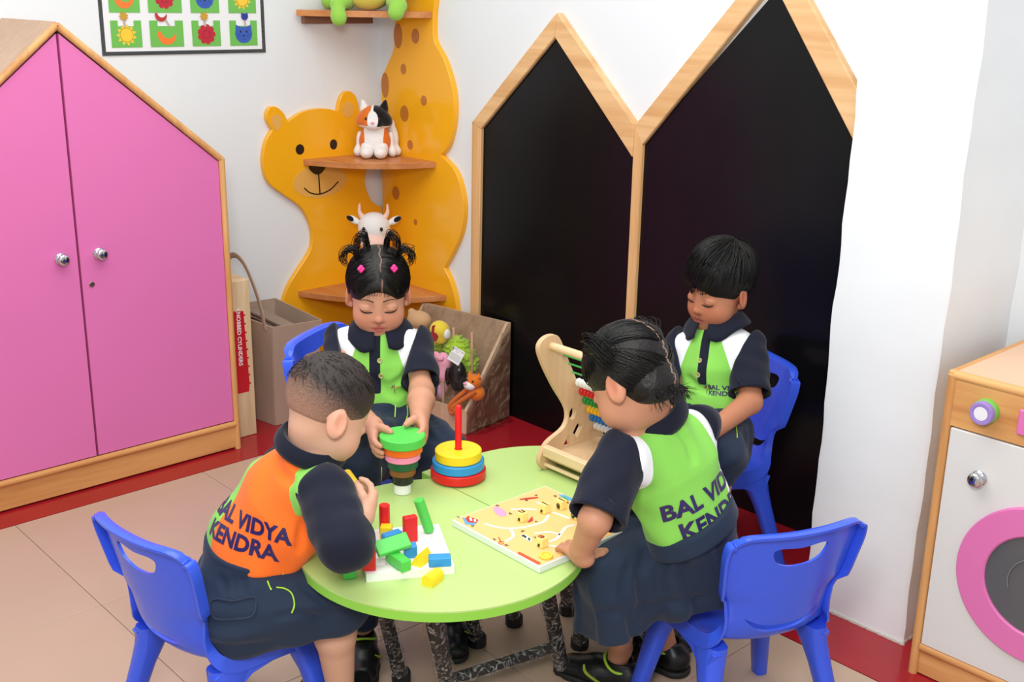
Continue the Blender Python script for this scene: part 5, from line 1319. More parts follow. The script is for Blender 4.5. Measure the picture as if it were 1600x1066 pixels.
for i in range(9):
    y = 0.010-0.0036*i if i > 1 else 0.021-0.003*i
    x = -0.024
    while x < 0.022:
        w = r3.uniform(0.002, 0.009); w = min(w, 0.024-x)
        if not (i < 2 and -0.012 < x < 0.004): pr2.add([tg0+e1*(x+a)+e2*(y+b)+nn_*0.0009 for a, b in ((0, 0), (w, 0), (w, 0.0012), (0, 0.0012))], [[0, 1, 2, 3]])
        x += w+0.0018
pr2.tube([tg0+e1*(-0.004+0.006*math.cos(a))+e2*(0.018+0.006*math.sin(a))+nn_*0.0009 for a in np.linspace(0, 6.283, 15)[:-1]], 0.0006, 4, closed=True)
pr2.add([tg0+e1*a+e2*b+nn_*0.0009 for a, b in ((-0.0265, 0.010), (-0.0225, 0.010), (-0.0225, 0.0245), (-0.0265, 0.0245))], [[0, 1, 2, 3]])
pr2.obj('printing', TK, TG, None)
# ================================================================ CHILDREN
NAVY = mat('navy_knit', (27, 30, 45), 0.85, 0.15, bump=(260, 0.12), sheen=0.1)
NAVYT = mat('navy_twill', (36, 48, 68), 0.8, 0.2, bump=(300, 0.12), sheen=0.1)
LIME = mat('lime_piping', (170, 220, 60), 0.5)
GRNC, WHTC, ORGC, NVC = (136, 207, 88), (240, 242, 246), (254, 118, 42), (27, 30, 45)
HAIRM = mat('black_hair', (13, 11, 10), 0.42, 0.35, bump=(60, 0.5, (1, 1, 0.15)))
STRAND = mat('black_hair_strand', (14, 12, 11), 0.40, 0.35)
SHOE = mat('black_shoe', (17, 17, 19), 0.35, 0.4, bump=(120, 0.1))
SOLE = mat('black_sole', (24, 24, 25), 0.6)
LASH = mat('dark_lash', (26, 18, 16), 0.6)
TXT = mat('indigo_print', (44, 32, 88), 0.4)

def skinmat(nm, c, lip):
    return mixmat(nm, c, [('lip', lip, 0.004), ('blush', tuple(int(v) for v in (min(255, c[0]*1.03), c[1]*0.87, c[2]*0.84)), 0.03)], rough=0.5, spec=0.35, bump=(180, 0.04), sss=0.08)

def hand(F, W, f, n, t, curls, spread=0.06, s=1.0, thumb=None):
    """palm, four unequal fingers with three bends and a thumb from the side; f fingers, n palm side, t thumb side"""
    f = unit(f); n = np.array(n, float); n = unit(n-f*(n@f)); t0 = np.cross(f, n); t = t0 if t0@np.array(t, float) > 0 else -t0
    W = np.array(W, float)
    F.cone(W-f*0.006*s, W+f*0.020*s+t*0.004*s, 0.0175*s, 0.021*s, 0.010, flat=n, ratio=0.72)
    F.cone(W+f*0.014*s+t*0.006*s, W+f*0.046*s+t*0.010*s, 0.0155*s, 0.0140*s, 0.010, flat=n, ratio=0.72)
    F.cone(W+f*0.014*s-t*0.006*s, W+f*0.043*s-t*0.011*s, 0.0155*s, 0.0130*s, 0.010, flat=n, ratio=0.72)
    data = [(0.0175, 0.0175, 0.0125, 0.011, 0.0066), (0.0060, 0.0195, 0.0140, 0.012, 0.0068), (-0.0060, 0.0180, 0.0130, 0.0115, 0.0065), (-0.0168, 0.0140, 0.0100, 0.0095, 0.0057)]
    for i, (o, l1, l2, l3, r) in enumerate(data):
        b = W+(f*(0.049-0.0025*abs(i-1.2))+t*o)*s; c = curls[i]; ang = 0.0; p = b-f*0.006*s
        sp = spread*(1.5-i)
        pts = [p]; rad = [r*1.12*s]
        for l, a, rr in ((l1+0.006, c[0], 1.0), (l2, c[1], 0.95), (l3, c[2], 0.84)):
            ang += a; d = unit(f*math.cos(ang)+n*math.sin(ang)+t*sp); p = p+d*l*s; pts.append(p); rad.append(r*rr*s)
        F.path(pts, rad, 0.0028)
    if thumb is None: thumb = ((0.55, 0.75, 0.35), (0.85, 0.25, 0.5))
    b = W+(f*0.014+t*0.014+n*0.003)*s
    d1 = unit(f*thumb[0][0]+t*thumb[0][1]+n*thumb[0][2]); d2 = unit(f*thumb[1][0]+t*thumb[1][1]+n*thumb[1][2])
    F.path([b, b+d1*0.021*s, b+d1*0.021*s+unit(d1+d2)*0.016*s, b+d1*0.021*s+unit(d1+d2)*0.016*s+d2*0.013*s], [0.0105*s, 0.0088*s, 0.0078*s, 0.0064*s], 0.006)

class Head:
    def __init__(s, c, f, up, sc=1.0): s.c = np.array(c, float); s.R = frame(f, up); s.s = sc
    def w(s, p): return s.c+s.s*(s.R @ np.array(p, float))
    def loc(s, V): return ((np.asarray(V)-s.c) @ s.R)/s.s
    def r(s, v): return np.array(v, float)*s.s
CR_C, CR_R = np.array([-0.012, 0, 0.028]), np.array([0.089, 0.073, 0.080])
def skin_head(F, H, face=True):
    e = lambda c, r, k=0.012, op='u', R=None: F.ell(H.w(c), H.r(r), H.R if R is None else H.R @ R, k*H.s, op)
    cn = lambda a, b, ra, rb, k=0.01, op='u': F.cone(H.w(a), H.w(b), ra*H.s, rb*H.s, k*H.s, op)
    e(CR_C, CR_R)
    e((0.027, 0, -0.030), (0.055, 0.061, 0.064), 0.03)
    e((0.036, 0, -0.060), (0.040, 0.047, 0.034), 0.03)
    for q in (-1, 1): e((0.046, q*0.033, -0.044), (0.026, 0.026, 0.026), 0.025)
    e((0.063, 0, -0.087), (0.014, 0.017, 0.012), 0.028)
    if face:
        for q in (-1, 1): e((0.094, q*0.031, -0.004), (0.018, 0.019, 0.010), 0.016, 's')
        cn((0.072, 0, 0.004), (0.083, 0, -0.028), 0.0058, 0.0078, 0.014)
        e((0.0865, 0, -0.0335), (0.0092, 0.0095, 0.0082), 0.007)
        for q in (-1, 1): e((0.078, q*0.0112, -0.0365), (0.0085, 0.0062, 0.0058), 0.005)
        for q in (-1, 1): e((0.0845, q*0.0055, -0.0425), (0.004, 0.0028, 0.0022), 0.003, 's')
        for q in (-1, 1): e((0.0630, q*0.0305, -0.0075), (0.0175, 0.0175, 0.0130), 0.004)
        e((0.0765, 0, -0.0570), (0.0085, 0.0175, 0.0052), 0.006); e((0.0745, 0, -0.0672), (0.0088, 0.0145, 0.0060), 0.006)
        e((0.0865, 0, -0.0618), (0.0075, 0.0200, 0.0014), 0.003, 's')
        e((0.082, 0, -0.0505), (0.004, 0.0030, 0.0060), 0.006, 's')
    for q in (-1, 1):
        Re = np.array(Matrix.Rotation(q*0.45, 3, 'Z')) @ np.array(Matrix.Rotation(-0.22, 3, 'Y'))
        e((-0.010, q*0.0745, -0.012), (0.0205, 0.0085, 0.0315), 0.005, 'u', Re)
        e((-0.004, q*0.0855, -0.008), (0.0120, 0.0055, 0.0200), 0.005, 's', Re)
        e((0.000, q*0.0700, -0.036), (0.0075, 0.0055, 0.0085), 0.006, 'u')
def lip_attr(H):
    def fn(V):
        L = H.loc(V); d = 1-np.sqrt((L[:, 1]/0.0175)**2+((L[:, 2]+0.0615)/0.0098)**2); d = d*0.010
        d[L[:, 0] < 0.06] = -0.02; return d
    return fn
def blush_attr(H):
    def fn(V):
        L = H.loc(V); d = np.full(len(V), -0.05)
        for q in (-1, 1): d = np.maximum(d, 0.012-np.linalg.norm(L-np.array([0.068, q*0.037, -0.038]), axis=1))
        d = np.maximum(d, 0.004-np.linalg.norm(L-np.array([0.09, 0, -0.034]), axis=1))
        e = 0.010-np.minimum(np.linalg.norm(L-np.array([-0.008, 0.08, -0.01]), axis=1), np.linalg.norm(L-np.array([-0.008, -0.08, -0.01]), axis=1))
        return np.maximum(d, e)
    return fn
def bvh_of(V, F): return BVHTree.FromPolygons([Vector(v) for v in V], [tuple(int(i) for i in f) for f in F])
def face_lines(H, bvh, parent, closed=0.55):
    def hit(y, z, lift=0.0006):
        o = Vector(H.w((0.25, y, z))); d = Vector(-H.R[:, 0]); r = bvh.ray_cast(o, d)
        return np.array(r[0])-np.array(d)*lift*H.s if r[0] is not None else None
    for q in (-1, 1):
        # lash line along the lowered lid
        P = []; Rr = []
        for t in np.linspace(-1, 1, 13):
            p = hit(q*(0.0305+0.0155*t), -0.0125-0.0042*(1-t*t)+0.0012*q*t*q, 0.0008)
            if p is not None: P.append(p); Rr.append((0.0009+0.0011*(1-t*t)**0.5)*H.s)
        if len(P) > 3: MB().tube(P, Rr, 6).obj('eyelashes', LASH, parent, 60)
        P = []
        for t in np.linspace(-0.8, 0.8, 9):
            p = hit(q*(0.0305+0.0155*t), -0.0045+0.0035*(1-t*t), 0.0)
            if p is not None: P.append(p)
        if len(P) > 3: MB().tube(P, 0.0005*H.s, 4).obj('lid_crease', mat('lid_crease', (120, 78, 60), 0.6), parent, 60)
        P = []; Rr = []
        for t in np.linspace(0, 1, 11):
            p = hit(q*(0.012+0.037*t), 0.0125+0.0075*math.sin(math.pi*min(1, t*0.85+0.1))-0.004*t, 0.0002)
            if p is not None: P.append(p); Rr.append((0.0024*(1-t)**0.6+0.0006)*H.s)
        if len(P) > 3: MB().tube(P, Rr, 6, sy=0.5).obj('eyebrow', mat('brow_hair', (48, 32, 26), 0.7), parent, 60)

def strands(name, paths, r0, r1, parent, m=None, n=3):
    V = []; F = []; base = 0
    for P in paths:
        P = np.asarray(P); k = len(P); T = np.gradient(P, axis=0); T /= np.linalg.norm(T, axis=1)[:, None]+1e-9
        ref = np.array([0.3, 0.5, 0.8]); A = np.cross(T, ref); A /= np.linalg.norm(A, axis=1)[:, None]+1e-9; B = np.cross(T, A)
        rad = np.linspace(r0, r1, k)[:, None]
        for j in range(n):
            a = 2*math.pi*j/n; V.append(P+rad*(math.cos(a)*A+math.sin(a)*B))
        for i in range(k-1):
            for j in range(n):
                j2 = (j+1) % n; F.append((base+j*k+i, base+j2*k+i, base+j2*k+i+1, base+j*k+i+1))
        base += k*n
    V = np.concatenate(V)-rootloc(parent)
    o = link(name, sdf_mesh(name, V, np.array(F), m or STRAND), parent); o['kind'] = 'stuff'; return o
def slerp(a, b, t):
    a = unit(a); b = unit(b); w = math.acos(max(-1, min(1, float(a@b))))
    if w < 1e-3: return a
    return (math.sin((1-t)*w)*a+math.sin(t*w)*b)/math.sin(w)
def scalp_paths(H, pairs, rng, off=0.006, jit=0.04, k=9, lift=0.002, cc=None, cr=None):
    """locks combed over the skull from direction a to direction b (head-local directions)"""
    cc = CR_C if cc is None else cc; cr = CR_R if cr is None else cr; out = []
    for a, b in pairs:
        a = np.array(a)+rng.normal(0, jit, 3); b = np.array(b)+rng.normal(0, jit, 3); h = off+rng.normal(0, lift)*0.5
        P = []
        for i in range(k):
            d = slerp(a, b, i/(k-1)); P.append(H.w(cc+d*(cr+h+0.003*math.sin(3.1*i/(k-1)))))
        out.append(P)
    return out

def shoe(parent, ankle, toe, lime=True, s=1.0):
    """sneaker: sole, upper, strap, lime collar; ankle above heel, toe direction horizontal"""
    a = np.array(ankle, float); t = np.array(toe, float); t[2] = 0; t = unit(t); l = np.array([-t[1], t[0], 0])
    heel = np.array([a[0], a[1], 0.0])-t*0.022*s; tp = heel+t*0.125*s
    R = np.array([t, l, [0, 0, 1]]).T
    F = Field(np.minimum(heel, tp)-0.07*s, np.maximum(heel, tp)+[0.07*s, 0.07*s, 0.10*s], 0.003)
    F.cone(heel+[0, 0, 0.034*s], heel+t*0.07*s+[0, 0, 0.032*s], 0.033*s, 0.034*s, 0.012, flat=np.array([0, 0, 1.0]), ratio=0.95)
    F.cone(heel+t*0.07*s+[0, 0, 0.031*s], tp+[0, 0, 0.024*s], 0.034*s, 0.030*s, 0.015, flat=np.array([0, 0, 1.0]), ratio=0.80)
    F.cone(heel+t*0.005*s+[0, 0, 0.04*s], a*[1, 1, 0]+[0, 0, 0.068*s], 0.030*s, 0.028*s, 0.012)
    F.cone(a*[1, 1, 0]+[0, 0, 0.055*s], a*[1, 1, 0]+[0, 0, 0.12*s], 0.0235*s, 0.026*s, 0.004, 's')
    F.plane((0, 0, 0.012*s), (0, 0, -1)); F.plane((0, 0, 0.072*s), (0, 0, 1))
    up, V, Fc = sdf_obj('shoe', F, SHOE, parent)
    G = Field(np.minimum(heel, tp)-0.06*s, np.maximum(heel, tp)+[0.06*s, 0.06*s, 0.05*s], 0.003)
    G.cone(heel+[0, 0, 0.012*s], heel+t*0.07*s+[0, 0, 0.012*s], 0.035*s, 0.036*s, 0.01); G.cone(heel+t*0.07*s+[0, 0, 0.012*s], tp+[0, 0, 0.012*s], 0.036*s, 0.033*s, 0.01)
    G.plane((0, 0, 0.016*s), (0, 0, 1)); G.plane((0, 0, 0.001), (0, 0, -1))
    sdf_obj('sole', G, SOLE, up)
    if lime:
        c = a*[1, 1, 0]+[0, 0, 0.0]
        P = [c+(t*math.cos(q)*0.033+l*math.sin(q)*0.031)*s+np.array([0, 0, (0.066+0.006*math.cos(q)-0.012*abs(math.sin(q))**2)*s]) for q in np.linspace(0, 2*math.pi, 29)[:-1]]
        MB().tube(P, 0.0032*s, 7, closed=True).obj('collar_piping', LIME, up, 60)
        for q in (-1, 1):
            S = [heel+t*0.045*s+l*q*0.0365*s+[0, 0, 0.020*s], heel+t*0.065*s+l*q*0.037*s+[0, 0, 0.030*s], heel+t*0.085*s+l*q*0.035*s+[0, 0, 0.040*s], heel+t*0.092*s+l*q*0.026*s+[0, 0, 0.050*s]]
            MB().tube(catmull(S, 4), [0.003+0.003*math.sin(math.pi*i/12) for i in range(13)], 6, sy=0.5).obj('side_flash', mat('olive_lime', (150, 170, 50), 0.5), up, 60)
    st = [heel+t*0.070*s+l*q*0.036*s+np.array([0, 0, (0.032+0.030*(1-(q)**2))*s]) for q in np.linspace(-1, 1, 9)]
    MB().tube(st, 0.010*s, 8, sy=0.35).obj('strap', SHOE, up, 60)
    return up

def words_of(V, F, gap):
    """split flat lettering into words by the gaps between letters"""
    iv = sorted((min(V[i][0] for i in f), max(V[i][0] for i in f), k) for k, f in enumerate(F)); out = []; cur = []; hi = -1e9
    for a, b, k in iv:
        if cur and a-hi > gap: out.append(cur); cur = []
        cur.append(k); hi = max(hi, b)
    out.append(cur); return [[F[k] for k in c] for c in out]
def project_text(name, body, size, H0, ex, ey, nd, bvh, m, parent, bold=0.0015, cell=0.006, lift=0.0012, italic=0.0):
    """lettering wrapped onto cloth: laid out on the plane (H0, ex, ey), cut into a fine grid and dropped along nd"""
    V, FF = text_mesh(body, size, bold, italic=italic); off = rootloc(parent)
    for F in words_of(V, FF, size*0.16):
        bm = bmesh.new(); vs_ = {}
        for f in F:
            for i in f:
                if i not in vs_: vs_[i] = bm.verts.new((V[i][0], V[i][1], 0))
            try: bm.faces.new([vs_[i] for i in f])
            except ValueError: pass
        U = np.array([V[i] for i in vs_]); lo = U.min(0); hi = U.max(0)
        for ax in range(2):
            for c in np.arange(lo[ax]+cell, hi[ax], cell):
                co = [0, 0, 0]; no = [0, 0, 0]; co[ax] = c; no[ax] = 1
                bmesh.ops.bisect_plane(bm, geom=bm.verts[:]+bm.edges[:]+bm.faces[:], plane_co=co, plane_no=no)
        dead = []
        for v in bm.verts:
            w = np.array(H0)+v.co[0]*np.array(ex)+v.co[1]*np.array(ey); r = bvh.ray_cast(Vector(w), Vector(nd))
            if r[0] is None or -np.array(r[1])@np.array(nd) < 0.12: dead.append(v); continue
            v.co = Vector(np.array(r[0])-np.array(nd)*lift-off)
        bmesh.ops.delete(bm, geom=dead, context='VERTS')
        if not bm.faces: bm.free(); continue
        for f in bm.faces: f.smooth = True
        me = bpy.data.meshes.new(name); bm.to_mesh(me); bm.free(); me.materials.append(m)
        link(name, me, parent)

def torso_field(N, W, P, SL, SR, fwd, h=0.0035, chest=0.080, belly=0.088, fl=0.74, sh=0.044, seed=1, extra=None, amp=0.0022):
    lo = np.min([N, W, P, SL, SR], 0)-0.16; hi = np.max([N, W, P, SL, SR], 0)+0.14
    F = Field(lo, hi, h); fw = unit(fwd); ax = unit(np.array(SL)-np.array(SR))
    mid = (np.array(SL)+np.array(SR))/2; up = unit(np.array(N)-np.array(W))
    fd = unit(fw-up*(fw@up))
    ch = mid*0.65+np.array(W)*0.35
    F.cone(ch, W, chest, belly, 0.02, flat=fd, ratio=fl)
    F.cone(W, np.array(P), belly, belly*0.97, 0.02, flat=fd, ratio=fl+0.05)
    F.cone(np.array(SL)-ax*0.022-up*0.006, np.array(SR)+ax*0.022-up*0.006, sh, sh, 0.035)
    F.cone(ch, mid, chest*0.92, 0.048, 0.035, flat=fd, ratio=fl)
    F.cone(mid, N, 0.046, 0.040, 0.035)
    if extra: extra(F, fd, up, ax)
    F.warp(wob(seed, amp, 0.075))
    return F, fd, up, ax, mid
def sleeve(parent, S, E, end, r0, r1, seed, h=0.003, amp=0.0022, seam=None, bend=None, hem=0.0):
    """short sleeve; seam = (point, inward normal) where it is sewn to the yoke; bend = (wrist, share) carries it round the elbow"""
    S = np.array(S); E = np.array(E); d = unit(E-S); tip = S+(E-S)*end
    pts = [S, tip]
    if bend is not None: tip = E+(np.array(bend[0])-E)*bend[1]; pts = [S, E, tip]
    F = Field(np.min(pts, 0)-0.09, np.max(pts, 0)+0.09, h)
    if bend is None:
        F.cone(S-d*0.012, tip+d*0.02, r0, r1, 0.01); F.warp(wob(seed, amp, 0.06)); F.plane(tip, d, 0.004)
        F.cone(tip-d*0.022, tip+d*0.04, r1+hem-0.0075, r1+hem-0.004, 0.003, 's')
    else:
        d = unit(tip-E); F.cone(E, tip+d*0.02, r1, r1+hem, 0.02); F.plane(tip, d, 0.004)
        F.cone(tip-d*0.022, tip+d*0.04, r1+hem-0.0075, r1+hem-0.004, 0.003, 's')
        F.cone(S, E, r0, r1, 0.012); F.warp(wob(seed, amp, 0.06))
    if seam is not None and len(seam) == 2: F.plane(seam[0], seam[1], 0.008)
    elif seam is not None: F.wedge(seam[0], seam[1], seam[2], S-unit(seam[2])*0.016)
    return sdf_obj('sleeve', F, NAVY, parent)[0]
def collar(parent, H, N, ctr, fwd, up, r=0.044, front=True, flap=0.045, spread=0.030):
    """ribbed stand collar with two turned-down flaps"""
    up = unit(up); fw = unit(np.array(fwd)-up*(np.array(fwd)@up)); lf = np.cross(up, fw); c = np.array(ctr, float)
    V = []; Fc = []; n = 40
    # opening at the front: angle runs from +a0 round the back to 2pi-a0
    a0 = 0.22 if front else 0.05
    an = np.linspace(a0, 2*math.pi-a0, n)
    K = 8
    for a in an:
        back = 0.5-0.5*math.cos(a)                     # 0 front .. 1 back
        d = fw*math.cos(a)+lf*math.sin(a)
        topz = 0.010+0.020*back; fl = flap*(0.62+0.55*math.exp(-((abs(a if a < math.pi else 2*math.pi-a)-0.55)/0.45)**2)) if front else flap*0.8
        for k in range(K):
            t = k/(K-1)
            if t < 0.35:
                q = t/0.35; p = c+d*(r+0.002*q)+up*(-0.020+(topz+0.020)*q)
            else:
                q = (t-0.35)/0.65; p = c+d*(r+0.005+spread*q+0.004*math.sin(q*3.1))+up*(topz-fl*q*(0.95)-0.002*q)
            V.append(p)
    for i in range(n-1):
        for k in range(K-1): Fc.append([i*K+k, i*K+k+1, (i+1)*K+k+1, (i+1)*K+k])
    b = MB().add(V, Fc); o = b.obj('collar', NAVY, parent, 80)
    so = o.modifiers.new('thickness', 'SOLIDIFY'); so.thickness = 0.0035; so.offset = 0
    return o
def logo(name, bvh, o, ex, ey, nd, parent, s=1.0):
    """small embroidered tree-like mark: stem and coloured petals"""
    def drop(u, v):
        w = np.array(o)+u*np.array(ex)*s+v*np.array(ey)*s; r = bvh.ray_cast(Vector(w), Vector(nd)); return None if r[0] is None else np.array(r[0])-np.array(nd)*0.001
    root = None
    cols = [('logo_orange', (235, 140, 30)), ('logo_yellow', (240, 200, 60)), ('logo_green', (40, 110, 50)), ('logo_blue', (40, 90, 150)), ('logo_red', (190, 60, 50))]
    P = [drop(0, -0.012+0.004*i) for i in range(4)]
    if any(p is None for p in P): return
    root = MB().tube(P, 0.0009*s, 5).obj(name, mat('logo_stem', (60, 90, 40), 0.6), parent, 60)
    for i, a in enumerate(np.linspace(0.35, math.pi-0.35, 5)):
        P = [drop(0.004*math.cos(a), 0.001+0.004*math.sin(a)), drop(0.0105*math.cos(a), 0.001+0.0105*math.sin(a))]
        if any(p is None for p in P): continue
        MB().tube(P, [0.0016*s, 0.0010*s], 5).obj('logo_petal', mat(cols[i][0], cols[i][1], 0.6), root, 60)
# ---------------------------------------------------------------- boy in the orange shirt (seen from behind)
def kid_orange():
    P = np.array([1.915, -1.765, 0.355]); W = PD(402, 850, 2.215); N = PD(482, 700, 2.13)
    SR = PD(508, 768, 2.06); SL = PD(447, 738, 2.24)
    ER = PD(537, 848, 1.985); WR_ = PD(568, 808, 2.085)
    EL = PD(480, 785, 2.29); WL = PD(532, 772, 2.26)
    t = thing('person', 'child in an orange shirt and navy shorts, seen from behind, holding a yellow cylinder', 'person', (P[0], P[1], 0))
    H = Head(PD(513, 640, 2.115), (0.16, 0.80, -0.52), (0.05, 0.42, 0.9), 0.93)
    fwd = np.array([0.08, 1.0, 0.0])
    HR = np.array([1.965, -1.775, 0.352]); HL = np.array([1.855, -1.765, 0.352])
    KR = PD(533, 925, 2.185); AR = PD(533, 1085, 2.315); KL = np.array([1.905, -1.555, 0.375]); AL = PD(492, 1040, 2.44)
    sk = Field(np.min([P, W, N, SR, SL, ER, WL, KR, AR, KL, AL, H.c], 0)-0.15, np.max([P, N, SR, SL, ER, KR, H.c], 0)+0.15, 0.0027)
    skin_head(sk, H)
    sk.cone(H.w((-0.022, 0, -0.045)), N, 0.040*0.95, 0.040, 0.02)
    sk.cone(N-np.array([0,0,0.02]), W, 0.032, 0.06, 0.02); sk.cone(W, P, 0.06, 0.06, 0.02)
    for S, E, Wr in ((SR, ER, WR_), (SL, EL, WL)):
        sk.cone(N-np.array([0,0,0.012]), S, 0.024, 0.030, 0.02); sk.cone(S, E, 0.026, 0.028, 0.012); sk.cone(E, Wr, 0.0285, 0.0205, 0.012)
    for Hh, K, A in ((HR, KR, AR), (HL, KL, AL)):
        sk.cone(P, Hh, 0.045, 0.045, 0.02); sk.cone(Hh, K, 0.045, 0.040, 0.02)
        sk.cone(K, K*0.62+A*0.38+np.array([-0.004, -0.012, 0]), 0.042, 0.040, 0.015); sk.cone(K*0.62+A*0.38+np.array([-0.004, -0.012, 0]), A, 0.040, 0.026, 0.015)
        sk.cone(A, np.array([A[0], A[1], 0.04])+unit(A-K)*[0.04, 0.04, 0], 0.026, 0.024, 0.01)
    # right hand round the lower end of the yellow cylinder, left hand behind it
    fR = unit(PD(588, 768, 2.13)-WR_)
    hand(sk, WR_, fR, -unit(np.array([0.62, 0.20, -0.3])), np.array([-0.5, 0.1, 0.8]), [(0.55, 0.6, 0.4), (0.65, 0.7, 0.5), (0.75, 0.8, 0.5), (0.85, 0.8, 0.5)], 0.05, 0.97, ((0.5, 0.6, 0.6), (0.7, -0.1, 0.7)))
    fL = unit(PD(556, 742, 2.20)-WL)
    hand(sk, WL, fL, unit(np.array([0.6, -0.5, 0.1])), np.array([0, 0, 1.0]), [(0.4, 0.6, 0.5)]*4, 0.04, 0.95)
    SKM = skinmat('skin_light_tan', (214, 166, 140), (190, 110, 100))
    body, V, Fc = sdf_obj('body', sk, SKM, t, 2, {'lip': lip_attr(H), 'blush': blush_attr(H)})
    # close-cropped hair fading at nape and temples
    hf = Field(H.c-0.13, H.c+0.13, 0.003)
    hf.ell(H.w(CR_C+np.array([0.0, 0, 0.003])), H.r(CR_R+np.array([0.0035, 0.0035, 0.005])), H.R)
    hf.ell(H.w((0.095, 0, -0.035)), H.r((0.06, 0.075, 0.085)), H.R, 0.02, 's')
    hf.plane(H.w((-0.03, 0, -0.030)), H.R @ np.array([0.10, 0, -1.0]), 0.01)
    for q in (-1, 1): hf.ell(H.w((-0.004, q*0.080, -0.020)), H.r((0.028, 0.020, 0.034)), H.R, 0.008, 's')
    def fade(Vv):
        L = H.loc(Vv); z = L[:, 2]+0.20*L[:, 0]
        return (z+0.002)
    FM = mixmat('cropped_hair', (172, 130, 108), [('fade', (46, 37, 34), 0.036)], rough=0.55, spec=0.4, bump=(300, 0.5), noise=(240, 0.045))
    hair, _, _ = sdf_obj('hair', hf, FM, t, 2, {'fade': fade})
    rng = np.random.RandomState(4)
    pr_ = []
    wh = np.array([-0.75, 0.05, 0.65])
    for i in range(420):
        a = rng.uniform(0, 6.283); el = rng.uniform(0.05, 1.15)
        d = np.array([math.cos(a)*math.sin(el), math.sin(a)*math.sin(el), math.cos(el)]); d = np.array(rotm('Y', -0.35)) @ d
        if d[0] > 0.72 or d[2] < 0.10: continue
        e = unit(d-0.25*wh); pr_.append((d, e))
    strands('hair_stubble', scalp_paths(H, pr_, rng, 0.0045, 0.02, 4, 0.0012), 0.0011, 0.0005, hair, mat('cropped_strand', (34, 26, 24), 0.5))
    # shirt
    def ex(F, fd, up, ax):
        F.cone(W-up*0.0, W+fd*0.01-np.array([0, 0, 0.05]), 0.098, 0.100, 0.03, flat=fd, ratio=0.8)
    F, fd, up, ax, mid = torso_field(N, W, P, SL, SR, fwd, chest=0.104, belly=0.102, sh=0.052, seed=3, extra=ex)
    upw = unit(up*0.35+np.array([0, 0, 0.65])-fd*0.1)
    F.plane(W-upw*0.006, -upw, 0.006); F.plane(N+up*0.016, unit(N-mid), 0.006)
    s0 = abs((SR-mid) @ ax)
    def green(Vv):
        d = (Vv-mid) @ ax; h = (Vv-W) @ up; hh = np.clip(h/0.24, 0, 1)
        return -d-(s0-0.006-0.030*hh)     # only on the visible right side seam
    def green2(Vv):
        d = (Vv-mid) @ ax; h = (Vv-W) @ up; hh = np.clip(h/0.24, 0, 1)
        return np.maximum(np.abs(d)-(s0-0.006-0.038*hh), (Vv-mid) @ fd-0.055)
    SH = mixmat('orange_knit', ORGC, [('green', GRNC)], rough=0.85, spec=0.15, bump=(240, 0.10), sheen=0.1)
    F.crease([[(478, 800), (472, 830), (468, 860)], [(430, 720), (440, 740), (455, 752)]], 0.0022, 0.016)
    shirt, SV, SF = sdf_obj('shirt', F, SH, t, 2, {'green': green2})
    bv = bvh_of(SV, SF)
    sleeve(shirt, SR, ER, 1.0, 0.053, 0.050, 11, seam=(SR+ax*0.002, ax, up), bend=(WR_, 0.30)); sleeve(shirt, SL, EL, 0.8, 0.046, 0.050, 12)
    collar(shirt, H, N, N+up*0.010+fd*0.002, fd, unit(unit(H.w((-0.02, 0, -0.05))-N)+up*0.6), 0.050, False, 0.040, 0.014)
    # back print
    nd = unit(fd+up*0.05+ax*0.42)
    exx = -ax; exx = unit(exx-nd*(exx@nd)); eyy = np.cross(nd, exx)*-1
    if eyy@up < 0: eyy = -eyy
    mid_b = W*0.72+mid*0.28
    rt_ = math.radians(-9); exx, eyy = exx*math.cos(rt_)+eyy*math.sin(rt_), eyy*math.cos(rt_)-exx*math.sin(rt_)
    project_text('back_lettering', 'BAL VIDYA', 0.043, mid_b-nd*0.3+eyy*0.020-exx*0.003, exx, eyy, nd, bv, TXT, shirt, bold=0.0017)
    project_text('back_lettering', 'KENDRA', 0.043, mid_b-nd*0.3-eyy*0.021-exx*0.010, exx, eyy, nd, bv, TXT, shirt, bold=0.0017)
    # shorts
    lo = np.min([P, HL, KR, KL], 0)-0.14; hi = np.max([W, KR, KL], 0)+0.13
    S = Field(lo, hi, 0.0035)
    S.cone(W-upw*0.010, P, 0.102, 0.104, 0.02, flat=fd, ratio=0.86); S.plane(W+upw*0.008, upw, 0.006)
    for Hh, K in ((HR, KR), (HL, KL)):
        S.cone(P*0.4+Hh*0.6, Hh*0.5+K*0.5, 0.080, 0.073, 0.025); S.cone(Hh*0.5+K*0.5, K, 0.073, 0.060, 0.02)
        S.cone(K, K+np.array([0, -0.010, -0.030]), 0.061, 0.060, 0.02)
    S.warp(wob(21, 0.0035, 0.06))
    S.plane((0, 0, 0.2815), (0, 0, -1), 0.006)
    for K, A in ((KR, AR), (KL, AL)):
        S.cone(K+np.array([0, 0.004, -0.066]), K+np.array([0, 0.004, -0.15]), 0.047, 0.052, 0.004, 's')
    S.crease([[(345, 905), (352, 925)], [(362, 903), (366, 926)], [(378, 902), (380, 924)], [(470, 915), (500, 935), (520, 960)], [(430, 965), (470, 960), (505, 972)], [(500, 905), (520, 915), (545, 940)]], 0.0025, 0.014)
    shorts, V2, F2 = sdf_obj('shorts', S, NAVYT, t, 2)
    b2 = bvh_of(V2, F2)
    wb = Field(lo, hi, 0.0035); wb.cone(W-upw*0.004, W-upw*0.030, 0.110, 0.112, 0.01, flat=fd, ratio=0.90); wb.plane(W+upw*0.012, upw, 0.003); wb.plane(W-upw*0.022, -upw, 0.003)
    sdf_obj('waistband', wb, NAVYT, shorts, 1)
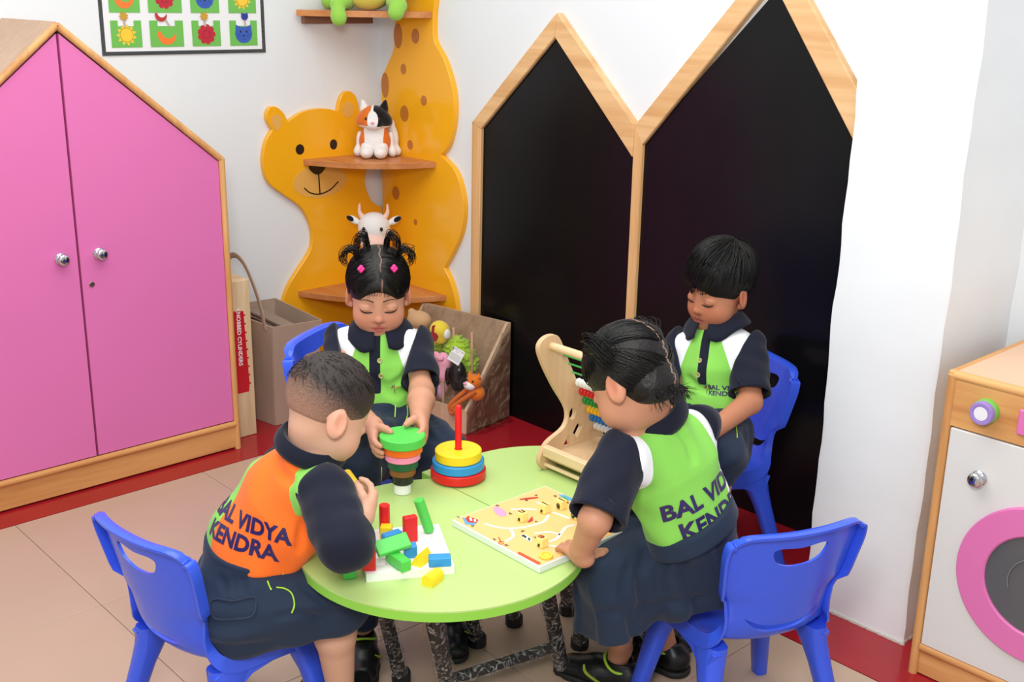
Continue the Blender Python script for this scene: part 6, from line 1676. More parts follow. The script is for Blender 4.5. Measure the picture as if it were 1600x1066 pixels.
    def drop(px, py):
        o = Vector(CAM); d = Vector(unit(ray(px, py))); r = b2.ray_cast(o, d); return None if r[0] is None else np.array(r[0])-np.array(d)*0.0015
    for pts in ([(432, 918), (445, 920), (456, 928), (460, 945), (456, 958)], [(438, 882), (444, 890), (442, 898)], [(418, 908), (421, 916), (424, 922)]):
        Pp = [p for p in (drop(*q) for q in catmull(pts, 4)) if p is not None]
        if len(Pp) > 3: MB().tube(Pp, 0.0016, 6).obj('piping', LIME, shorts, 60)
    pk = [p for p in (drop(*q) for q in catmull([(332, 938), (365, 940), (398, 934), (396, 962), (365, 968), (334, 966)], 5, True)) if p is not None]
    if len(pk) > 8: MB().tube(pk, 0.0022, 6, closed=True).obj('pocket_seam', NAVYT, shorts, 60)
    shoe(t, AR, (0.10, 1, 0), s=1.05); shoe(t, AL, (0.05, 1, 0), s=1.05)
    # yellow cylinder in the hand
    a = PD(541, 741, 2.185); b = PD(563, 772, 2.125)
    ob = MB().lathe([(0, 0), (0.0100, 0), (0.0110, 0.001), (0.0110, np.linalg.norm(b-a)-0.001), (0.0100, np.linalg.norm(b-a)), (0, np.linalg.norm(b-a))], b, a-b, 28).obj('cylinder_block', WR['yellow'], None, 40, loc=b)
    tag(ob, 'yellow cylinder block held in the hand of the child in orange', 'block', G_BL)
kid_orange()
# ---------------------------------------------------------------- girl with pigtails facing the camera
def shirt_mat(nm='green_knit'):
    return mixmat(nm, GRNC, [('white', WHTC), ('placket', NVC)], rough=0.85, spec=0.15, bump=(240, 0.10), sheen=0.1)
def shirt_attrs(mid, ax, up, fd, W, s0, wt=0.050, wb=0.004, hh=0.20, pl=0.0135, plz=0.10):
    def white(V):
        d = np.abs((V-mid) @ ax); h = np.clip(((V-mid) @ up+hh-0.03)/hh, 0, 1)
        return d-(s0+0.012-wb-(wt-wb)*h**1.5)
    def placket(V):
        d = np.abs((V-mid) @ ax); f = (V-mid) @ fd; h = (V-mid) @ up
        return np.minimum(np.minimum(pl-d, f-0.005), h+plz)
    return {'white': white, 'placket': placket}
def front_buttons(bv, mid, ax, up, fd, hs, parent):
    BT = mat('olive_button', (176, 178, 110), 0.3)
    for h in hs:
        r = bv.ray_cast(Vector(mid+up*h+fd*0.3), Vector(-fd))
        if r[0] is None: continue
        n = np.array(r[1]); n = n if n@fd > 0 else -n
        bt = MB().lathe([(0, 0.0), (0.0062, 0.0), (0.0066, 0.0012), (0.0055, 0.0024), (0.0045, 0.0016), (0, 0.0016)], np.array(r[0]), n, 18).obj('button', BT, parent, 50)
        a = unit(np.cross(n, [0, 0, 1.0])); b_ = np.cross(n, a)
        hb = MB()
        for q in range(4): hb.lathe([(0, 0.0017), (0.0009, 0.0017), (0.0009, 0.0019), (0, 0.0019)], np.array(r[0])+0.0019*(a*math.cos(q*1.571+0.78)+b_*math.sin(q*1.571+0.78)), n, 6)
        hb.obj('thread_holes', LASH, bt, None)

def kid_pigtails():
    N = PD(592, 512, 2.80); W = PD(602, 628, 2.82); P = PD(604, 672, 2.86)
    SL = PD(648, 537, 2.80); SR = PD(533, 537, 2.80)
    EL = PD(659, 612, 2.70); WL = PD(656, 655, 2.515); ER = PD(545, 640, 2.66); WRr = PD(586, 668, 2.48)
    KL = PD(690, 712, 2.70); KR = PD(552, 722, 2.58)
    t = thing('person', 'child in a green polo shirt facing the camera, both hands on the upside-down disc tower', 'person', (P[0], P[1], 0))
    H = Head(PD(591, 456, 2.765), (0.80, -0.58, -0.27), (0.2, -0.15, 1.0), 0.95)
    fwd = np.array([0.83, -0.56, 0])
    AL = np.array([KL[0]+0.06, KL[1]-0.02, 0.09]); AR = np.array([KR[0]+0.05, KR[1]-0.02, 0.09])
    sk = Field(np.min([P, W, N, SR, SL, ER, WRr, KR, AR, KL, AL, H.c], 0)-0.14, np.max([P, N, SR, SL, WL, WRr, KR, KL, AL, AR, H.c], 0)+0.14, 0.0025)
    skin_head(sk, H)
    sk.cone(H.w((-0.022, 0, -0.045)), N, 0.034, 0.038, 0.02); sk.cone(N-np.array([0,0,0.02]), W, 0.032, 0.06, 0.02); sk.cone(W, P, 0.06, 0.06, 0.02)
    for S, E, Wr in ((SR, ER, WRr), (SL, EL, WL)):
        sk.cone(N-np.array([0,0,0.012]), S, 0.024, 0.028, 0.02); sk.cone(S, E, 0.020, 0.0290, 0.012); sk.cone(E, E*0.65+Wr*0.35, 0.030, 0.0305, 0.01); sk.cone(E*0.65+Wr*0.35, Wr, 0.0305, 0.0205, 0.012)
    for K, A in ((KR, AR), (KL, AL)):
        sk.cone(P, K, 0.05, 0.045, 0.02); sk.cone(K, A, 0.040, 0.026, 0.015)
    # hands clasp the rim of the top disc: thumb on top, fingers round the side
    tw = TOWER_TOP-np.array([0, 0, 0.002])
    rt = unit(CM[0]*[1, 1, 0]); vw = unit(CM[2]*[1, 1, 0])
    gl = tw+rt*0.060+vw*0.004
    fL = unit(gl+np.array([0, 0, -0.03])-vw*0.015-WL); hand(sk, WL, fL, unit(-rt*1.0-vw*0.1+np.array([0, 0, -0.1])), unit(-rt*0.4-vw*0.5+np.array([0, 0, 0.8])), [(0.20, 0.45, 0.35), (0.15, 0.5, 0.4), (0.15, 0.5, 0.4), (0.2, 0.5, 0.4)], 0.05, 0.98, ((0.75, 0.65, 0.75), (0.65, 0.0, 0.85)))
    gr = tw-rt*0.060+vw*0.004
    fR = unit(gr+np.array([0, 0, -0.03])-vw*0.015-WRr); hand(sk, WRr, fR, unit(rt*1.0-vw*0.1+np.array([0, 0, -0.1])), unit(rt*0.4-vw*0.5+np.array([0, 0, 0.8])), [(0.10, 0.4, 0.35), (0.1, 0.45, 0.4), (0.1, 0.5, 0.4), (0.15, 0.5, 0.4)], 0.07, 0.98, ((0.75, 0.70, 0.70), (0.65, 0.0, 0.85)))
    SKM = skinmat('skin_tan', (204, 148, 120), (176, 92, 84))
    body, V, Fc = sdf_obj('body', sk, SKM, t, 1, {'lip': lip_attr(H), 'blush': blush_attr(H)})
    bvb = bvh_of(V, Fc); face_lines(H, bvb, body)
    # hair combed down from a centre parting
    hf = Field(H.c-0.14, H.c+0.14, 0.0027)
    hf.ell(H.w(CR_C+np.array([0.0, 0, 0.003])), H.r(CR_R+np.array([0.006, 0.006, 0.007])), H.R)
    hf.ell(H.w((0.105, 0, -0.035)), H.r((0.070, 0.066, 0.081)), H.R, 0.012, 's')
    hf.plane(H.w((-0.03, 0, -0.045)), H.R @ np.array([0.3, 0, -1.0]), 0.01)
    for q in (-1, 1): hf.ell(H.w((0.002, q*0.084, -0.018)), H.r((0.024, 0.020, 0.034)), H.R, 0.008, 's')
    def part(Vv):
        L = H.loc(Vv); return np.minimum(0.0013-np.abs(L[:, 1]-0.006-0.05*L[:, 0]+0.002*np.sin(L[:, 0]*160)), L[:, 2]-0.02)
    HM = mixmat('parted_black_hair', (18, 14, 13), [('part', (150, 110, 92), 0.0012)], rough=0.5, spec=0.4, bump=(70, 0.7), noise=(260, 0.002))
    hair, _, _ = sdf_obj('hair', hf, HM, t, 2, {'part': part})
    rng = np.random.RandomState(9); pr_ = []
    for q in (-1, 1):
        for i in range(150):                      # sides, combed from the parting down behind the ears
            x = rng.uniform(-0.9, 0.75); a = np.array([x, 0.10*q, 0.75]); b_ = np.array([x*0.55-0.15+rng.uniform(-0.2, 0.2), q*1.0, rng.uniform(-0.35, 0.1)])
            pr_.append((a, b_))
        for i in range(110):                      # front, drawn to the temples
            a = np.array([rng.uniform(0.55, 0.85), q*rng.uniform(0.06, 0.12), 0.62]); b_ = np.array([rng.uniform(0.45, 0.85), q*rng.uniform(0.55, 0.95), rng.uniform(-0.1, 0.25)]); pr_.append((a, b_))
    strands('hair_strands', scalp_paths(H, pr_, rng, 0.0072, 0.025, 9, 0.0016), 0.0012, 0.0006, hair)
    # wispy fringe
    fr = []
    for i in range(46):
        y = rng.uniform(-0.05, 0.05); p0 = np.array([0.068-abs(y)*0.30, y, 0.052]); p1 = p0+np.array([0.012, y*0.10, -0.012]); p2 = p1+np.array([0.004, rng.normal(0, 0.003), -rng.uniform(0.004, 0.016)])
        fr.append([H.w(v) for v in catmull([p0, p1, p2], 3)])
    strands('fringe', fr, 0.0009, 0.0003, hair)
    # four little pigtails springing up and curling over, with pink bobbles
    LP = []
    for (y0, x0, z0, sd, wid) in ((0.050, 0.0, 0.096, 1, 1.0), (-0.050, 0.0, 0.096, -1, 1.0), (0.024, -0.03, 0.114, 1, 0.75), (-0.024, -0.03, 0.114, -1, 0.75)):
        for i in range(34):
            b0 = np.array([x0, y0, z0])+rng.normal(0, 0.003, 3); h = rng.uniform(0.020, 0.034)*(1.15 if wid < 1 else 1.0); w = sd*rng.uniform(0.026, 0.044)*wid; fx_ = rng.normal(0, 0.010)
            p = [b0, b0+np.array([fx_*0.3, w*0.12, h*0.8]), b0+np.array([fx_*0.7, w*0.52, h*1.08]), b0+np.array([fx_, w*0.98, h*0.62]), b0+np.array([fx_*1.1, w*1.05, -h*rng.uniform(0.0, 0.45)])]
            if rng.rand() < 0.5: p.append(p[-1]+np.array([0, -w*0.28, -0.010]))
            LP.append([H.w(v) for v in catmull(p, 5)])
    for i in range(16):
        b0 = np.array([0.0, rng.choice([-1, 1])*0.045, 0.10]); e = b0+np.array([rng.normal(0, 0.02), rng.normal(0, 0.03), rng.uniform(0.02, 0.05)])
        LP.append([H.w(v) for v in catmull([b0, (b0+e)/2+rng.normal(0, 0.008, 3), e], 5)])
    strands('pigtails', LP, 0.0013, 0.0005, hair)
    PK = mat('pink_hair_bobble', (238, 50, 140), 0.35)
    for y0 in (0.041, -0.041):
        o = MB()
        for dx, dy, dz in ((0, 0.004, 0), (0.001, -0.004, 0.001), (0.002, 0.0, -0.004), (-0.002, 0, 0.005)): o.sphere(H.w((0.049+dx, y0+dy, 0.0935+dz)), 0.0052, nu=10, nv=7)
        o.obj('hair_bobble', PK, hair, 60)
    # shirt
    F, fd, up, ax, mid = torso_field(N, W, P, SL, SR, fwd, chest=0.090, belly=0.092, sh=0.049, seed=31, amp=0.003)
    def front(Fx): pass
    F.plane(W-up*0.018, -up, 0.008); F.plane(N+up*0.010, unit(N-mid), 0.006)
    s0 = abs((SL-mid) @ ax)
    F.crease([[(600, 600), (625, 612), (640, 605)], [(585, 590), (605, 612), (625, 620)], [(640, 570), (632, 590), (615, 600)]], 0.0022, 0.016)
    shirt, SV, SF = sdf_obj('shirt', F, shirt_mat(), t, 2, shirt_attrs(mid, ax, up, fd, W, s0, 0.068, 0.012, 0.19, 0.0135, 0.115))
    bv = bvh_of(SV, SF)
    sleeve(shirt, SR, ER, 0.72, 0.044, 0.049, 41, seam=(SR+ax*0.003, unit(ax+up*0.32))); sleeve(shirt, SL, EL, 0.80, 0.044, 0.049, 42, seam=(SL-ax*0.003, unit(-ax+up*0.32)))
    collar(shirt, H, N, N+up*0.004+fd*0.006, fd, unit(up+fd*0.15), 0.046, True, 0.050, 0.032)
    front_buttons(bv, mid, ax, up, fd, (-0.035, -0.072), shirt)
    logo('chest_logo', bv, mid-up*0.105+ax*0.030+fd*0.2, ax, up, -fd, shirt, 0.9)
    # navy trousers, knees apart
    lo = np.min([P, KR, KL, AR, AL], 0)-0.14; hi = np.max([W, KR, KL, AL, AR], 0)+0.12
    S = Field(lo, hi, 0.004)
    S.cone(W-up*0.005, P, 0.092, 0.100, 0.02, flat=fd, ratio=0.86); S.plane(W+up*0.004, up, 0.006)
    for K, A in ((KR, AR), (KL, AL)):
        S.cone(P, P*0.4+K*0.6, 0.086, 0.080, 0.03); S.cone(P*0.4+K*0.6, K, 0.080, 0.064, 0.02); S.cone(K, A+np.array([0, 0, 0.03]), 0.062, 0.046, 0.02)
    S.warp(wob(23, 0.0035, 0.07)); S.plane((0, 0, 0.06), (0, 0, -1), 0.006)
    S.crease([[(600, 650), (590, 680), (570, 700)], [(645, 660), (668, 680), (690, 690)], [(660, 640), (680, 660), (700, 690)]], 0.003, 0.016)
    tr, V2, F2 = sdf_obj('trousers', S, NAVYT, t, 2); b2 = bvh_of(V2, F2)
    def drop(px, py):
        d = Vector(unit(ray(px, py))); r = b2.ray_cast(Vector(CAM), d); return None if r[0] is None else np.array(r[0])-np.array(d)*0.0015
    for pts, m_ in (([(636, 634), (637, 648), (632, 662), (622, 676)], LIME), ([(617, 617), (618, 635), (617, 652)], LIME), ([(596, 730), (596, 745), (595, 757)], LIME)):
        Pp = [p for p in (drop(*q) for q in catmull(pts, 4)) if p is not None]
        if len(Pp) > 3: MB().tube(Pp, 0.0015, 6).obj('piping', m_, tr, 60)
    shoe(t, AL, fwd, s=1.0); shoe(t, AR, fwd, s=1.0)
kid_pigtails()
# ---------------------------------------------------------------- boy by the larger blackboard
def kid_boy():
    N = PD(1122, 502, 2.86); W = PD(1112, 632, 2.86); P = PD(1118, 684, 2.92)
    SL = PD(1170, 546, 2.80); SR = PD(1066, 540, 2.90)
    EL = PD(1172, 628, 2.74); WL = PD(1092, 690, 2.62); ER = PD(1046, 630, 2.86); WRr = PD(1030, 700, 2.72)
    KL = PD(1125, 708, 2.70); KR = PD(1050, 725, 2.62)
    t = thing('person', 'child in a green polo shirt with navy collar sitting by the larger blackboard, looking down', 'person', (P[0], P[1], 0))
    H = Head(PD(1124, 450, 2.83), (-0.12, -0.95, -0.22), (0.0, -0.2, 1.0), 0.95)
    fwd = np.array([0.12, -1.0, 0])
    AL = np.array([KL[0]+0.01, KL[1]-0.04, 0.09]); AR = np.array([KR[0]+0.0, KR[1]-0.04, 0.09])
    sk = Field(np.min([P, W, N, SR, SL, ER, WRr, WL, KR, AR, KL, AL, H.c], 0)-0.14, np.max([P, N, SR, SL, WL, WRr, KR, KL, AL, AR, H.c], 0)+0.14, 0.0025)
    skin_head(sk, H)
    sk.cone(H.w((-0.022, 0, -0.045)), N, 0.035, 0.038, 0.02); sk.cone(N-np.array([0,0,0.02]), W, 0.032, 0.06, 0.02); sk.cone(W, P, 0.06, 0.06, 0.02)
    for S, E, Wr in ((SR, ER, WRr), (SL, EL, WL)):
        sk.cone(N-np.array([0,0,0.012]), S, 0.024, 0.028, 0.02); sk.cone(S, E, 0.026, 0.0290, 0.012); sk.cone(E, Wr, 0.029, 0.0195, 0.012)
        hand(sk, Wr, unit(Wr-E)+np.array([0, 0, -0.1]), (0, 0, -1), (-1 if E is EL else 1, 0, 0.2), [(0.2, 0.3, 0.2)]*4, 0.06, 0.97)
    for K, A in ((KR, AR), (KL, AL)):
        sk.cone(P, K, 0.05, 0.045, 0.02); sk.cone(K, A, 0.040, 0.026, 0.015)
    SKM = skinmat('skin_brown', (186, 124, 92), (150, 78, 70))
    body, V, Fc = sdf_obj('body', sk, SKM, t, 1, {'lip': lip_attr(H), 'blush': blush_attr(H)})
    bvb = bvh_of(V, Fc); face_lines(H, bvb, body)
    # thick hair swept over the forehead
    hf = Field(H.c-0.15, H.c+0.15, 0.0027)
    hc, hr = CR_C+np.array([-0.002, 0, 0.010]), CR_R+np.array([0.012, 0.012, 0.014])
    hf.ell(H.w(hc), H.r(hr), H.R)
    hf.ell(H.w((0.112, 0.0, -0.045)), H.r((0.074, 0.064, 0.082)), H.R, 0.010, 's')
    hf.plane(H.w((-0.03, 0, -0.038)), H.R @ np.array([0.45, 0, -1.0]), 0.012)
    for q in (-1, 1): hf.ell(H.w((-0.004, q*0.092, -0.026)), H.r((0.025, 0.030, 0.032)), H.R, 0.008, 's')
    hair, _, _ = sdf_obj('hair', hf, HAIRM, t, 2)
    rng = np.random.RandomState(5); pr_ = []
    whl = np.array([-0.35, 0.18, 0.95])
    for i in range(560):
        a = rng.uniform(-math.pi, math.pi); f_ = np.array([math.cos(a), math.sin(a), 0])
        st_ = unit(whl+f_*rng.uniform(0.05, 0.7)); en = unit(f_*1.0+np.array([0.0, -0.25 if f_[0] > 0.2 else 0, rng.uniform(0.0, 0.35) if f_[0] > 0.35 else rng.uniform(-0.3, 0.3)]))
        pr_.append((st_, en))
    strands('hair_strands', scalp_paths(H, pr_, rng, 0.0015, 0.03, 9, 0.003, hc, hr), 0.0014, 0.0006, hair)
    fr = []
    for i in range(150):
        y = rng.uniform(-0.062, 0.035); p0 = np.array([0.060-abs(y)*0.25, y+0.012, 0.080]); p1 = np.array([0.088-abs(y)*0.42, y, 0.055]); p2 = np.array([0.090-abs(y)*0.48, y-0.008, 0.024+rng.uniform(-0.014, 0.012)])
        fr.append([H.w(v) for v in catmull([p0, p1, p2], 4)])
    strands('fringe', fr, 0.0016, 0.0005, hair)
    F, fd, up, ax, mid = torso_field(N, W, P, SL, SR, fwd, chest=0.087, belly=0.088, sh=0.047, seed=51, amp=0.0028)
    F.plane(W-up*0.014, -up, 0.008); F.plane(N+up*0.010, unit(N-mid), 0.006)
    s0 = abs((SL-mid) @ ax)
    F.crease([[(1075, 590), (1090, 605), (1110, 612)]], 0.0022, 0.016)
    shirt, SV, SF = sdf_obj('shirt', F, shirt_mat(), t, 2, shirt_attrs(mid, ax, up, fd, W, s0, 0.068, 0.012, 0.19, 0.0125, 0.095))
    bv = bvh_of(SV, SF)
    sleeve(shirt, SR, ER, 0.85, 0.044, 0.048, 61, seam=(SR+ax*0.003, unit(ax+up*0.32))); sleeve(shirt, SL, EL, 0.86, 0.045, 0.052, 62, seam=(SL-ax*0.003, unit(-ax+up*0.32)))
    collar(shirt, H, N, N+up*0.004+fd*0.006, fd, unit(up+fd*0.15), 0.046, True, 0.052, 0.032)
    front_buttons(bv, mid, ax, up, fd, (-0.036, -0.072), shirt)
    logo('chest_logo', bv, mid-up*0.105+ax*0.020+fd*0.2, ax, up, -fd, shirt, 0.85)
    project_text('chest_lettering', 'BAL VIDYA', 0.0155, mid-up*0.100+ax*0.062+fd*0.2, ax, up, -fd, bv, TXT, shirt, bold=0.0004, cell=0.004)
    project_text('chest_lettering', 'KENDRA', 0.0155, mid-up*0.114+ax*0.056+fd*0.2, ax, up, -fd, bv, TXT, shirt, bold=0.0004, cell=0.004)
    lo = np.min([P, KR, KL, AR, AL], 0)-0.14; hi = np.max([W, KR, KL, AL, AR], 0)+0.12
    S = Field(lo, hi, 0.004)
    S.cone(W-up*0.005, P, 0.088, 0.098, 0.02, flat=fd, ratio=0.86); S.plane(W+up*0.004, up, 0.006)
    for K, A in ((KR, AR), (KL, AL)):
        S.cone(P, P*0.4+K*0.6, 0.080, 0.074, 0.03); S.cone(P*0.4+K*0.6, K, 0.074, 0.060, 0.02); S.cone(K, K+np.array([0, 0, -0.03]), 0.060, 0.058, 0.02)
    S.warp(wob(53, 0.0035, 0.07))
    tr, V2, F2 = sdf_obj('shorts', S, NAVYT, t, 2); b2 = bvh_of(V2, F2)
    def drop(px, py):
        d = Vector(unit(ray(px, py))); r = b2.ray_cast(Vector(CAM), d); return None if r[0] is None else np.array(r[0])-np.array(d)*0.0015
    Pp = [p for p in (drop(*q) for q in catmull([(1145, 652), (1150, 664), (1152, 684)], 5)) if p is not None]
    if len(Pp) > 3: MB().tube(Pp, 0.0015, 6).obj('piping', LIME, tr, 60)
    shoe(t, AL, fwd, s=1.0); shoe(t, AR, fwd, s=1.0)
kid_boy()
# ---------------------------------------------------------------- girl in the pleated skirt, seen from behind
def kid_skirt():
    N = PD(1022, 655, 2.185); W = PD(1078, 812, 2.235); P = PD(1075, 905, 2.34)
    SL = PD(968, 722, 2.115); SR = PD(1088, 672, 2.27)
    EL = PD(930, 812, 2.06); WL = PD(909, 858, 2.12); ER = PD(1030, 760, 2.40); WRr = PD(985, 780, 2.34)
    KL = PD(962, 905, 2.26); KR = np.array([2.275, -1.02, 0.40]); AL = PD(970, 1012, 2.545); AR = PD(1042, 1015, 2.64)
    t = thing('person', 'child in a navy pleated skirt seen from behind, one hand on the letter puzzle board', 'person', (P[0], P[1], 0))
    H = Head(PD(984, 592, 2.13), (-0.72, -0.16, -0.60), (-0.45, 0.0, 0.9), 0.93)
    fwd = np.array([-0.93, 0.20, 0])
    sk = Field(np.min([P, W, N, SR, SL, EL, WRr, WL, KR, AR, KL, AL, H.c], 0)-0.15, np.max([P, W, N, SR, SL, WL, EL, H.c], 0)+0.15, 0.0027)
    skin_head(sk, H)
    sk.cone(H.w((-0.022, 0, -0.045)), N, 0.034, 0.038, 0.02); sk.cone(N-np.array([0,0,0.02]), W, 0.032, 0.055, 0.02); sk.cone(W, P, 0.055, 0.055, 0.02)
    for S, E, Wr in ((SR, ER, WRr), (SL, EL, WL)):
        sk.cone(N-np.array([0,0,0.012]), S, 0.024, 0.030, 0.02); sk.cone(S, E, 0.026, 0.0290, 0.012); sk.cone(E, Wr, 0.0300, 0.0215, 0.012)
    for K, A in ((KR, AR), (KL, AL)):
        sk.cone(P, K, 0.05, 0.042, 0.02); sk.cone(K, K*0.6+A*0.4, 0.040, 0.038, 0.015); sk.cone(K*0.6+A*0.4, A, 0.038, 0.025, 0.015); sk.cone(A, np.array([A[0]-0.01, A[1]-0.005, 0.035]), 0.025, 0.023, 0.01)
    # left hand pressed flat on the board edge, fingers to the left, thumb back to the right
    zc = ZT+0.015
    Wh = onz(912, 872, zc+0.016); sk.cone(WL, Wh, 0.0205, 0.0185, 0.01)
    ff = unit(onz(884, 840, zc)-onz(914, 868, zc)); th = unit(onz(950, 858, zc)-onz(912, 868, zc))
    hand(sk, Wh, ff, np.array([0, 0, -1.0]), th, [(0.05, 0.25, 0.2), (0.05, 0.3, 0.25), (0.1, 0.3, 0.3), (0.1, 0.3, 0.3)], 0.10, 0.95, ((0.1, 0.95, 0.1), (0.25, 0.95, 0.05)))
    hand(sk, WRr, unit(np.array([-0.9, -0.3, -0.2])), np.array([0, 0, -1.0]), (0, -1, 0), [(0.2, 0.3, 0.2)]*4, 0.06, 0.95)
    SKM = skinmat('skin_warm_tan', (196, 140, 110), (176, 92, 84))
    body, V, Fc = sdf_obj('body', sk, SKM, t, 2, {'lip': lip_attr(H), 'blush': blush_attr(H)})
    bvb = bvh_of(V, Fc); face_lines(H, bvb, body)
    hf = Field(H.c-0.15, H.c+0.15, 0.0027)
    hf.ell(H.w(CR_C+np.array([0.0, 0, 0.003])), H.r(CR_R+np.array([0.006, 0.006, 0.007])), H.R)
    hf.ell(H.w((0.105, 0, -0.035)), H.r((0.070, 0.066, 0.081)), H.R, 0.012, 's')
    hf.ell(H.w((-0.045, 0, -0.035)), H.r((0.050, 0.056, 0.045)), H.R, 0.02); hf.plane(H.w((-0.03, 0, -0.072)), H.R @ np.array([0.35, 0, -1.0]), 0.014)
    for q in (-1, 1): hf.ell(H.w((0.002, q*0.084, -0.020)), H.r((0.024, 0.020, 0.036)), H.R, 0.008, 's')
    def part(Vv):
        L = H.loc(Vv); jag = 0.0035*np.sin(L[:, 2]*260)+0.002*np.sin(L[:, 2]*610)
        back = np.minimum(0.0024-np.abs(L[:, 1]+0.004+jag*(L[:, 0] < -0.04)), 0.09-L[:, 0])
        return back
    HM = mixmat('zigzag_parted_hair', (18, 14, 13), [('part', (168, 128, 108), 0.0014)], rough=0.5, spec=0.4, bump=(70, 0.7), noise=(240, 0.004))
    hair, _, _ = sdf_obj('hair', hf, HM, t, 2, {'part': part})
    rng = np.random.RandomState(17); pr_ = []
    ties = [np.array([-0.10, 0.92, 0.62]), np.array([-0.10, -0.92, 0.62]), np.array([-0.10, 0.92, 0.62]), np.array([-0.10, -0.92, 0.62])]
    for q in (1, -1):
        tie = np.array([0.10, q*0.86, 0.55])
        for i in range(560):
            a = rng.uniform(0, 1)
            if a < 0.45: s_ = np.array([rng.uniform(-1, 0.75), q*0.07, rng.uniform(0.05, 1.0)]); s_[0] = -math.sqrt(max(0.02, 1-s_[2]**2)) if rng.rand() < 0.6 else s_[0]
            else: s_ = np.array([rng.uniform(-0.95, -0.2), q*rng.uniform(0.02, 0.9), rng.uniform(-1.0, -0.30)])
            pr_.append((s_, tie+rng.normal(0, 0.05, 3)))
    for q in (1, -1):
        for i in range(260): pr_.append((np.array([rng.uniform(0.25, 0.85), q*rng.uniform(0.05, 0.85), rng.uniform(0.05, 0.7)]), np.array([0.10, q*0.86, 0.55])+rng.normal(0, 0.05, 3)))
    strands('hair_strands', scalp_paths(H, pr_, rng, 0.0072, 0.02, 9, 0.0016), 0.0012, 0.0007, hair)
    # two bunches with yellow bands
    LP = []
    for q, hgt in ((1, 0.016), (-1, 0.026)):
        d = unit(np.array([0.10, q*0.86, 0.55])); b0 = CR_C+d*(CR_R+0.006); o_ = unit(d+np.array([-0.1, q*0.1, 0.45])); sd = unit(np.cross(o_, [1, 0, 0]))*-q
        for i in range(170):
            j = rng.normal(0, 0.0045, 3); L_ = rng.uniform(0.7, 1.15); w = rng.normal(0, 0.007, 3)
            p = [b0+j, b0+j*1.3+o_*hgt*L_+w*0.2, b0+o_*hgt*1.5*L_+np.array([-0.012, q*0.012, 0])+w*0.8, b0+o_*hgt*1.0*L_+np.array([-0.030, q*0.020, -0.008])+w*1.2, b0+o_*hgt*0.2+np.array([-0.034, q*0.018, -0.030])*L_+w*1.2]
            LP.append([H.w(v) for v in catmull(p, 4)])
        ob = MB().tube([H.w(b0+o_*0.006+0.0085*(math.cos(a)*sd+math.sin(a)*np.cross(o_, sd))) for a in np.linspace(0, 6.283, 15)[:-1]], 0.0034, 7, closed=True).obj('hair_band', mat('yellow_hair_band', (236, 214, 60), 0.5), hair, 60)
    strands('bunches', LP, 0.0014, 0.0006, hair)
    wp = []
    for i in range(240):
        y = rng.uniform(-0.055, 0.055); p0 = np.array([-0.085+0.5*abs(y), y, -0.045]); p1 = p0+np.array([-0.006, rng.normal(0, 0.005), -0.016]); p2 = p1+np.array([rng.normal(-0.003, 0.009), rng.normal(0, 0.010), -rng.uniform(0.006, 0.036)])
        wp.append([H.w(v) for v in catmull([p0, p1, p2], 4)])
    strands('nape_wisps', wp, 0.0009, 0.0003, hair)
    F, fd, up, ax, mid = torso_field(N, W, P, SL, SR, fwd, chest=0.094, belly=0.090, sh=0.052, seed=71, amp=0.0026)
    F.plane(W-up*0.012, -up, 0.008); F.plane(N+up*0.010, unit(N-mid), 0.006)
    s0 = abs((SL-mid) @ ax)
    F.crease([[(1050, 660), (1075, 690), (1085, 720)]], 0.0022, 0.016)
    shirt, SV, SF = sdf_obj('shirt', F, shirt_mat(), t, 2, shirt_attrs(mid, ax, up, fd, W, s0, 0.052, 0.036, 0.19, 0.012, 0.09))
    bv = bvh_of(SV, SF)
    sleeve(shirt, SL, EL, 0.98, 0.052, 0.056, 81, seam=(SL-ax*0.010, -ax, up)); sleeve(shirt, SR, ER, 0.85, 0.047, 0.050, 82, seam=(SR+ax*0.010, ax, up))
    collar(shirt, H, N, N+up*0.016+fd*0.002, fd, unit(unit(H.w((-0.02, 0, -0.05))-N)+up*0.6), 0.049, False, 0.048, 0.016)
    nd = unit(fd+up*0.05); exx = unit(-ax-nd*(-ax@nd)); eyy = np.cross(nd, exx); eyy = eyy if eyy@up > 0 else -eyy
    mb = W*0.80+mid*0.20
    rt_ = math.radians(14); exx, eyy = exx*math.cos(rt_)+eyy*math.sin(rt_), eyy*math.cos(rt_)-exx*math.sin(rt_)
    project_text('back_lettering', 'BAL VIDYA', 0.046, mb-nd*0.3+eyy*0.030+exx*0.032, exx, eyy, nd, bv, TXT, shirt, bold=0.0017)
    project_text('back_lettering', 'KENDRA', 0.046, mb-nd*0.3-eyy*0.018+exx*0.032, exx, eyy, nd, bv, TXT, shirt, bold=0.0017)
    # pleated skirt: waistband, body over the thighs, hanging hem
    lo = np.min([P, KR, KL], 0)-[0.17, 0.17, 0.22]; hi = np.max([W, P, KL], 0)+0.15
    S = Field(lo, hi, 0.004)
    upw = unit(up+unit(SL-SR)*0.16)
    S.cone(W-up*0.005, P, 0.093, 0.112, 0.02, flat=fd, ratio=0.88); S.plane(W+up*0.004, upw, 0.006)
    Km = (KL+KR)/2
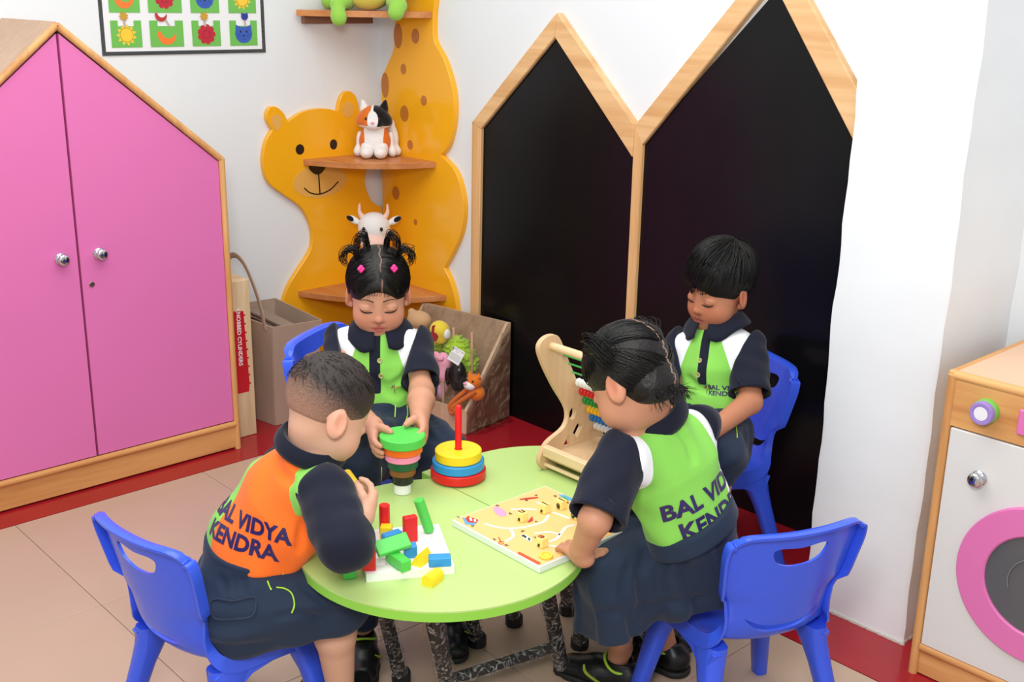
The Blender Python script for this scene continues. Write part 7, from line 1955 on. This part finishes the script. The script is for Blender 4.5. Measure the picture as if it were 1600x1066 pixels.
    for K in (KL, KR):
        S.cone(P, K, 0.098, 0.076, 0.03); S.cone(K+[0, 0, -0.005], K+np.array([0.012, 0.008, -0.120]), 0.074, 0.082, 0.03)
    S.cone(P+[0, 0, -0.01], Km, 0.095, 0.085, 0.03); S.cone(Km, Km+[0, 0, -0.11], 0.08, 0.09, 0.03)
    dn = P-np.array([0, 0, 0.0]); 
    c0 = (P+Km)/2
    def pleat(X, Y, Z):
        a = np.arctan2(Y-c0[1], X-c0[0]); h = np.clip((W[2]-0.02-Z)/0.15, 0, 1); s_ = np.sin(a*8+0.9*np.sin(Z*16))
        return -0.011*h*np.sign(s_)*np.abs(s_)**0.6
    S.warp(pleat); S.warp(wob(91, 0.0035, 0.09))
    seatz = 0.2845
    hemn = unit(np.array([0.28, 0.10, -1.0])); S.plane(Km+np.array([0.0, 0, -0.120]), hemn, 0.006)
    S.plane((0, 0, 0.262), (0, 0, -1), 0.006) if False else None
    # rests on the chair seat behind the knees
    S.box((2.58, -0.90, 0.17), (0.21, 0.26, 0.1145), np.array(Matrix.Rotation(math.radians(69-90), 3, 'Z')), 0.006, 0.006, 's')
    S.crease([[(1058, 852), (1068, 885), (1075, 930)], [(1045, 870), (1030, 890), (1035, 930)], [(1120, 830), (1128, 880), (1130, 930)], [(935, 960), (985, 957), (1040, 945), (1100, 935)], [(985, 880), (975, 920), (985, 955)], [(1010, 860), (1000, 900), (1005, 945)], [(985, 962), (990, 985), (995, 1000)]], 0.0035, 0.018)
    skt, V2, F2 = sdf_obj('skirt', S, NAVYT, t, 2)
    wb = Field(lo, hi, 0.0035); wb.cone(W+up*0.004, W-up*0.034, 0.0975, 0.1015, 0.01, flat=fd, ratio=0.88); wb.plane(W+up*0.012, upw, 0.003); wb.plane(W-up*0.026, -upw, 0.003)
    sdf_obj('waistband', wb, NAVYT, skt, 1)
    shoe(t, AL, (-0.85, -0.35, 0), s=1.08); shoe(t, AR, (-0.9, -0.1, 0), s=1.08)
kid_skirt()
